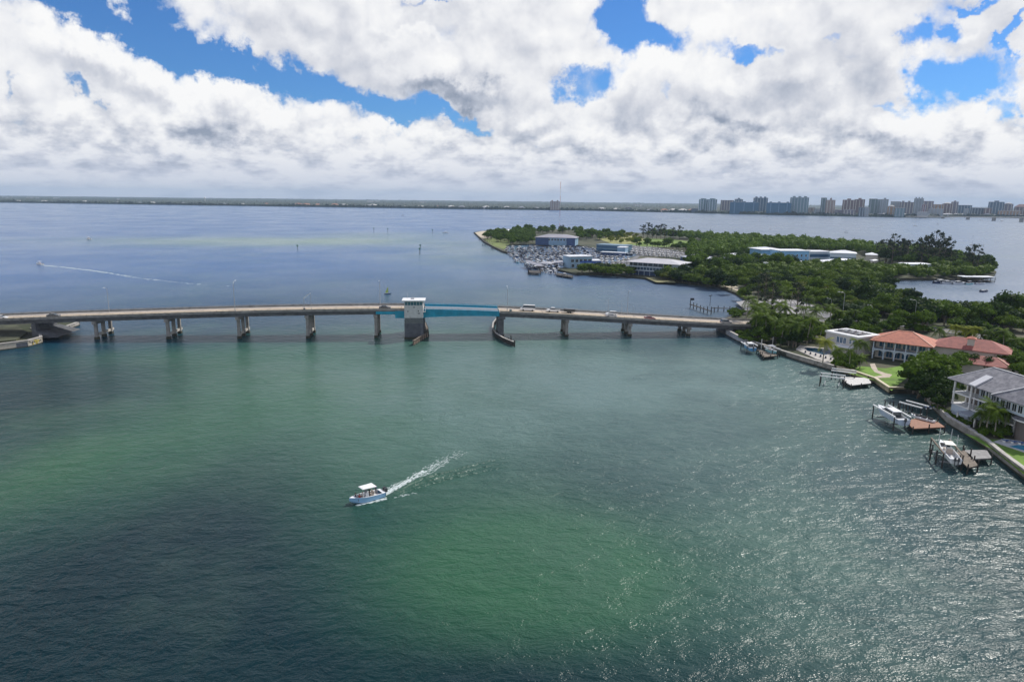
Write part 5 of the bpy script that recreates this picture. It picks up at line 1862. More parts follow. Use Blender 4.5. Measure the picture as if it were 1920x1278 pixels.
# waterfront restaurant
o, a, L = frame_of((1176, 514), (1272, 521))
rs = thing('restaurant', 'long two-storey waterfront building with white hip roof and glazed galleries', 'building', o, a)
D_ = 22
MB().box(1.5, L - 1.5, 2.2, D_, 0, 9.3).build('core_wall', dblue_wall, rs)
for z in (3.9, 6.7):
    pass
MB().box(0, L, .0, D_, 3.2, 3.75).build('gallery_floor', stucco_w, rs)
MB().box(-.8, L + .8, -1.0, D_, 6.0, 6.6).build('gallery_floor', stucco_w, rs)
for z0, z1, n in ((.0, 3.197, 9), (3.753, 5.997, 16), (6.603, 9.3, 10)):
    for i in range(n + 1):
        x = .2 + (L - .4) * i / n
        MB().box(x - .13, x + .13, .15, .41, z0, z1).build('post', stucco_w, rs)
gl = MB().box(.8, L - .8, 1.8, 2.195, 3.753, 5.9).build('lower_glazing', glass_blue, rs)
MB().box(.8, L - .8, 1.8, 2.195, 6.603, 9.2).build('upper_glazing', glass_dark, rs)
MB().box(L - 6, L - .2, .5, 1.79, 6.603, 9.29).build('white_end_bay', stucco_w, rs)
hip(MB(), -.5, L + .5, -1.2, D_, 9.5, 2.6, 1.2).build('roof', mat('pale_hip_roof', (.52, .51, .54), .7, var=.08, vscale=.2), rs)
rl = MB()
rl.box(-.8, L + .8, -1.0, -.9, 7.5, 7.6).box(0, L, 0, .1, 4.6, 4.7)
rl.build('railing', metal_grey, rs)

# long two-storey boat-yard building with a hip roof
t, L = block((1004, 459), (1078, 461), 9.0, 26, 'warehouse', 'long two-storey blue-grey building with hip roof behind the marina', pblue_wall, mat('mauve_grey_roof', (.33, .32, .36), .8, var=.1, vscale=.1), 3.5, 1.2, win=[(5.6, 7.8, 13, 2.0)])
MB().box(-.01, 16, -.3, -.02, 0, 8.9).build('blue_panel', dblue_wall, t)
MB().box(L - 10, L + .01, -.3, -.02, 0, 8.9).build('blue_panel', dblue_wall, t)
t, L = block((1068, 503), (1110, 502), 9.0, 14, 'building', 'blue-white two-part building at the front of the marina', pblue_wall, white_roof, 0, .4, win=[(4.8, 7.0, 5, 2.4), (.8, 3.2, 4, 2.4)])
MB().box(L * .45, L, -.06, -.02, 4.2, 5.6).build('blue_band', mat('vivid_blue_band', (.03, .10, .42), .6), t)
block((1110, 502), (1127, 502), 5.5, 12, 'building', 'low blue and white annex joined to the marina front building', mat('strong_blue_wall', (.06, .13, .40), .7), white_roof, 0, .3)
t, L = block((1118, 471), (1172, 474), 7.0, 18, 'boat_shed', 'blue-glazed shed among the boats at the right of the marina', teal_wall, mat('teal_roof', (.16, .26, .34), .6), 0, .3, bands=[(1, 2.8), (4, 6)])
block((1157, 476), (1172, 476.6), 6.5, 14, 'boat_shed', 'pale blue boxy shed at the right end of the blue-glazed one', pblue_wall, white_roof, 0, .3)
block((1128, 478), (1170, 480), 2.8, 5, 'canopy_shelter', 'white flat canopy in front of the blue-glazed shed', dblue_wall, white_roof, 0, 1.0)
# open dock canopies
for (pa, pb, dep, lab) in (((1009, 502), (1032, 503), 12, 'grey pitched canopy over the fuel dock at the front of the marina'), ((1034, 500), (1056, 501), 12, 'second grey pitched canopy right of the fuel dock one'), ((984, 498), (1008, 507), 5, 'dark long canopy over the outer marina dock')):
    o, a, L = frame_of(pa, pb, 1.3)
    t = thing('dock_canopy', lab, 'canopy', o, a, 'open canopies over the marina docks')
    hip(MB(), 0, L, 0, dep, 3.6, 1.2, .4).build('roof', mat('canopy_grey', (.38, .38, .42), .7), t)
    for x in (0, L / 2, L):
        for y in (0, dep):
            MB().box(x - .1, x + .1, y - .1, y + .1, -1.8, 3.4).build('post', timber_dark, t)
# the right-hand white and blue complex
t, L = block((1427, 487), (1465, 487), 9.5, 24, 'building', 'light blue hall with long white roof in the island woods', mat('light_blue_wall', (.20, .42, .66), .7, var=.1, vscale=.2), white_roof, 1.6, 1.6, win=[(3, 6, 3, 1.6)])
t, L = block((1463, 494), (1515, 494), 11.0, 20, 'building', 'light blue hall with stepped end right of the long white roof', mat('light_blue_wall', (.20, .42, .66)), white_roof, 0, .8, win=[(6, 8, 6, 1.4), (2, 4, 6, 1.4)])
block((1518, 486), (1556, 486), 7.0, 18, 'building', 'white hall with dark band right of the blue halls', stucco_w, white_roof, 0, .6, bands=[(2.0, 5.0)])
block((1556, 489), (1604, 491), 7.5, 18, 'building', 'white peaked hall at the right end of the island complex', stucco_w, white_roof, 2.2, .8, bands=[(2.5, 3.8)])
t, L = block((1494, 500), (1552, 499), 3.4, 10, 'canopy_shelter', 'long low curved white canopy before the island complex', mat('light_blue_wall', (.20, .42, .66)), white_roof, 0, 1.0)
t, L = block((1552, 498), (1600, 494), 3.4, 10, 'canopy_shelter', 'white flat canopy continuing right of the curved one', stucco_w, white_roof, 0, 1.0)
block((1316, 504), (1348, 503), 7.5, 30, 'boat_shed', 'dark blue shed with pale gable roof among trees right of the restaurant', dblue_wall, mat('pale_shed_roof', (.46, .48, .54), .7), 2.4, .6)
block((1369, 492), (1404, 492), 6.5, 12, 'boat_shed', 'long white-roofed shed half hidden by trees, left one', dblue_wall, white_roof, 1.2, .5)
block((1418, 493), (1450, 493), 6.0, 12, 'boat_shed', 'long white-roofed shed half hidden by trees, right one', dblue_wall, white_roof, 1.2, .5)
block((1622, 492), (1644, 493), 7.0, 14, 'house', 'small white-domed roof left of the tall dark pines', stucco, white_roof, 1.6, .5, cat='house')
block((1630, 497), (1636, 497.5), 4.0, 8, 'house', 'little cream hut below the white-domed roof', stucco, white_roof, .8, .5, cat='house')
block((1700, 512), (1745, 512), 7.0, 12, 'house', 'long thin white roof showing above the mangroves left of the inlet dock', stucco_w, white_roof, .6, .6, cat='house')
block((1433, 516), (1438, 516), 9.0, 3, 'tower', 'narrow white tower rising from the mangroves below the blue hall', stucco_w, white_roof, 0, .2, cat='tower')
# white tents of the point
for (pa, pb, lab) in (((933, 437), (944, 437.5), 'white peaked pavilion roof on the sandy point, left one'), ((944, 436.5), (953, 437), 'white peaked pavilion roof on the sandy point, right one')):
    o, a, L = frame_of(pa, pb)
    t = thing('pavilion', lab, 'pavilion', o, a)
    hip(MB(), 0, L, 0, 12, 3.2, 2.6, .8).build('roof', white_roof, t)
    for x in (0, L):
        MB().box(x - .15, x + .15, 0, .3, 0, 3.1).build('post', white_paint, t)
# tall white flag pole palms lamp in front of the sheds
tag(MB().tube([(0, 0, 0), (0, 0, 12)], [.28, .18], 8).box(-.7, .7, -.2, .2, 12, 12.5).build('light_mast', mat('pale_mast', (.45, .47, .5), .5), loc=G(1356, 513, LZ)), 'tall pale pole standing over the trees right of the restaurant', 'mast')
# big radio mast beyond the point
ms = thing('radio_mast', 'very tall thin red and white lattice radio mast rising over the horizon', 'radio mast', G(1049, 431.5, LZ))
red_m, wht_m = mat('mast_red', (.45, .10, .08), .6), mat('mast_white', (.65, .65, .66), .6)
HM = 84.0
for i in range(7):
    z0, z1 = HM * i / 7, HM * (i + 1) / 7
    mb = MB()
    for j in range(3):
        w_ = 2 * PI * j / 3
        x, y = .55 * math.cos(w_), .55 * math.sin(w_)
        mb.bar((x, y, z0), (x, y, z1), .16, .16, up=(1, 0, 0))
        x2, y2 = .55 * math.cos(w_ + 2 * PI / 3), .55 * math.sin(w_ + 2 * PI / 3)
        for q in range(6):
            zz, z2 = z0 + (z1 - z0) * q / 6, z0 + (z1 - z0) * (q + 1) / 6
            mb.bar((x, y, zz), (x2, y2, z2), .09, .09)
    mb.build('mast_section', red_m if i % 2 == 0 else wht_m, ms)
MB().cyl((0, 0, HM), (0, 0, HM + 3), .08, .05, 6).build('antenna', metal_grey, ms)

# ------------------------------------------------------------------ marina
random.seed(21)
gel_shaded = mat('cloud_shaded_gelcoat', (.55, .59, .66), .35)  # white hulls greyed: cloud shade over the marina put into the colour
canvas_shaded = mat('cloud_shaded_navy_canvas', (.02, .03, .08), .85)  # dark covers used to carry more of that painted cloud shade
MG = {
    'a': ('white centre-console motorboat with white top berthed in the marina', 'console', 8.5, 2.7, 1.0, gel_shaded, mat('shaded_white_top', (.66, .68, .72), .6)),
    'b': ('white motorboat with dark navy canvas top standing in for cloud shade, berthed in the marina', 'console', 9.0, 2.8, 1.1, gel_shaded, canvas_shaded),
    'c': ('navy-hulled cabin cruiser berthed in the marina', 'cruiser', 11.0, 3.4, 1.4, gel_navy, white_paint),
    'd': ('white cabin cruiser berthed in the marina', 'cruiser', 10.5, 3.4, 1.4, gel_shaded, mat('shaded_white_top', (.45, .48, .54))),
    'e': ('low white skiff with open cockpit berthed in the marina', 'skiff', 6.5, 2.4, .8, gel_white, white_paint),
    'g': ('dark grey-hulled boat under navy cover standing in for cloud shade in the marina', 'cruiser', 9.5, 3.1, 1.2, mat('dark_grey_hull', (.05, .06, .08), .4), canvas_shaded),
    'f': ('teal-hulled motorboat with grey canvas top berthed in the marina', 'console', 8.0, 2.6, 1.0, gel_teal, canvas_grey),
}
mp_ = {}
for k, (lab, kd, L, B, H, hm1, tm) in MG.items():
    mp_[k] = Pool(make_boat('motorboat' if kd != 'cruiser' else 'cabin_cruiser', lab, kd, L, B, H, hm1, tm, cat='motorboat' if kd != 'cruiser' else 'cabin cruiser', deckm=tm if k == 'g' else gel_shaded, sole=mat('shaded_sole', (.25, .26, .28), .8)))
rows = [(508, 1012, 1060), (502.5, 988, 1052), (497, 984, 1062), (491.5, 966, 1128), (486, 962, 1150), (481, 956, 1170), (476.5, 951, 1188), (472.5, 948, 1196), (469, 949, 1118), (465.5, 950, 1105), (462.5, 992, 1090)]
place_names = ['nearest row, at the front docks', 'second row from the front', 'third row from the front', 'fourth row from the front', 'middle rows', 'middle rows', 'upper middle rows', 'upper rows', 'upper rows', 'farthest rows', 'farthest row of all']
nbm = 0
for ri, (y, x0, x1) in enumerate(rows):
    a, b = G(x0, y), G(x1, y + (x1 - x0) * .004)
    d = (b - a).normalized()
    nn = Vector((-d.y, d.x, 0))
    Lr = (b - a).length
    # finger dock of this row
    mid_ = (a + b) / 2
    t = thing('dock', 'floating timber dock with boats on both sides, ' + place_names[ri], 'dock', (mid_.x, mid_.y, 0), math.atan2(d.y, d.x), 'marina docks')
    MB().box(-Lr / 2, Lr / 2, -.9, .9, .45, .75).build('deck_boards', timber, t)
    for i in range(int(Lr / 12) + 1):
        x = -Lr / 2 + i * 12
        MB().cyl((x, 1.1, -2), (x, 1.1, 2.8), .2, .18, 6).build('pile', timber_dark, t)
    x = 1.5
    while x < Lr - 1 and nbm < 286:
        for side in (-1, 1):
            if random.random() < .10:
                continue
            k = random.choice('aabbbbcccdefggg')
            L = MG[k][2]
            p = a + d * (x + random.uniform(-.3, .3)) + nn * side * (L / 2 + 1.6)
            px_ = cam.matrix_world.inverted() @ p
            rz = math.atan2(nn.y, nn.x) + (PI if side * random.choice((1, 1, -1)) < 0 else 0) + random.uniform(-.05, .05)
            mp_[k].place((p.x, p.y, 0 if y > 474 or x < Lr * .6 else LZ * 0), rz, MG[k][0] + ', ' + place_names[ri], 'boats packed in the island marina', random.uniform(.88, 1.1))
            nbm += 1
        x += random.uniform(4.3, 5.4) + (1.6 if ri > 6 else 0)
# boats on trailers in the yard
pk = Pool(thing('trailer_boat', 'x', 'motorboat'))
for ch_src in [make_boat('tmp', 'x', 'console', 7.5, 2.4, .9)]:
    for c in list(ch_src.children):
        c.parent = pk.proto
        c.location.z += .9
    bpy.data.objects.remove(ch_src)
MB().box(-3.5, 3.2, -.9, .9, .45, .6).build('trailer_frame', metal_dark, pk.proto)
for s in (-1, 1):
    MB().cyl((-1, s * .9, .35), (-1, s * 1.15, .35), .35, n=10).build('wheel', rubber, pk.proto)
YARD = [(1184 + (i % 12) * 8.5 + random.uniform(-1.5, 1.5), 468.5 + (i // 12) * 4.2 + (i % 12) * .75) for i in range(36)] + [(1128 + (i % 6) * 10 + random.uniform(-1.5, 1.5), 486.5 + (i // 6) * 5 + (i % 6) * .3) for i in range(18)]
for i, (x, y) in enumerate(YARD):
    pk.place(G(x, y, LZ), random.uniform(.9, 1.4), 'white motorboat on its trailer ' + ('in the upper yard, ' if i < 36 else 'beside the blue-glazed shed, ') + ('back row', 'second row', 'third row')[(i // 12) if i < 36 else (i - 36) // 6], 'boats on trailers in the yard')
# outer docks: slim black jetties off the straight wall
for i, (x, y, w_) in enumerate(((899, 449.5, 12), (906, 455, 16), (905, 460.5, 18), (921, 467.5, 10))):
    t = thing('jetty', ('uppermost', 'second', 'third and longest', 'lowest')[i] + ' small dark jetty off the straight wall of the island point', 'jetty', G(x, y), .05, 'small jetties off the island point')
    L = (G(x + w_, y) - G(x, y)).length
    MB().box(0, L, -.7, .7, .9, 1.15).build('deck_boards', timber_dark, t)
    for j in range(5):
        MB().cyl((L * j / 4, .8, -2), (L * j / 4, .8, 2.3), .3, .28, 6).build('pile', timber_dark, t)
deck_quad([(990, 506), (1012, 507), (1014, 512), (992, 511)], 'dock', 'outer dark timber pier at the marina mouth', timber_dark, 1.8, 'marina docks', 5, 1.5)
deck_quad([(1046, 511), (1074, 516), (1074, 520), (1044, 515)], 'dock', 'outer dark dock with white boats at the right of the marina mouth', timber_dark, 1.4, 'marina docks', 5, 1.2)
for i in range(6):
    mp_['aed'[i % 3]].place(G(1016 + i * 8.5, 510 + i * 1.6), R(80) + random.uniform(-.3, .3), ('leftmost', 'second', 'third', 'fourth', 'fifth', 'rightmost')[i] + ' white boat moored along the outer edge of the marina mouth', 'boats packed in the island marina')
# inlet dock with boats and blue canopy on the right
t = thing('dock_canopy', 'long pale blue roofed boat dock at the mouth of the right inlet', 'canopy', G(1806, 529), .0)
L = (G(1861, 529) - G(1806, 529)).length
MB().box(0, L, 0, 8, 3.6, 4.0).build('roof', white_roof, t)
MB().box(0, L, .3, 7.7, .6, .9).build('deck_boards', timber_dark, t)
for i in range(8):
    for y in (.2, 7.8):
        MB().box(L * i / 7 - .12, L * i / 7 + .12, y - .12, y + .12, -2, 3.6).build('post', metal_dark, t)
for i, (x, y, k, tt) in enumerate(((1765, 531, 'c', 'navy boat at the left end of the inlet dock'), (1777, 532, 'd', 'white cruiser second from left at the inlet dock'), (1788, 532, 'b', 'blue-topped boat third from left at the inlet dock'), (1798, 533, 'd', 'white cruiser just left of the long roofed dock'), (1818, 533, 'f', 'teal boat under the left half of the long roofed dock'), (1838, 533, 'b', 'blue-topped boat under the right half of the long roofed dock'))):
    mp_[k].place(G(x, y), random.uniform(-.2, .3), tt, 'boats at the inlet dock')

# ------------------------------------------------------------------ trees
def leaf_cloud(mb, lobes, n, size, rng, flat=.35, shell=(.72, 1.06)):
    """many leaf clumps spread through the shell of every lobe"""
    vol = np.array([l[3] * l[4] for l in lobes])
    pr = vol / vol.sum()
    idx = rng.choice(len(lobes), n, p=pr)
    for k in idx:
        cx, cy, cz, rh, rv = lobes[k]
        d = rng.normal(size=3)
        d /= np.linalg.norm(d)
        if d[2] < -.45:
            d[2] *= -.6
        r = rng.uniform(*shell)
        c = np.array([cx + d[0] * rh * r, cy + d[1] * rh * r, cz + d[2] * rv * r])
        nrm = d * .55 + rng.normal(size=3) * .55 + np.array([0, 0, .35])
        nrm /= np.linalg.norm(nrm)
        t = np.cross(nrm, rng.normal(size=3))
        t /= np.linalg.norm(t)
        b = np.cross(nrm, t)
        s = size * rng.uniform(.55, 1.25)
        e = nrm * s * .25
        mb.add([c - t * s - b * s * .35, c + t * s * .1 - b * s * .75 + e, c + t * s + b * s * .2, c - t * s * .1 + b * s * .8 - e], [(0, 1, 2, 3)])


def core(mb, lobes, rng, k=.74):
    for cx, cy, cz, rh, rv in lobes:
        rings = []
        for ph in (-60, -25, 10, 45, 72):
            rings.append([(cx + rh * k * math.cos(R(ph)) * math.cos(2 * PI * j / 8) * rng.uniform(.8, 1.15), cy + rh * k * math.cos(R(ph)) * math.sin(2 * PI * j / 8) * rng.uniform(.8, 1.15), cz + rv * k * math.sin(R(ph)) * rng.uniform(.9, 1.1)) for j in range(8)])
        mb.loft(rings)


def crown_lobes(rad, z0, h, n, rng, spread=.62):
    L = [(0, 0, z0 + h * .55, rad * .62, h * .5)]
    for i in range(n):
        a = 2 * PI * i / n + rng.uniform(-.4, .4)
        r = rad * spread * rng.uniform(.7, 1.15)
        q = rad * rng.uniform(.32, .52)
        L.append((r * math.cos(a), r * math.sin(a), z0 + h * rng.uniform(.25, .75), q, q * rng.uniform(.55, .8)))
    return L


def make_tree(name, lab, cat, rad, z0, h, nl, nleaf, size, lm, seed, trunk_r=.25, core_k=.72):
    rng = np.random.default_rng(seed)
    t = thing(name, lab, cat)
    lobes = crown_lobes(rad, z0, h, nl, rng)
    mb = MB()
    core(mb, lobes, rng, core_k)
    leaf_cloud(mb, lobes, nleaf, size, rng)
    mb.build('crown', lm, t)
    tb = MB()
    tb.tube([(0, 0, -.3), (rng.uniform(-.3, .3), rng.uniform(-.3, .3), z0 * .6), (0, 0, z0 + h * .5)], [trunk_r, trunk_r * .8, trunk_r * .35], 7)
    for cx, cy, cz, rh, rv in lobes[1:5]:
        tb.tube([(0, 0, z0 * .7), (cx * .5, cy * .5, (z0 * .7 + cz) / 2), (cx, cy, cz)], [trunk_r * .5, trunk_r * .35, trunk_r * .15], 5)
    tb.build('trunk', bark, t)
    return t


def make_palm(lab, h, nf, fl, seed, lean=.8, coconut=False):
    rng = np.random.default_rng(seed)
    t = thing('palm_tree', lab, 'palm tree')
    bx, by = rng.uniform(-lean, lean), rng.uniform(-lean, lean)
    MB().tube([(0, 0, -.3), (bx * .2, by * .2, h * .35), (bx * .6, by * .6, h * .7), (bx, by, h)], [.24, .17, .15, .13], 8).build('trunk', bark_palm, t)
    mb = MB()
    for i in range(nf):
        a = 2 * PI * i / nf * 1.618 * 2.0 + rng.uniform(-.2, .2)
        up = rng.uniform(-.55, 1.15)
        L = fl * rng.uniform(.85, 1.1)
        pts = []
        for j in range(9):
            s = j / 8
            r = L * s * math.cos(up * (1 - s) * .6)
            z = L * (math.sin(up) * s * .85 - .62 * s * s * (1.1 - .35 * up))
            pts.append(np.array([bx + math.cos(a) * r, by + math.sin(a) * r, h + z]))
        side = np.array([-math.sin(a), math.cos(a), 0])
        for j in range(8):
            p, q_ = pts[j], pts[j + 1]
            for k in range(2):
                c = p + (q_ - p) * (k / 2)
                s = (j + k / 2) / 8
                ln = fl * .30 * math.sin(PI * min(1, .18 + s * .8)) ** .7
                for sg in (-1, 1):
                    tip = c + side * sg * ln + (q_ - p) * .9 + np.array([0, 0, -ln * .45])
                    wv = (q_ - p) * .42
                    mb.add([c, c + wv, tip + wv * .2, tip], [(0, 1, 2, 3)])
    mb.build('crown', leaf_palm, t)
    return t


def make_pine(lab, h, rad, seed, lm=None, wisps=26):
    """feathery Australian pine: many wispy upright plumes"""
    rng = np.random.default_rng(seed)
    t = thing('pine_tree', lab, 'pine tree')
    tb = MB()
    tb.tube([(0, 0, -.3), (.2, 0, h * .5), (0, .2, h * .93)], [.35, .22, .05], 7)
    mb = MB()
    for i in range(wisps):
        zz = h * rng.uniform(.22, .96)
        a = rng.uniform(0, 2 * PI)
        k = math.sin(PI * min(1, (zz / h - .08) * .98)) ** .7
        r = rad * rng.uniform(.25, 1.0) * max(.25, k)
        c = (math.cos(a) * r, math.sin(a) * r, zz)
        tb.tube([(0, 0, max(.5, zz - r * .9)), (c[0] * .5, c[1] * .5, zz - r * .3), c], [.1, .07, .03], 4)
        leaf_cloud(mb, [(c[0], c[1], c[2], rad * rng.uniform(.2, .36), h * rng.uniform(.045, .085))], 34, .42, rng, shell=(.15, 1.15))
    mb.build('crown', lm or leaf_pine, t)
    tb.build('trunk', bark, t)
    return t


mang = [Pool(make_tree('mangrove_tree', 'x', 'mangrove', 5.2, 1.4, 5.2, 7, 900, .42, leaf_mangrove, s, .2)) for s in (1, 2, 3, 4)]
broad = [Pool(make_tree('broadleaf_tree', 'x', 'tree', 5.0, 2.6, 6.8, 8, 900, .46, leaf_broad, s, .32)) for s in (11, 12, 13)]
darkt = [Pool(make_tree('dark_tree', 'x', 'tree', 5.0, 2.2, 7.2, 8, 900, .46, leaf_dark, s, .32)) for s in (21, 22)]
limet = [Pool(make_tree('yellow_green_tree', 'x', 'tree', 3.6, 1.2, 4.4, 6, 520, .42, leaf_lime, s, .2)) for s in (31,)]
shrub = [Pool(make_tree('shrub', 'x', 'shrub', 2.0, .1, 2.0, 5, 300, .26, leaf_broad, s, .08)) for s in (41, 42)]
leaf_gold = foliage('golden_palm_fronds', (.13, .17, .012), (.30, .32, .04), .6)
keep_leaf = leaf_palm
palm = [Pool(make_palm('x', h, nf, fl, s)) for h, nf, fl, s in ((9, 20, 3.4, 51), (7.5, 18, 3.1, 52), (11, 18, 3.2, 53), (6, 20, 3.4, 54))]
leaf_palm = leaf_gold
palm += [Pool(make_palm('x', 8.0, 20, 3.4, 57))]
leaf_palm = keep_leaf
pine = [Pool(make_pine('x', 19, 5.0, s)) for s in (61, 62, 63)]


def inside(x, y, poly):
    c = False
    n = len(poly)
    for i in range(n):
        x1, y1 = poly[i]
        x2, y2 = poly[i - 1]
        if (y1 > y) != (y2 > y) and x < (x2 - x1) * (y - y1) / (y2 - y1) + x1:
            c = not c
    return c


def scatter(px_poly, spacing, seed, z=LZ):
    """jittered points in a surveyed region, in metres"""
    P = poly_px(px_poly, z)
    xs, ys = [p[0] for p in P], [p[1] for p in P]
    rng = random.Random(seed)
    out = []
    y, r = min(ys), 0
    while y < max(ys):
        x = min(xs) + (r % 2) * spacing / 2
        while x < max(xs):
            p = (x + rng.uniform(-.45, .45) * spacing, y + rng.uniform(-.45, .45) * spacing)
            if inside(*p, P):
                out.append(p)
            x += spacing
        y += spacing * .87
        r += 1
    return out


keepouts = [poly_px(k, LZ) for k in ([(1380, 564), (1455, 559), (1534, 573), (1530, 588), (1440, 588)], [(1336, 520), (1346, 517), (1410, 548), (1410, 557), (1396, 552), (1345, 532)],
                                     [(1170, 472), (1292, 480), (1292, 522), (1176, 518)], [(1424, 472), (1606, 476), (1606, 494), (1496, 502), (1424, 490)], [(1696, 500), (1748, 500), (1748, 514), (1696, 514)],
                                     [(1314, 488), (1350, 488), (1350, 506), (1314, 506)], [(1366, 482), (1452, 482), (1452, 495), (1366, 495)], [(1618, 482), (1646, 482), (1646, 499), (1618, 499)])]


def free(p):
    return not any(inside(p[0], p[1], k) for k in keepouts)


# road corridor kept clear
def near_road(p, d=6.2):
    for q in _P:
        if (q.x - p[0]) ** 2 + (q.y - p[1]) ** 2 < d * d:
            return True
    return False


ntree = {}


def px_of(p, z=LZ):
    q_ = cam.matrix_world.inverted() @ Vector((p[0], p[1], z))
    return 960 + q_.x / -q_.z * F_PX, 639 - q_.y / -q_.z * F_PX


def where(p):
    """which landmark of the place a tree stands by"""
    x, y = px_of(p)
    if x > 1930 or y > 1280:
        return 'beyond the right edge'
    marks = [(900, 442, 'at the sandy tip of the island'), (920, 438, 'left of the white pavilions'), (915, 450, 'at the lower side of the point, by the straight seawall'), (930, 458, 'above the longest small jetty'), (945, 452, 'in the middle of the point park'), (962, 442, 'right of the white pavilions'), (968, 452, 'above the top left corner of the marina'), (975, 436, 'on the outer shore right of the pavilions'), (992, 441, 'at the left roof end of the blue-grey building'), (1010, 434, 'on the outer shore behind the blue-grey building'), (1075, 435, 'on the outer shore by the radio mast'), (940, 440, 'beside the white pavilions'), (985, 448, 'left of the blue-grey hip-roofed building'), (1040, 436, 'behind the blue-grey hip-roofed building'), (1100, 443, 'by the high round dark tree'),
             (1150, 448, 'on the dry clearing'), (1190, 452, 'between the clearing and the meadow'), (1225, 443, 'by the tall pines behind the meadow'), (1260, 466, 'below the green meadow'), (1310, 450, 'behind the right end of the meadow'),
             (1300, 476, 'above the dark blue shed'), (1330, 508, 'in front of the dark blue shed'), (1360, 475, 'behind the left white-roofed shed'), (1435, 470, 'behind the right white-roofed shed'), (1130, 508, 'beside the marina front building'), (1200, 520, 'under the restaurant'), (1290, 520, 'at the right end of the restaurant'),
             (1370, 455, 'on the far shore before the open bay'), (1480, 460, 'behind the light blue halls'), (1580, 470, 'behind the white peaked hall'), (1380, 505, 'between the sheds and the beach track'), (1440, 505, 'by the narrow white tower'), (1520, 508, 'below the curved white canopy'), (1600, 506, 'right of the white canopy'), (1650, 505, 'below the tall dark pines'), (1720, 508, 'by the thin white roof'), (1700, 480, 'behind the tall dark pines'), (1790, 505, 'above the inlet dock'), (1845, 510, 'at the far tip beside the inlet'),
             (1350, 535, 'along the cove below the track'), (1400, 535, 'right of the beach track'), (1450, 540, 'behind the parking area'), (1500, 530, 'mid forest above the parking area'), (1560, 540, 'mid forest left of the inlet'), (1640, 545, 'left of the head of the inlet'), (1550, 580, 'by the two street lamps'), (1620, 585, 'behind the flat-roofed house'), (1690, 590, 'behind the villa, left of the lamp'), (1750, 590, 'behind the villa, right of the lamp'), (1760, 568, 'on the near bank of the inlet'), (1850, 578, 'on the near bank where the inlet opens'), (1820, 605, 'behind the right wing of the villa'), (1900, 600, 'at the right edge beyond the road'),
             (1410, 625, 'nearest the bridge end'), (1450, 640, 'above the teal boat'), (1430, 608, 'at the bridge end beside the road'), (1490, 645, 'above the left end of the terrace wall'), (1490, 618, 'behind the palm grove'), (1530, 640, 'left of the blue pool'), (1570, 690, 'at the seawall below the pool'), (1610, 684, 'at the upper corner of the lawn'), (1375, 630, 'on the bulkhead'), (1845, 815, 'left of the garden palms'), (1885, 812, 'right of the garden palms'), (1700, 618, 'just behind the villa ridge'), (1640, 614, 'between the flat-roofed house and the road'), (1800, 632, 'behind the villa chimney'), (1890, 690, 'beyond the grey roof')]
    return min(marks, key=lambda m: (m[0] - x) ** 2 + 6 * (m[1] - y) ** 2)[2]




def put(pools, pts, lab, grp, s0=.8, s1=1.2, seed=0, zoff=LZ):
    rng = random.Random(seed)
    for p in pts:
        pl_ = rng.choice(pools)
        s = rng.uniform(s0, s1)
        pl_.place((p[0], p[1], zoff), rng.uniform(0, 6.28), lab + ', ' + where(p), grp, (s, s, s * rng.uniform(.85, 1.2)))
        ntree[grp] = ntree.get(grp, 0) + 1


# the mangrove forest of the island, right side: nearest crowns are trees, the rest one mass
MFOR = [[(1345, 541), (1380, 552), (1404, 568), (1410, 548), (1350, 521), (1300, 516), (1235, 518), (1290, 533)],
        [(1405, 545), (1440, 556), (1500, 560), (1545, 578), (1600, 592), (1690, 600), (1800, 608), (1925, 628), (1925, 587), (1850, 591), (1770, 588), (1710, 571), (1655, 543), (1632, 531), (1690, 522), (1780, 522), (1838, 522), (1858, 518), (1862, 512), (1845, 506), (1700, 514), (1600, 502), (1500, 506), (1440, 512), (1360, 518), (1350, 522)]]
cand = []
for i, poly in enumerate(MFOR):
    cand += [p for p in scatter(poly, 7.6, 5 + i) if free(p) and not near_road(p)]
cand.sort(key=lambda p: p[1])
near_m, far_m = cand[:270], cand[270:]
leaf_olive = foliage('olive_mangrove_leaves', (.055, .078, .010), (.15, .18, .022))
leaf_deep = foliage('deep_mangrove_leaves', (.014, .034, .010), (.045, .080, .018))
mang += [Pool(make_tree('mangrove_tree', 'x', 'mangrove', 5.6, 1.4, 4.2, 9, 900, .40, leaf_olive, 5, .2)), Pool(make_tree('mangrove_tree', 'x', 'mangrove', 4.4, 1.6, 7.2, 8, 900, .40, leaf_deep, 6, .2)), Pool(make_tree('mangrove_tree', 'x', 'mangrove', 6.4, 1.2, 5.0, 10, 950, .44, leaf_deep, 7, .2))]
put(mang, near_m, 'olive green mangrove crown', 'mangroves of the island forest', .55, 1.25, 1)


def mass(name, pts, lab, lm, rad, h, nleaf, size, seed, z0=1.0):
    rng = np.random.default_rng(seed)
    mb = MB()
    for p in pts:
        k = rng.uniform(.55, 1.45)
        lobes = [(p[0] + rng.uniform(-1, 1), p[1] + rng.uniform(-1, 1), LZ + z0 + h * k * .5, rad * k * .8, h * k * .5)]
        for j in range(2):
            a = rng.uniform(0, 2 * PI)
            lobes.append((p[0] + rad * .5 * math.cos(a), p[1] + rad * .5 * math.sin(a), LZ + z0 + h * k * rng.uniform(.4, .75), rad * .5, h * .3))
        core(mb, lobes, rng, .8)
        leaf_cloud(mb, lobes, nleaf, size, rng)
    o = mb.build(name, lm)
    tag(o, lab, 'foliage')
    o['kind'] = 'stuff'
    return o


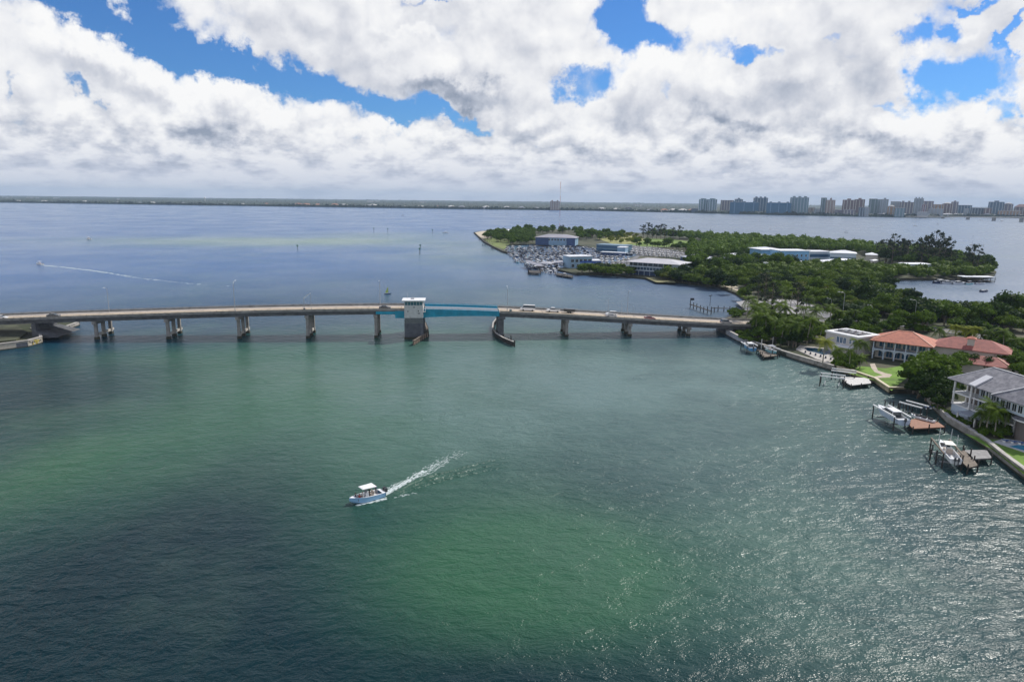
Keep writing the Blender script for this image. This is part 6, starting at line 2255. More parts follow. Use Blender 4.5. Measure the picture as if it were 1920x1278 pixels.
mass('mangrove_forest', far_m, 'dense mangrove canopy covering the far side of the island', leaf_mangrove, 4.8, 6.5, 95, .75, 3)
TBELT = [[(1205, 442), (1300, 446), (1400, 454), (1412, 470), (1330, 464), (1322, 454), (1250, 447)], [(1290, 466), (1380, 470), (1430, 470), (1428, 490), (1372, 483), (1352, 486), (1290, 484)],
         [(1400, 452), (1500, 458), (1600, 466), (1700, 476), (1790, 488), (1850, 501), (1866, 514), (1750, 510), (1690, 500), (1650, 490), (1610, 478), (1500, 474), (1420, 470)],
         [(1350, 494), (1430, 494), (1440, 512), (1360, 518), (1300, 514), (1295, 500)], [(1290, 482), (1330, 484), (1314, 506), (1292, 520)],
         [(1455, 497), (1495, 499), (1500, 505), (1445, 512)]]
pts = []
for i, poly in enumerate(TBELT):
    pts += [p for p in scatter(poly, 9.5, 40 + i) if free(p)]
pts.sort(key=lambda p: p[1])
put(broad + darkt, pts[:150], 'rounded green woodland tree', 'woodland trees of the island', .85, 1.25, 2)
if len(pts) > 150:
    mass('woodland', pts[150:], 'mixed green woodland on the distant side of the island', leaf_broad, 5.0, 8.5, 110, .8, 4, 2.0)
# the point: park trees
PARK = [[(905, 446), (935, 440), (975, 438), (1003, 440), (1000, 457), (955, 461), (935, 455)], [(1080, 438), (1160, 441), (1180, 448), (1120, 452), (1085, 452)], [(960, 434), (1090, 434), (1090, 438), (965, 439)], [(1165, 458), (1205, 462), (1290, 466), (1300, 474), (1200, 464)]]
pts = []
for i, poly in enumerate(PARK):
    pts += scatter(poly, 12 if i == 0 else 16, 60 + i)
put(broad, pts, 'round park tree', 'park trees of the island point', .7, 1.15, 5)
put(limet, scatter([(1128, 446), (1185, 440), (1205, 448), (1188, 458), (1150, 457)], 17, 8) + [tuple(G(1135, 445)[:2]), tuple(G(1128, 447)[:2])], 'bright yellow-green tree', 'yellow-green trees of the clearing', .7, 1.2, 6)
for x, y, s, t in ((1110, 446, 1.35, 'large round dark tree standing highest behind the marina'), (1055, 440, 1.0, 'wispy grey-green tree rising beside the blue-grey building roof')):
    if x == 1110:
        broad[0].place(G(x, y, LZ), 1, t, scale=s * 1.1)
    else:
        pine[0].place(G(x, y, LZ), 1, t, scale=s * .9)
rng_ = random.Random(14)
for i, x in enumerate((1206, 1214, 1223, 1231, 1239, 1246, 1262, 1274)):
    pine[i % 3].place(G(x, 447 + i * .3, LZ), rng_.uniform(0, 6), ('leftmost', 'second', 'third', 'fourth', 'fifth', 'sixth', 'seventh', 'rightmost')[i] + ' tall wispy pine behind the green meadow', 'pines behind the meadow', rng_.uniform(.95, 1.25))
for i, (x, y, s) in enumerate(((1648, 482, .9), (1662, 484, 1.0), (1672, 486, 1.15), (1686, 487, 1.05), (1700, 489, 1.0), (1714, 490, .95), (1726, 492, 1.1), (1738, 493, 1.15), (1748, 494, 1.3), (1757, 496, 1.2), (1768, 497, 1.1), (1780, 498, .9), (1694, 485, 1.0), (1732, 488, 1.15), (1764, 492, 1.2))):
    pine[i % 3].place(G(x, y + 8, LZ), rng_.uniform(0, 6), ('leftmost', 'second', 'third', 'fourth', 'fifth', 'sixth', 'seventh', 'eighth', 'ninth, tallest', 'tenth', 'eleventh', 'rightmost', 'back row left', 'back row middle', 'back row right')[i] + ' dark feathery pine of the big clump right of the white halls', 'big clump of dark pines', (s * 1.2, s * 1.2, s * rng_.uniform(1.1, 1.4)))
for i, (x, y, s) in enumerate(((1815, 505, .75), (1822, 506, .95), (1831, 507, .8))):
    pine[i % 3].place(G(x, y + 6, LZ), i, ('left', 'tallest, middle', 'right')[i] + ' tree of the lone dark group by the island tip', 'lone dark group by the island tip', (s * 1.4, s * 1.4, s * 1.3))
# thick dark pines by the shore right of the beach track
for i, (x, y, s) in enumerate(((1432, 580, 1.0), (1420, 575, .8), (1446, 583, .85), (1492, 600, .95))):
    pine[(i + 1) % 3].place(G(x, y, LZ), i * 2, ('tall soft-needled pine nearest the beach track', 'smaller soft-needled pine left of the tall one', 'soft-needled pine right of the tall one', 'soft-needled pine between the parking area and the palms')[i], 'soft pines by the parking area', s)
for i, (x, y, k, sc_) in enumerate(((1470, 535, 3, 1.0), (1530, 556, 0, 1.15), (1588, 548, 4, 1.0), (1620, 575, 4, 1.3), (1655, 590, 1, 1.1), (1650, 570, 3, .8), (1738, 612, 4, 1.1), (1790, 612, 0, 1.0), (1840, 612, 2, 1.1), (1880, 598, 3, 1.35), (1905, 600, 1, 1.3), (1415, 528, 3, 1.0), (1700, 604, 3, 1.2), (1770, 610, 1, 1.1), (1860, 612, 4, 1.2))):
    (broad + darkt)[k].place(G(x, y, LZ), i, 'taller broad tree above the mangroves, ' + where(G(x, y, LZ)), 'taller trees rising above the mangroves', sc_ * 1.05)
# meadow edge
put(darkt + broad, [tuple(G(x, y)[:2]) for x, y in ((1228, 466), (1245, 468), (1262, 467), (1275, 466), (1288, 468), (1305, 470), (1212, 461), (1195, 458), (1310, 466))], 'dark round tree', 'trees along the meadow edge', .6, .85, 7)
put(mang, scatter([(1090, 510), (1150, 508), (1185, 512), (1180, 520), (1120, 517), (1088, 514)], 7.5, 9) + scatter([(1238, 524), (1300, 532), (1345, 539), (1350, 525), (1300, 516), (1240, 520)], 7.5, 10), 'low dark waterside mangrove', 'mangroves by the restaurant', .7, 1.0, 8)
# near bank: dense mix behind the houses
NEAR = [[(1560, 604), (1640, 608), (1720, 616), (1800, 630), (1925, 655), (1925, 690), (1860, 650), (1780, 628), (1700, 620), (1640, 622), (1600, 622), (1550, 612)],
        [(1870, 668), (1925, 690), (1925, 720), (1880, 706), (1850, 690)]]
pts = []
for i, poly in enumerate(NEAR):
    pts += [p for p in scatter(poly, 6.5, 70 + i) if not near_road(p, 5.2)]
put(broad + darkt, pts, 'dense garden tree', 'garden trees behind the villa', .62, .9, 9)
und = []
for i, poly in enumerate(NEAR):
    und += [p for p in scatter(poly, 6.0, 170 + i) if not near_road(p, 5.6)]
put(shrub, und, 'rounded garden shrub', 'garden shrubs behind the villa', 1.1, 1.7, 19)
BIG = [(1770, 763, .6, 3), (1757, 768, .45, 4), (1779, 752, .6, 0), (1786, 738, .6, 4), (1746, 762, .62, 3), (1760, 756, .8, 4), (1775, 750, .75, 3), (1768, 741, .9, 0), (1724, 742, .8, 4), (1712, 735, 1.0, 0), (1730, 728, 1.1, 1), (1748, 735, 1.15, 0), (1765, 728, 1.0, 2), (1722, 712, .85, 1), (1742, 706, .9, 2), (1775, 712, .8, 0), (1795, 700, .75, 1), (1758, 745, .9, 3), (1735, 750, .8, 4), (1720, 745, .7, 3), (1825, 696, .62, 3), (1850, 700, .6, 4), (1800, 690, .6, 0), (1710, 722, .75, 4), (1878, 695, .7, 0), (1905, 702, .75, 2)]
names_b = ['low beside the porch of the white house', 'lowest of all by the sun loungers', 'behind the left porch column', 'high against the porch of the white house', 'overhanging the water by the seawall corner', 'just left of the white porch, low', 'touching the white porch', 'left of the grey eave', 'overhanging the water by the lawn wall', 'front left', 'middle left', 'tall central', 'right of centre', 'upper left, before the villa', 'upper middle, before the villa', 'upper right', 'right behind the white house', 'low right front', 'low front by the water', 'low left front by the water', 'behind the grey roof, left', 'behind the grey roof, middle', 'between the two houses', 'left edge beside the lawn', 'behind the grey roof, right', 'behind the grey roof, at the picture edge']
tp_ = broad + darkt
for (x, y, s, k), nm in zip(BIG, names_b):
    tp_[k].place(G(x, y, LZ), x * .1, 'big dense dark green tree between the houses, ' + nm, 'big trees between the villa and the white house', s)
# palms: cluster by the bridge end
rng_ = random.Random(5)
PC = [(1398, 612), (1410, 618), (1416, 630), (1428, 626), (1436, 636), (1442, 622), (1450, 640), (1456, 628), (1464, 646), (1470, 634), (1478, 648), (1484, 638), (1492, 650), (1500, 640), (1506, 626), (1490, 622), (1474, 618), (1460, 612), (1446, 608), (1430, 612), (1418, 606), (1512, 648), (1520, 640), (1534, 652), (1546, 640)]
for i, (x, y) in enumerate(PC):
    palm[rng_.choice((0, 1, 2, 0))].place(G(x, y, LZ), rng_.uniform(0, 6), ('short', 'tall', 'leaning tall', 'slender')[i % 4] + ' palm of the dense grove, ' + where(G(x, y, LZ)), 'palm grove by the bridge end', rng_.uniform(.85, 1.2))
UND = scatter([(1396, 622), (1440, 600), (1520, 618), (1545, 640), (1500, 650), (1470, 655), (1420, 645)], 5.2, 77)
put(broad + darkt, UND, 'dark bushy tree under palms', 'bushes under the palm grove', .42, .7, 10)
put(shrub, scatter([(1375, 622), (1400, 612), (1420, 640), (1402, 645), (1385, 635)], 3.2, 78), 'low shrub', 'shrubs above the bulkhead', .6, 1.0, 11)
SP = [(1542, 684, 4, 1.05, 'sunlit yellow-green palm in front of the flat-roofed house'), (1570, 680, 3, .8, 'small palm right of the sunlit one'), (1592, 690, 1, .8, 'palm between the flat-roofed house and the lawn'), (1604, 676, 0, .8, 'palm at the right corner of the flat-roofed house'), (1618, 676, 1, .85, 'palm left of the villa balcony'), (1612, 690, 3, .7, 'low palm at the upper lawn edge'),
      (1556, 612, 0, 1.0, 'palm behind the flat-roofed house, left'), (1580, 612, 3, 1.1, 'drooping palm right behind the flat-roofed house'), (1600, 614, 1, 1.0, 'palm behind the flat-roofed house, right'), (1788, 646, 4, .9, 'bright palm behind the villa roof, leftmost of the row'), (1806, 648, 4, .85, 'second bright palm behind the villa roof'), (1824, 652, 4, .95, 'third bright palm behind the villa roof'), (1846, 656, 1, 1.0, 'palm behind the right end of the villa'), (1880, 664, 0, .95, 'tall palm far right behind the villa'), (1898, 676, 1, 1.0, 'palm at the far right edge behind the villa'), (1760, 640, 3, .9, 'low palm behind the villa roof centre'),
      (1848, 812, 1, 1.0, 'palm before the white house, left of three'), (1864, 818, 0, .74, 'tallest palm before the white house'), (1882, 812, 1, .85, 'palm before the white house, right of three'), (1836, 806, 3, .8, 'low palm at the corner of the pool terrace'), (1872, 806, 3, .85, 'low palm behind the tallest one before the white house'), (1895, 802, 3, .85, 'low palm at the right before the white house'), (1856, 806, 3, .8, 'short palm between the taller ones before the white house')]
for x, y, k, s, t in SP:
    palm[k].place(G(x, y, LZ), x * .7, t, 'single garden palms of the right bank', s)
put(shrub, scatter([(1830, 812), (1850, 822), (1900, 818), (1905, 800), (1850, 800)], 2.6, 80), 'garden shrub', 'shrubs before the white house', .6, 1.0, 12)
put(shrub, scatter([(1556, 684), (1590, 697), (1625, 676), (1600, 668), (1560, 672)], 3.0, 81), 'small garden shrub', 'shrubs by the pool terrace', .7, 1.1, 13)
put(shrub, [tuple(G(1752 + i * 5.6, 773 + i * 3.2)[:2]) for i in range(12)], 'clipped round hedge shrub along the long seawall', 'hedge along the long seawall', .45, .5, 14)
put(broad, [tuple(G(x, y)[:2]) for x, y in ((1640, 640), (1626, 640), (1612, 640), (1600, 642), (1614, 662), (1604, 668), (1622, 668))], 'green tree in the gap between the two houses', 'trees between the two houses', .55, .75, 15)
put(shrub, scatter([(1360, 586), (1395, 584), (1404, 594), (1370, 596)], 3.6, 83), 'bright low shrub beyond the bridge', 'shrubs beyond the bridge end', .7, 1.1, 16)
# casual palms of the mangrove edge near the parking area
for i, (x, y, s) in enumerate(((1440, 570, .8), (1466, 566, .9), (1482, 578, .9), (1415, 596, .9), (1432, 598, 1.0), (1470, 598, 1.0), (1508, 596, 1.1), (1530, 604, 1.0))):
    palm[i % 3].place(G(x, y, LZ), i, ('palm by the shore edge of the parking area', 'palm behind the parking area', 'palm on the right side of the parking area', 'palm where the bridge meets the bank, left', 'palm where the bridge meets the bank, right', 'palm between the bridge road and the parking area', 'palm right of the parking area beside the road', 'palm left of the flat-roofed house beside the road')[i], 'palms round the parking area', s)

# ------------------------------------------------------------------ the far shore
SH = [(-900, 370), (-300, 376.5), (0, 379.6), (320, 384.2), (640, 388.6), (950, 393.2), (1100, 395), (1290, 399.2), (1440, 403), (1600, 406), (1735, 408.5), (1800, 407), (1920, 409), (2100, 411), (2700, 417)]


def shore_y(px):
    return float(np.interp(px, [s[0] for s in SH], [s[1] for s in SH]))


near_e = [G(x, y) for x, y in SH]
mb = MB()
n = len(near_e)
vs = [(p.x, p.y, -2) for p in near_e] + [(p.x, p.y, 1.2) for p in near_e] + [(p.x * (15000 / p.length), p.y * (15000 / p.length), 1.2) for p in near_e]
fs = []
for i in range(n - 1):
    fs += [(i, i + 1, n + i + 1, n + i), (n + i, n + i + 1, 2 * n + i + 1, 2 * n + i)]
mb.add(vs, fs)
struct(mb.build('mainland', mat('mainland_soil', (.02, .032, .018), .95, var=.3, vscale=.003)))
rng = np.random.default_rng(77)


def treeline(name, lab, r_offsets, cols, h0, h1, lm):
    xs = np.linspace(-700, 2620, cols)
    V, F_ = [], []
    rings = []
    for k, (off, spread) in enumerate(r_offsets):
        row = []
        for j, px in enumerate(xs):
            b = G(px, shore_y(px))
            d = b.length
            u = Vector((b.x, b.y, 0)) / d
            r = d + off + rng.uniform(-.3, .3) * spread
            if k == 0:
                z = 1.0
            else:
                z = 1.2 + h0 + (h1 - h0) * rng.beta(1.6, 2.6)
                cl = mnoise.noise(Vector((px * .02, k * .7, 0)))
                z *= 1 + .35 * cl
            row.append((u.x * r, u.y * r, max(1.0, z)))
        rings.append(row)
    m_ = MB()
    m_.loft(rings, closed=False, cap=False)
    o = m_.build(name, lm)
    tag(o, lab, 'woodland')
    o['kind'] = 'stuff'
    return o


offs = [(8, 4), (12, 6), (28, 16), (50, 24), (85, 40), (130, 50), (200, 80), (300, 120), (450, 160), (700, 250), (1000, 300), (1500, 500), (2200, 700), (3200, 900), (4600, 1200), (6500, 1800), (9500, 1600)]
far_leaf = mat('far_woodland_leaves', (.014, .028, .014), .9, var=.5, vscale=.012)
treeline('far_woodland', 'long low belt of dark trees along the whole far shore', offs, 1300, 5.0, 17.0, far_leaf)
# houses along the far shore: pale walls and roofs showing among the trees
rngh = random.Random(31)
hp = []
for nm, wc, rc, dsc in (('house', (.72, .70, .66), (.62, .60, .58), 'white house with pale roof'), ('house', (.55, .47, .38), (.42, .20, .13), 'cream house with reddish roof'), ('house', (.62, .62, .62), (.30, .31, .34), 'white house with grey roof')):
    t = thing(nm, dsc, 'house')
    MB().box(-11, 11, -7, 7, 0, 7).build('wall', mat('far_wall_' + dsc.split()[0] + str(len(hp)), wc, .8), t)
    hip(MB(), -11, 11, -7, 7, 7.2, 3.4, 1).build('roof', mat('far_roof' + str(len(hp)), rc, .8), t)
    MB().box(-8, -4, -7.1, -7.01, 1, 5.5).box(2, 8, -7.1, -7.01, 1, 5.5).build('window', glass_dark, t)
    hp.append((Pool(t), dsc))
xs_ = [35, 84, 125, 160, 188, 222, 262, 286, 312, 345, 392, 420, 455, 500, 560, 575, 588, 596, 628, 645, 690, 700, 760, 788, 822, 846, 866, 880, 890, 905, 912, 950, 978, 1006, 1128, 1155, 1192, 1218, 1245, 1262, 1280, 1296]
for i, x in enumerate(xs_):
    pl_, dsc = hp[rngh.choice((0, 0, 1, 2))]
    y = shore_y(x) - rngh.choice((.15, .25, .5))
    p = G(x, y)
    pl_.place((p.x, p.y, 1.2), rngh.uniform(-.4, .4), dsc + ' on the far shore, ' + ('left quarter of the shoreline' if x < 480 else 'left of the middle of the shoreline' if x < 800 else 'between the pinkish tower and the middle' if x < 1035 else 'between the pinkish tower and the city'), 'houses along the far shore', rngh.uniform(.9, 1.7))
for x, y0, wpx, h, t in ((62, 373.5, 16, 17, 'broad white block half sunk in the far trees at the left'), (106, 374, 8, 16, 'small white block right of the broad one in the far trees'), (14, 372.5, 14, 14, 'long pale block at the far left edge of the far shore'), (700, 381, 22, 20, 'reddish and white spread of buildings in the far trees left of the middle'), (793, 381.5, 12, 17, 'small white block in the far trees near the middle'), (1196, 389, 14, 20, 'cream block in the far trees left of the city'), (222, 376, 4, 14, 'tiny white block in the far trees')):
    p = G(x, y0)
    w_ = wpx * p.length / 1300
    o = thing('building', t, 'building', (p.x, p.y, 1.2), -math.atan2(p.x, p.y))
    MB().box(-w_ / 2, w_ / 2, 0, 30, 0, h).build('wall', mat('far_white_block', (.72, .70, .68), .8), o)
    MB().box(-w_ / 2 - .5, w_ / 2 + .5, -.5, 30.5, h + .003, h + 1).build('roof', mat('far_pale_roof', (.5, .48, .47), .8), o)
p = G(385, 380)
wt_o = thing('water_tower', 'small white water tower rising just above the far trees at the left', 'water tower', (p.x, p.y, 1.2))
MB().cyl((0, 0, 0), (0, 0, 30), 1.6, 1.4).build('stem', white_paint, wt_o)
MB().loft([[(r * math.cos(2 * PI * j / 14), r * math.sin(2 * PI * j / 14), z) for j in range(14)] for r, z in ((1.5, 28), (6, 32), (7.2, 36), (5.5, 40), (1, 42))]).build('tank', white_paint, wt_o)


def facade(name, wall, glassc, fh=3.3, bay=4.2, fill=.55):
    m = bpy.data.materials.new(name)
    m.use_nodes = True
    wall = tuple(q_ * .74 for q_ in wall)
    nt = m.node_tree
    b = nt.nodes['Principled BSDF']
    k = NG(nt)
    oc = k.node('ShaderNodeTexCoord').outputs['Object']
    s = k.node('ShaderNodeSeparateXYZ')
    k.put(s.inputs[0], oc)
    fz = k.m('LESS_THAN', k.m('FRACT', k.m('DIVIDE', s.outputs[2], fh)), fill)
    fx = k.m('LESS_THAN', k.m('FRACT', k.m('DIVIDE', k.m('ADD', s.outputs[0], s.outputs[1]), bay)), .72)
    up_ = k.m('LESS_THAN', k.m('ABSOLUTE', k.v('DOT_PRODUCT', k.node('ShaderNodeNewGeometry').outputs['Normal'], (0, 0, 1), out=1)), .5)
    f = k.m('MULTIPLY', k.m('MULTIPLY', fz, fx), up_)
    c = k.mix(f, (*wall, 1), (*glassc, 1))
    nt.links.new(c, b.inputs['Base Color'])
    k.put(b.inputs['Roughness'], k.smooth(f, 0, 1, .8, .25))
    MATS[name] = m
    return m


FC = {
    'teal': facade('teal_striped_facade', (.30, .42, .47), (.04, .12, .17)),
    'blue': facade('deep_blue_facade', (.05, .20, .36), (.02, .09, .17), 3.3, 6, .5),
    'blue2': facade('slate_blue_facade', (.13, .22, .34), (.03, .08, .14), 3.3, 3.6),
    'mauve': facade('mauve_facade', (.33, .27, .32), (.08, .09, .14)),
    'brown': facade('brown_red_facade', (.30, .17, .16), (.08, .07, .09)),
    'beige': facade('beige_pink_facade', (.58, .42, .34), (.16, .14, .16)),
    'pale': facade('pale_striped_facade', (.50, .54, .58), (.10, .16, .22)),
    'orange': facade('orange_facade', (.60, .34, .16), (.2, .14, .1)),
    'white': facade('white_facade', (.66, .66, .66), (.16, .2, .26)),
    'red': facade('red_facade', (.45, .09, .10), (.1, .06, .08)),
    'green': facade('grey_green_facade', (.24, .33, .33), (.06, .11, .13)),
    'dark': facade('dark_glass_facade', (.08, .12, .18), (.03, .05, .08)),
}
TW = [  # x0, x1, top y, distance offset beyond the shoreline (px), facade, extra, label
    (1309, 1326, 371.6, 2.0, 'teal', 'round', 'left half of the round pale teal twin towers at the left of the city'),
    (1326, 1343, 371.6, 2.0, 'teal', 'round', 'right half of the round pale teal twin towers at the left of the city'),
    (1350, 1374, 375.2, 3.0, 'mauve', '', 'low mauve block right of the pale teal twin towers'),
    (1376, 1391, 371.2, 5.0, 'blue2', 'cap', 'slate tower with curved cap rising behind the left long blue slab'),
    (1368, 1420, 377.4, 1.2, 'blue', 'slab', 'left long deep blue apartment slab on the waterfront'),
    (1411, 1437, 368.6, 3.5, 'blue2', 'crown', 'tall striped slate tower standing between the two long blue slabs'),
    (1437, 1481, 378.2, 1.2, 'blue', 'slab', 'right long deep blue apartment slab on the waterfront'),
    (1480, 1513, 367.8, 1.5, 'teal', 'crown', 'widest tall teal striped tower right of the blue slabs'),
    (1537, 1547, 370.5, 2.0, 'green', '', 'narrow grey-green tower joined to the pinkish towers'),
    (1547, 1563, 369.8, 1.8, 'beige', 'spire', 'pinkish beige striped tower with a peaked top'),
    (1578, 1600, 372.3, 3.0, 'brown', 'cap', 'left part of the wide brown-red block'),
    (1600, 1618, 371.3, 3.0, 'brown', 'cap', 'right part of the wide brown-red block with a roof mast'),
    (1609, 1619, 388.5, 1.0, 'dark', '', 'small dark glass cube low on the waterfront'),
    (1620, 1628, 388.5, 1.0, 'white', '', 'thin low white block beside the dark glass cube'),
    (1627, 1641, 372.5, 3.0, 'green', '', 'grey-green tower left of the white and blue striped one'),
    (1641, 1650, 373.5, 3.4, 'pale', '', 'pale slim tower between the grey-green and the striped one'),
    (1649, 1662, 371.0, 2.6, 'pale', 'cap', 'white and blue striped tower with a stepped top'),
    (1663, 1676, 384.5, 1.5, 'orange', 'dome', 'small orange building with domed roof on the waterfront'),
    (1668, 1685, 377.5, 4.5, 'white', '', 'white low tower behind the orange building'),
    (1677, 1694, 389.5, 1.0, 'teal', '', 'low teal block right of the orange building'),
    (1686, 1711, 376.5, 4.0, 'mauve', 'step', 'broad mauve block left of the tall white-teal tower'),
    (1711, 1727, 369.6, 2.4, 'pale', 'crown', 'tall white and teal tower, the highest in the right part of the city'),
    (1727, 1746, 376.8, 3.8, 'mauve', '', 'mauve block joined to the right of the tall white-teal tower'),
    (1727, 1734, 383.5, 1.6, 'red', '', 'narrow red building below the tall white-teal tower'),
    (1720, 1739, 397.0, .8, 'white', '', 'long low white building at the water below the tall white-teal tower'),
    (1741, 1766, 389.0, 1.8, 'white', 'step', 'low white terraced building right of the red one'),
    (1748, 1765, 383.0, 4.5, 'orange', '', 'cream and orange block behind the white terraced building'),
    (1765, 1781, 379.6, 3.8, 'brown', 'dome', 'reddish block with rounded roof right of the terraces'),
    (1781, 1793, 376.0, 3.6, 'mauve', 'cap', 'mauve block with a raised square top'),
    (1794, 1818, 384.5, 3.4, 'blue2', '', 'wide slate block left of the low dark one'),
    (1806, 1814, 391.0, 1.4, 'white', '', 'little white block before the wide slate one'),
    (1820, 1844, 389.5, 2.4, 'dark', '', 'low dark glass block left of the slate-mauve tower'),
    (1852, 1877, 376.2, 3.0, 'blue2', 'cap', 'wide slate tower near the right edge of the city'),
    (1879, 1895, 380.0, 3.2, 'mauve', 'dome', 'mauve twin-topped tower at the right end of the city'),
    (1844, 1856, 390.0, 2.0, 'brown', '', 'low reddish block left of the wide slate tower'),
    (1873, 1909, 395.0, 1.4, 'orange', '', 'long low cream and orange block at the right end of the shore'),
    (1902, 1930, 388.0, 3.4, 'brown', 'roof', 'brown-red sloping roofed block cut by the right edge'),
    (1515, 1527, 389.0, 3.0, 'beige', '', 'low beige building in the gap before the pinkish towers'),
    (1526, 1537, 391.0, 2.0, 'white', '', 'low white building left of the pinkish towers'),
    (1565, 1577, 393.0, 1.6, 'mauve', '', 'low mauve building between pinkish towers and brown block'),
    (1580, 1602, 393.0, 1.2, 'mauve', '', 'low mauve waterfront terrace before the brown block'),
    (1031, 1049, 375.4, .6, 'beige', 'twin', 'lone pinkish tower block on the far shore left of the radio mast'),
    (1172, 1183, 388.5, 2.0, 'mauve', '', 'dim mauve block in the far trees right of the lone pinkish tower'),
    (1296, 1308, 390.5, 1.0, 'dark', '', 'low blue-roofed block at the left foot of the teal twin towers'),
]
for (x0, x1, ty, off, fc, ex, lab) in TW:
    xm = (x0 + x1) / 2
    by = shore_y(xm) - off * .55
    b = G(xm, by, 1.2)
    d = b.length
    w_ = (x1 - x0) * d / 1280 * .96 * math.cos(math.atan2(b.x, b.y)) * 1.0
    # height from the surveyed top
    tt = ray(xm, ty)
    h = CAM_H + tt.z / math.hypot(tt.x, tt.y) * math.hypot(b.x, b.y) - 1.2
    h -= {'crown': 6.2, 'cap': 6.2, 'slab': 4.6, 'twin': 6.2, 'step': 6.2, 'dome': 6, 'spire': 12, 'round': 5}.get(ex, 1.2)
    rz = -math.atan2(b.x, b.y)
    o = thing('tower_block' if h > 30 else 'city_building', lab, 'tower block' if h > 30 else 'building', b, rz)
    dep = min(max(18, w_ * .5), 40)
    m_ = FC[fc]
    if ex == 'round':
        pts_ = [(w_ / 2 * math.cos(2 * PI * j / 14), dep / 2 + w_ / 2 * .8 * math.sin(2 * PI * j / 14)) for j in range(14)]
        MB().prism(pts_, 0, h).build('wall', m_, o)
        for j in range(5):
            a = R(200 + j * 35)
            x, y = w_ / 2 * math.cos(a), dep / 2 + w_ / 2 * .8 * math.sin(a)
            MB().cyl((x, y, 0), (x, y, h - 2), 1.6, 1.6, 8).build('balcony_stack', stucco_w, o)
        MB().prism([(p[0] * .6, dep / 2 + (p[1] - dep / 2) * .6) for p in pts_], h + .01, h + 4).build('roof_house', m_, o)
    else:
        MB().box(-w_ / 2, w_ / 2, 0, dep, 0, h).build('wall', m_, o)
        n = max(2, int(w_ / 11)) if ex != 'slab' else 3
        if h > 25:
            for j in range(n):
                x = -w_ / 2 + w_ * (j + .5) / n
                MB().box(x - 1.5, x + 1.5, -1.4, -.02, 1, h - 2).build('balcony_stack', {'blue': blue_wall, 'beige': stucco, 'brown': stucco, 'mauve': stucco}.get(fc, mat('city_balcony', (.34, .40, .46), .7)), o)
        MB().box(-w_ / 2 - .4, w_ / 2 + .4, -.6, dep + .4, h + .01, h + 1.1).build('roof', mat('city_roof', (.42, .42, .45), .8), o)
        rt = h + 1.12
        if ex in ('cap', 'crown', 'slab', 'twin', 'step'):
            xs2 = {'cap': (0,), 'crown': (-.3, 0, .3), 'slab': (-.35, 0, .35), 'twin': (-.28, .28), 'step': (-.3, .1)}[ex]
            for q_ in xs2:
                ww_ = w_ * (.3 if ex == 'cap' else .1 if ex == 'slab' else .16)
                MB().box(q_ * w_ - ww_ / 2, q_ * w_ + ww_ / 2, dep * .25, dep * .7, rt, rt + (5 if ex != 'slab' else 3.5)).build('roof_house', m_, o)
        if ex == 'spire':
            MB().box(-w_ * .12, w_ * .12, dep * .2, dep * .6, rt, rt + 6).cyl((0, dep * .4, rt + 6), (0, dep * .4, rt + 11), 2.2, .2).build('roof_peak', m_, o)
        if ex == 'dome':
            MB().loft([[(w_ * .36 * r * math.cos(2 * PI * j / 12), dep / 2 + w_ * .36 * r * math.sin(2 * PI * j / 12), rt + z) for j in range(12)] for r, z in ((1, 0), (.9, 2), (.55, 4), (.1, 5))]).build('roof_dome', stucco, o)
        if ex == 'roof':
            hip(MB(), -w_ / 2, w_ / 2, 0, dep, rt, 12, 2).build('sloping_roof', FC['brown'], o)
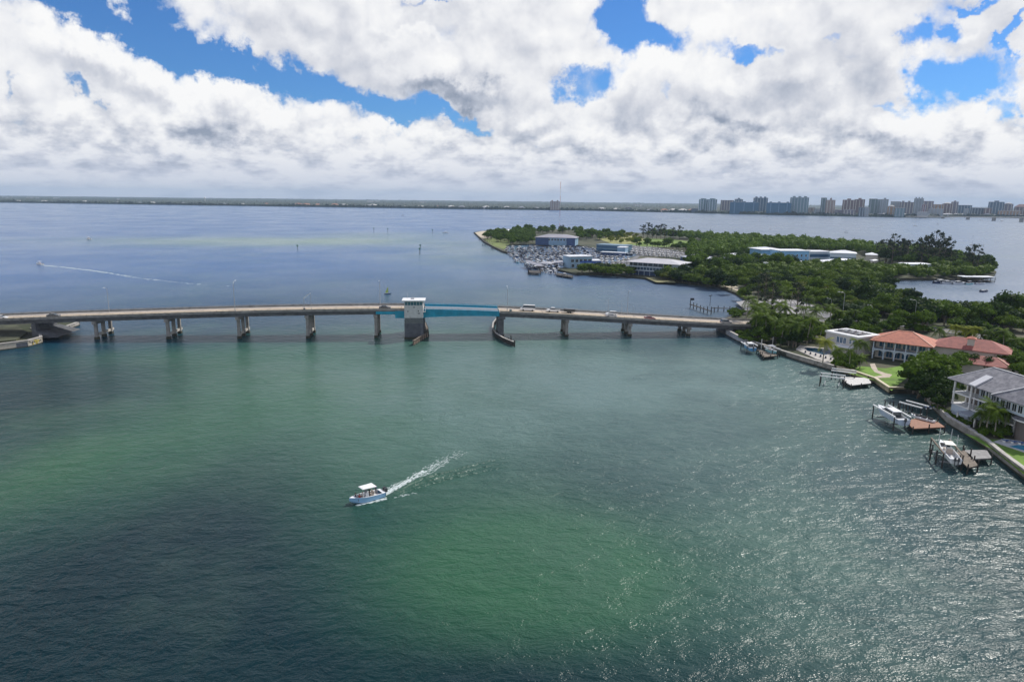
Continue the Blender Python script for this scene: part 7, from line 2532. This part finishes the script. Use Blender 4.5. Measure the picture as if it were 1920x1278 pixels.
# low clutter of the waterfront
cl = Pool(thing('waterfront_house', 'x', 'building'))
MB().box(-10, 10, -6, 6, 0, 9).build('wall', FC['white'], cl.proto)
hip(MB(), -10, 10, -6, 6, 9.2, 2.5, .8).build('roof', mat('city_roof', (.42, .42, .45)), cl.proto)
for i in range(34):
    x = 1515 + i * 12 + rngh.uniform(-4, 4)
    p = G(x, shore_y(x) - rngh.uniform(.3, 1.2))
    cl.place((p.x, p.y, 1.2), rngh.uniform(-.6, .6), 'small pale waterfront building at the foot of the city towers', 'small waterfront buildings of the city', rngh.uniform(.7, 1.3))
# causeway bridge on the far right
cs = thing('causeway_bridge', 'far low concrete causeway bridge before the city at the right edge', 'bridge')
ca, cb_ = G(1745, 409.5), G(2300, 437)
def cp_(px, py, z):
    return G(px, py, 0) + Vector((0, 0, z))
cps = [(1700, 408.3, 3.5), (1770, 410, 6), (1817, 412.0, 8.5), (1866, 414.2, 11), (1918, 416.5, 14), (1980, 419.5, 17), (2060, 423, 19)]
rings = []
for x, y, z in cps:
    p = G(x, y)
    rings.append([(p.x, p.y, z), (p.x, p.y, z + 2.4), (p.x + 3, p.y + 16, z + 2.4), (p.x + 3, p.y + 16, z)])
MB().loft(rings).build('deck', concrete_pale, cs)
for x, y, z in cps[1:]:
    p = G(x, y)
    MB().box(p.x - 3.2, p.x + 3.2, p.y + 2, p.y + 14, -2, z - .01).build('pier', concrete, cs)
for i, (x, y) in enumerate(((1786, 409), (1800, 410), (1838, 411.5), (1878, 412.5))):
    pl.place(G(x, y + 2), i, ('leftmost', 'second', 'third', 'rightmost')[i] + ' tiny boat moored in front of the causeway', 'tiny boats before the causeway', 1.5)

# ------------------------------------------------------------------ haze
hm = bpy.data.materials.new('haze')
hm.use_nodes = True
hm.node_tree.nodes.clear()
hk = NG(hm.node_tree)
ho = hk.node('ShaderNodeOutputMaterial')
pv = hk.node('ShaderNodeVolumePrincipled')
pv.inputs['Color'].default_value = (.58, .77, 1.0, 1)
pv.inputs['Density'].default_value = HAZE
pv.inputs['Anisotropy'].default_value = 0.0
hm.node_tree.links.new(pv.outputs[0], ho.inputs['Volume'])
HB = FAR + 1500
struct(MB().box(-HB, HB, -HB, HB, -9.0, 190.0).build('haze', hm), 'stuff')
S.cycles.volume_bounces = 0
S.cycles.max_bounces = 5
S.cycles.diffuse_bounces = 2
S.cycles.glossy_bounces = 3
S.cycles.transmission_bounces = 3
S.cycles.transparent_max_bounces = 6
S.cycles.volume_step_rate = 1
S.cycles.use_denoising = True
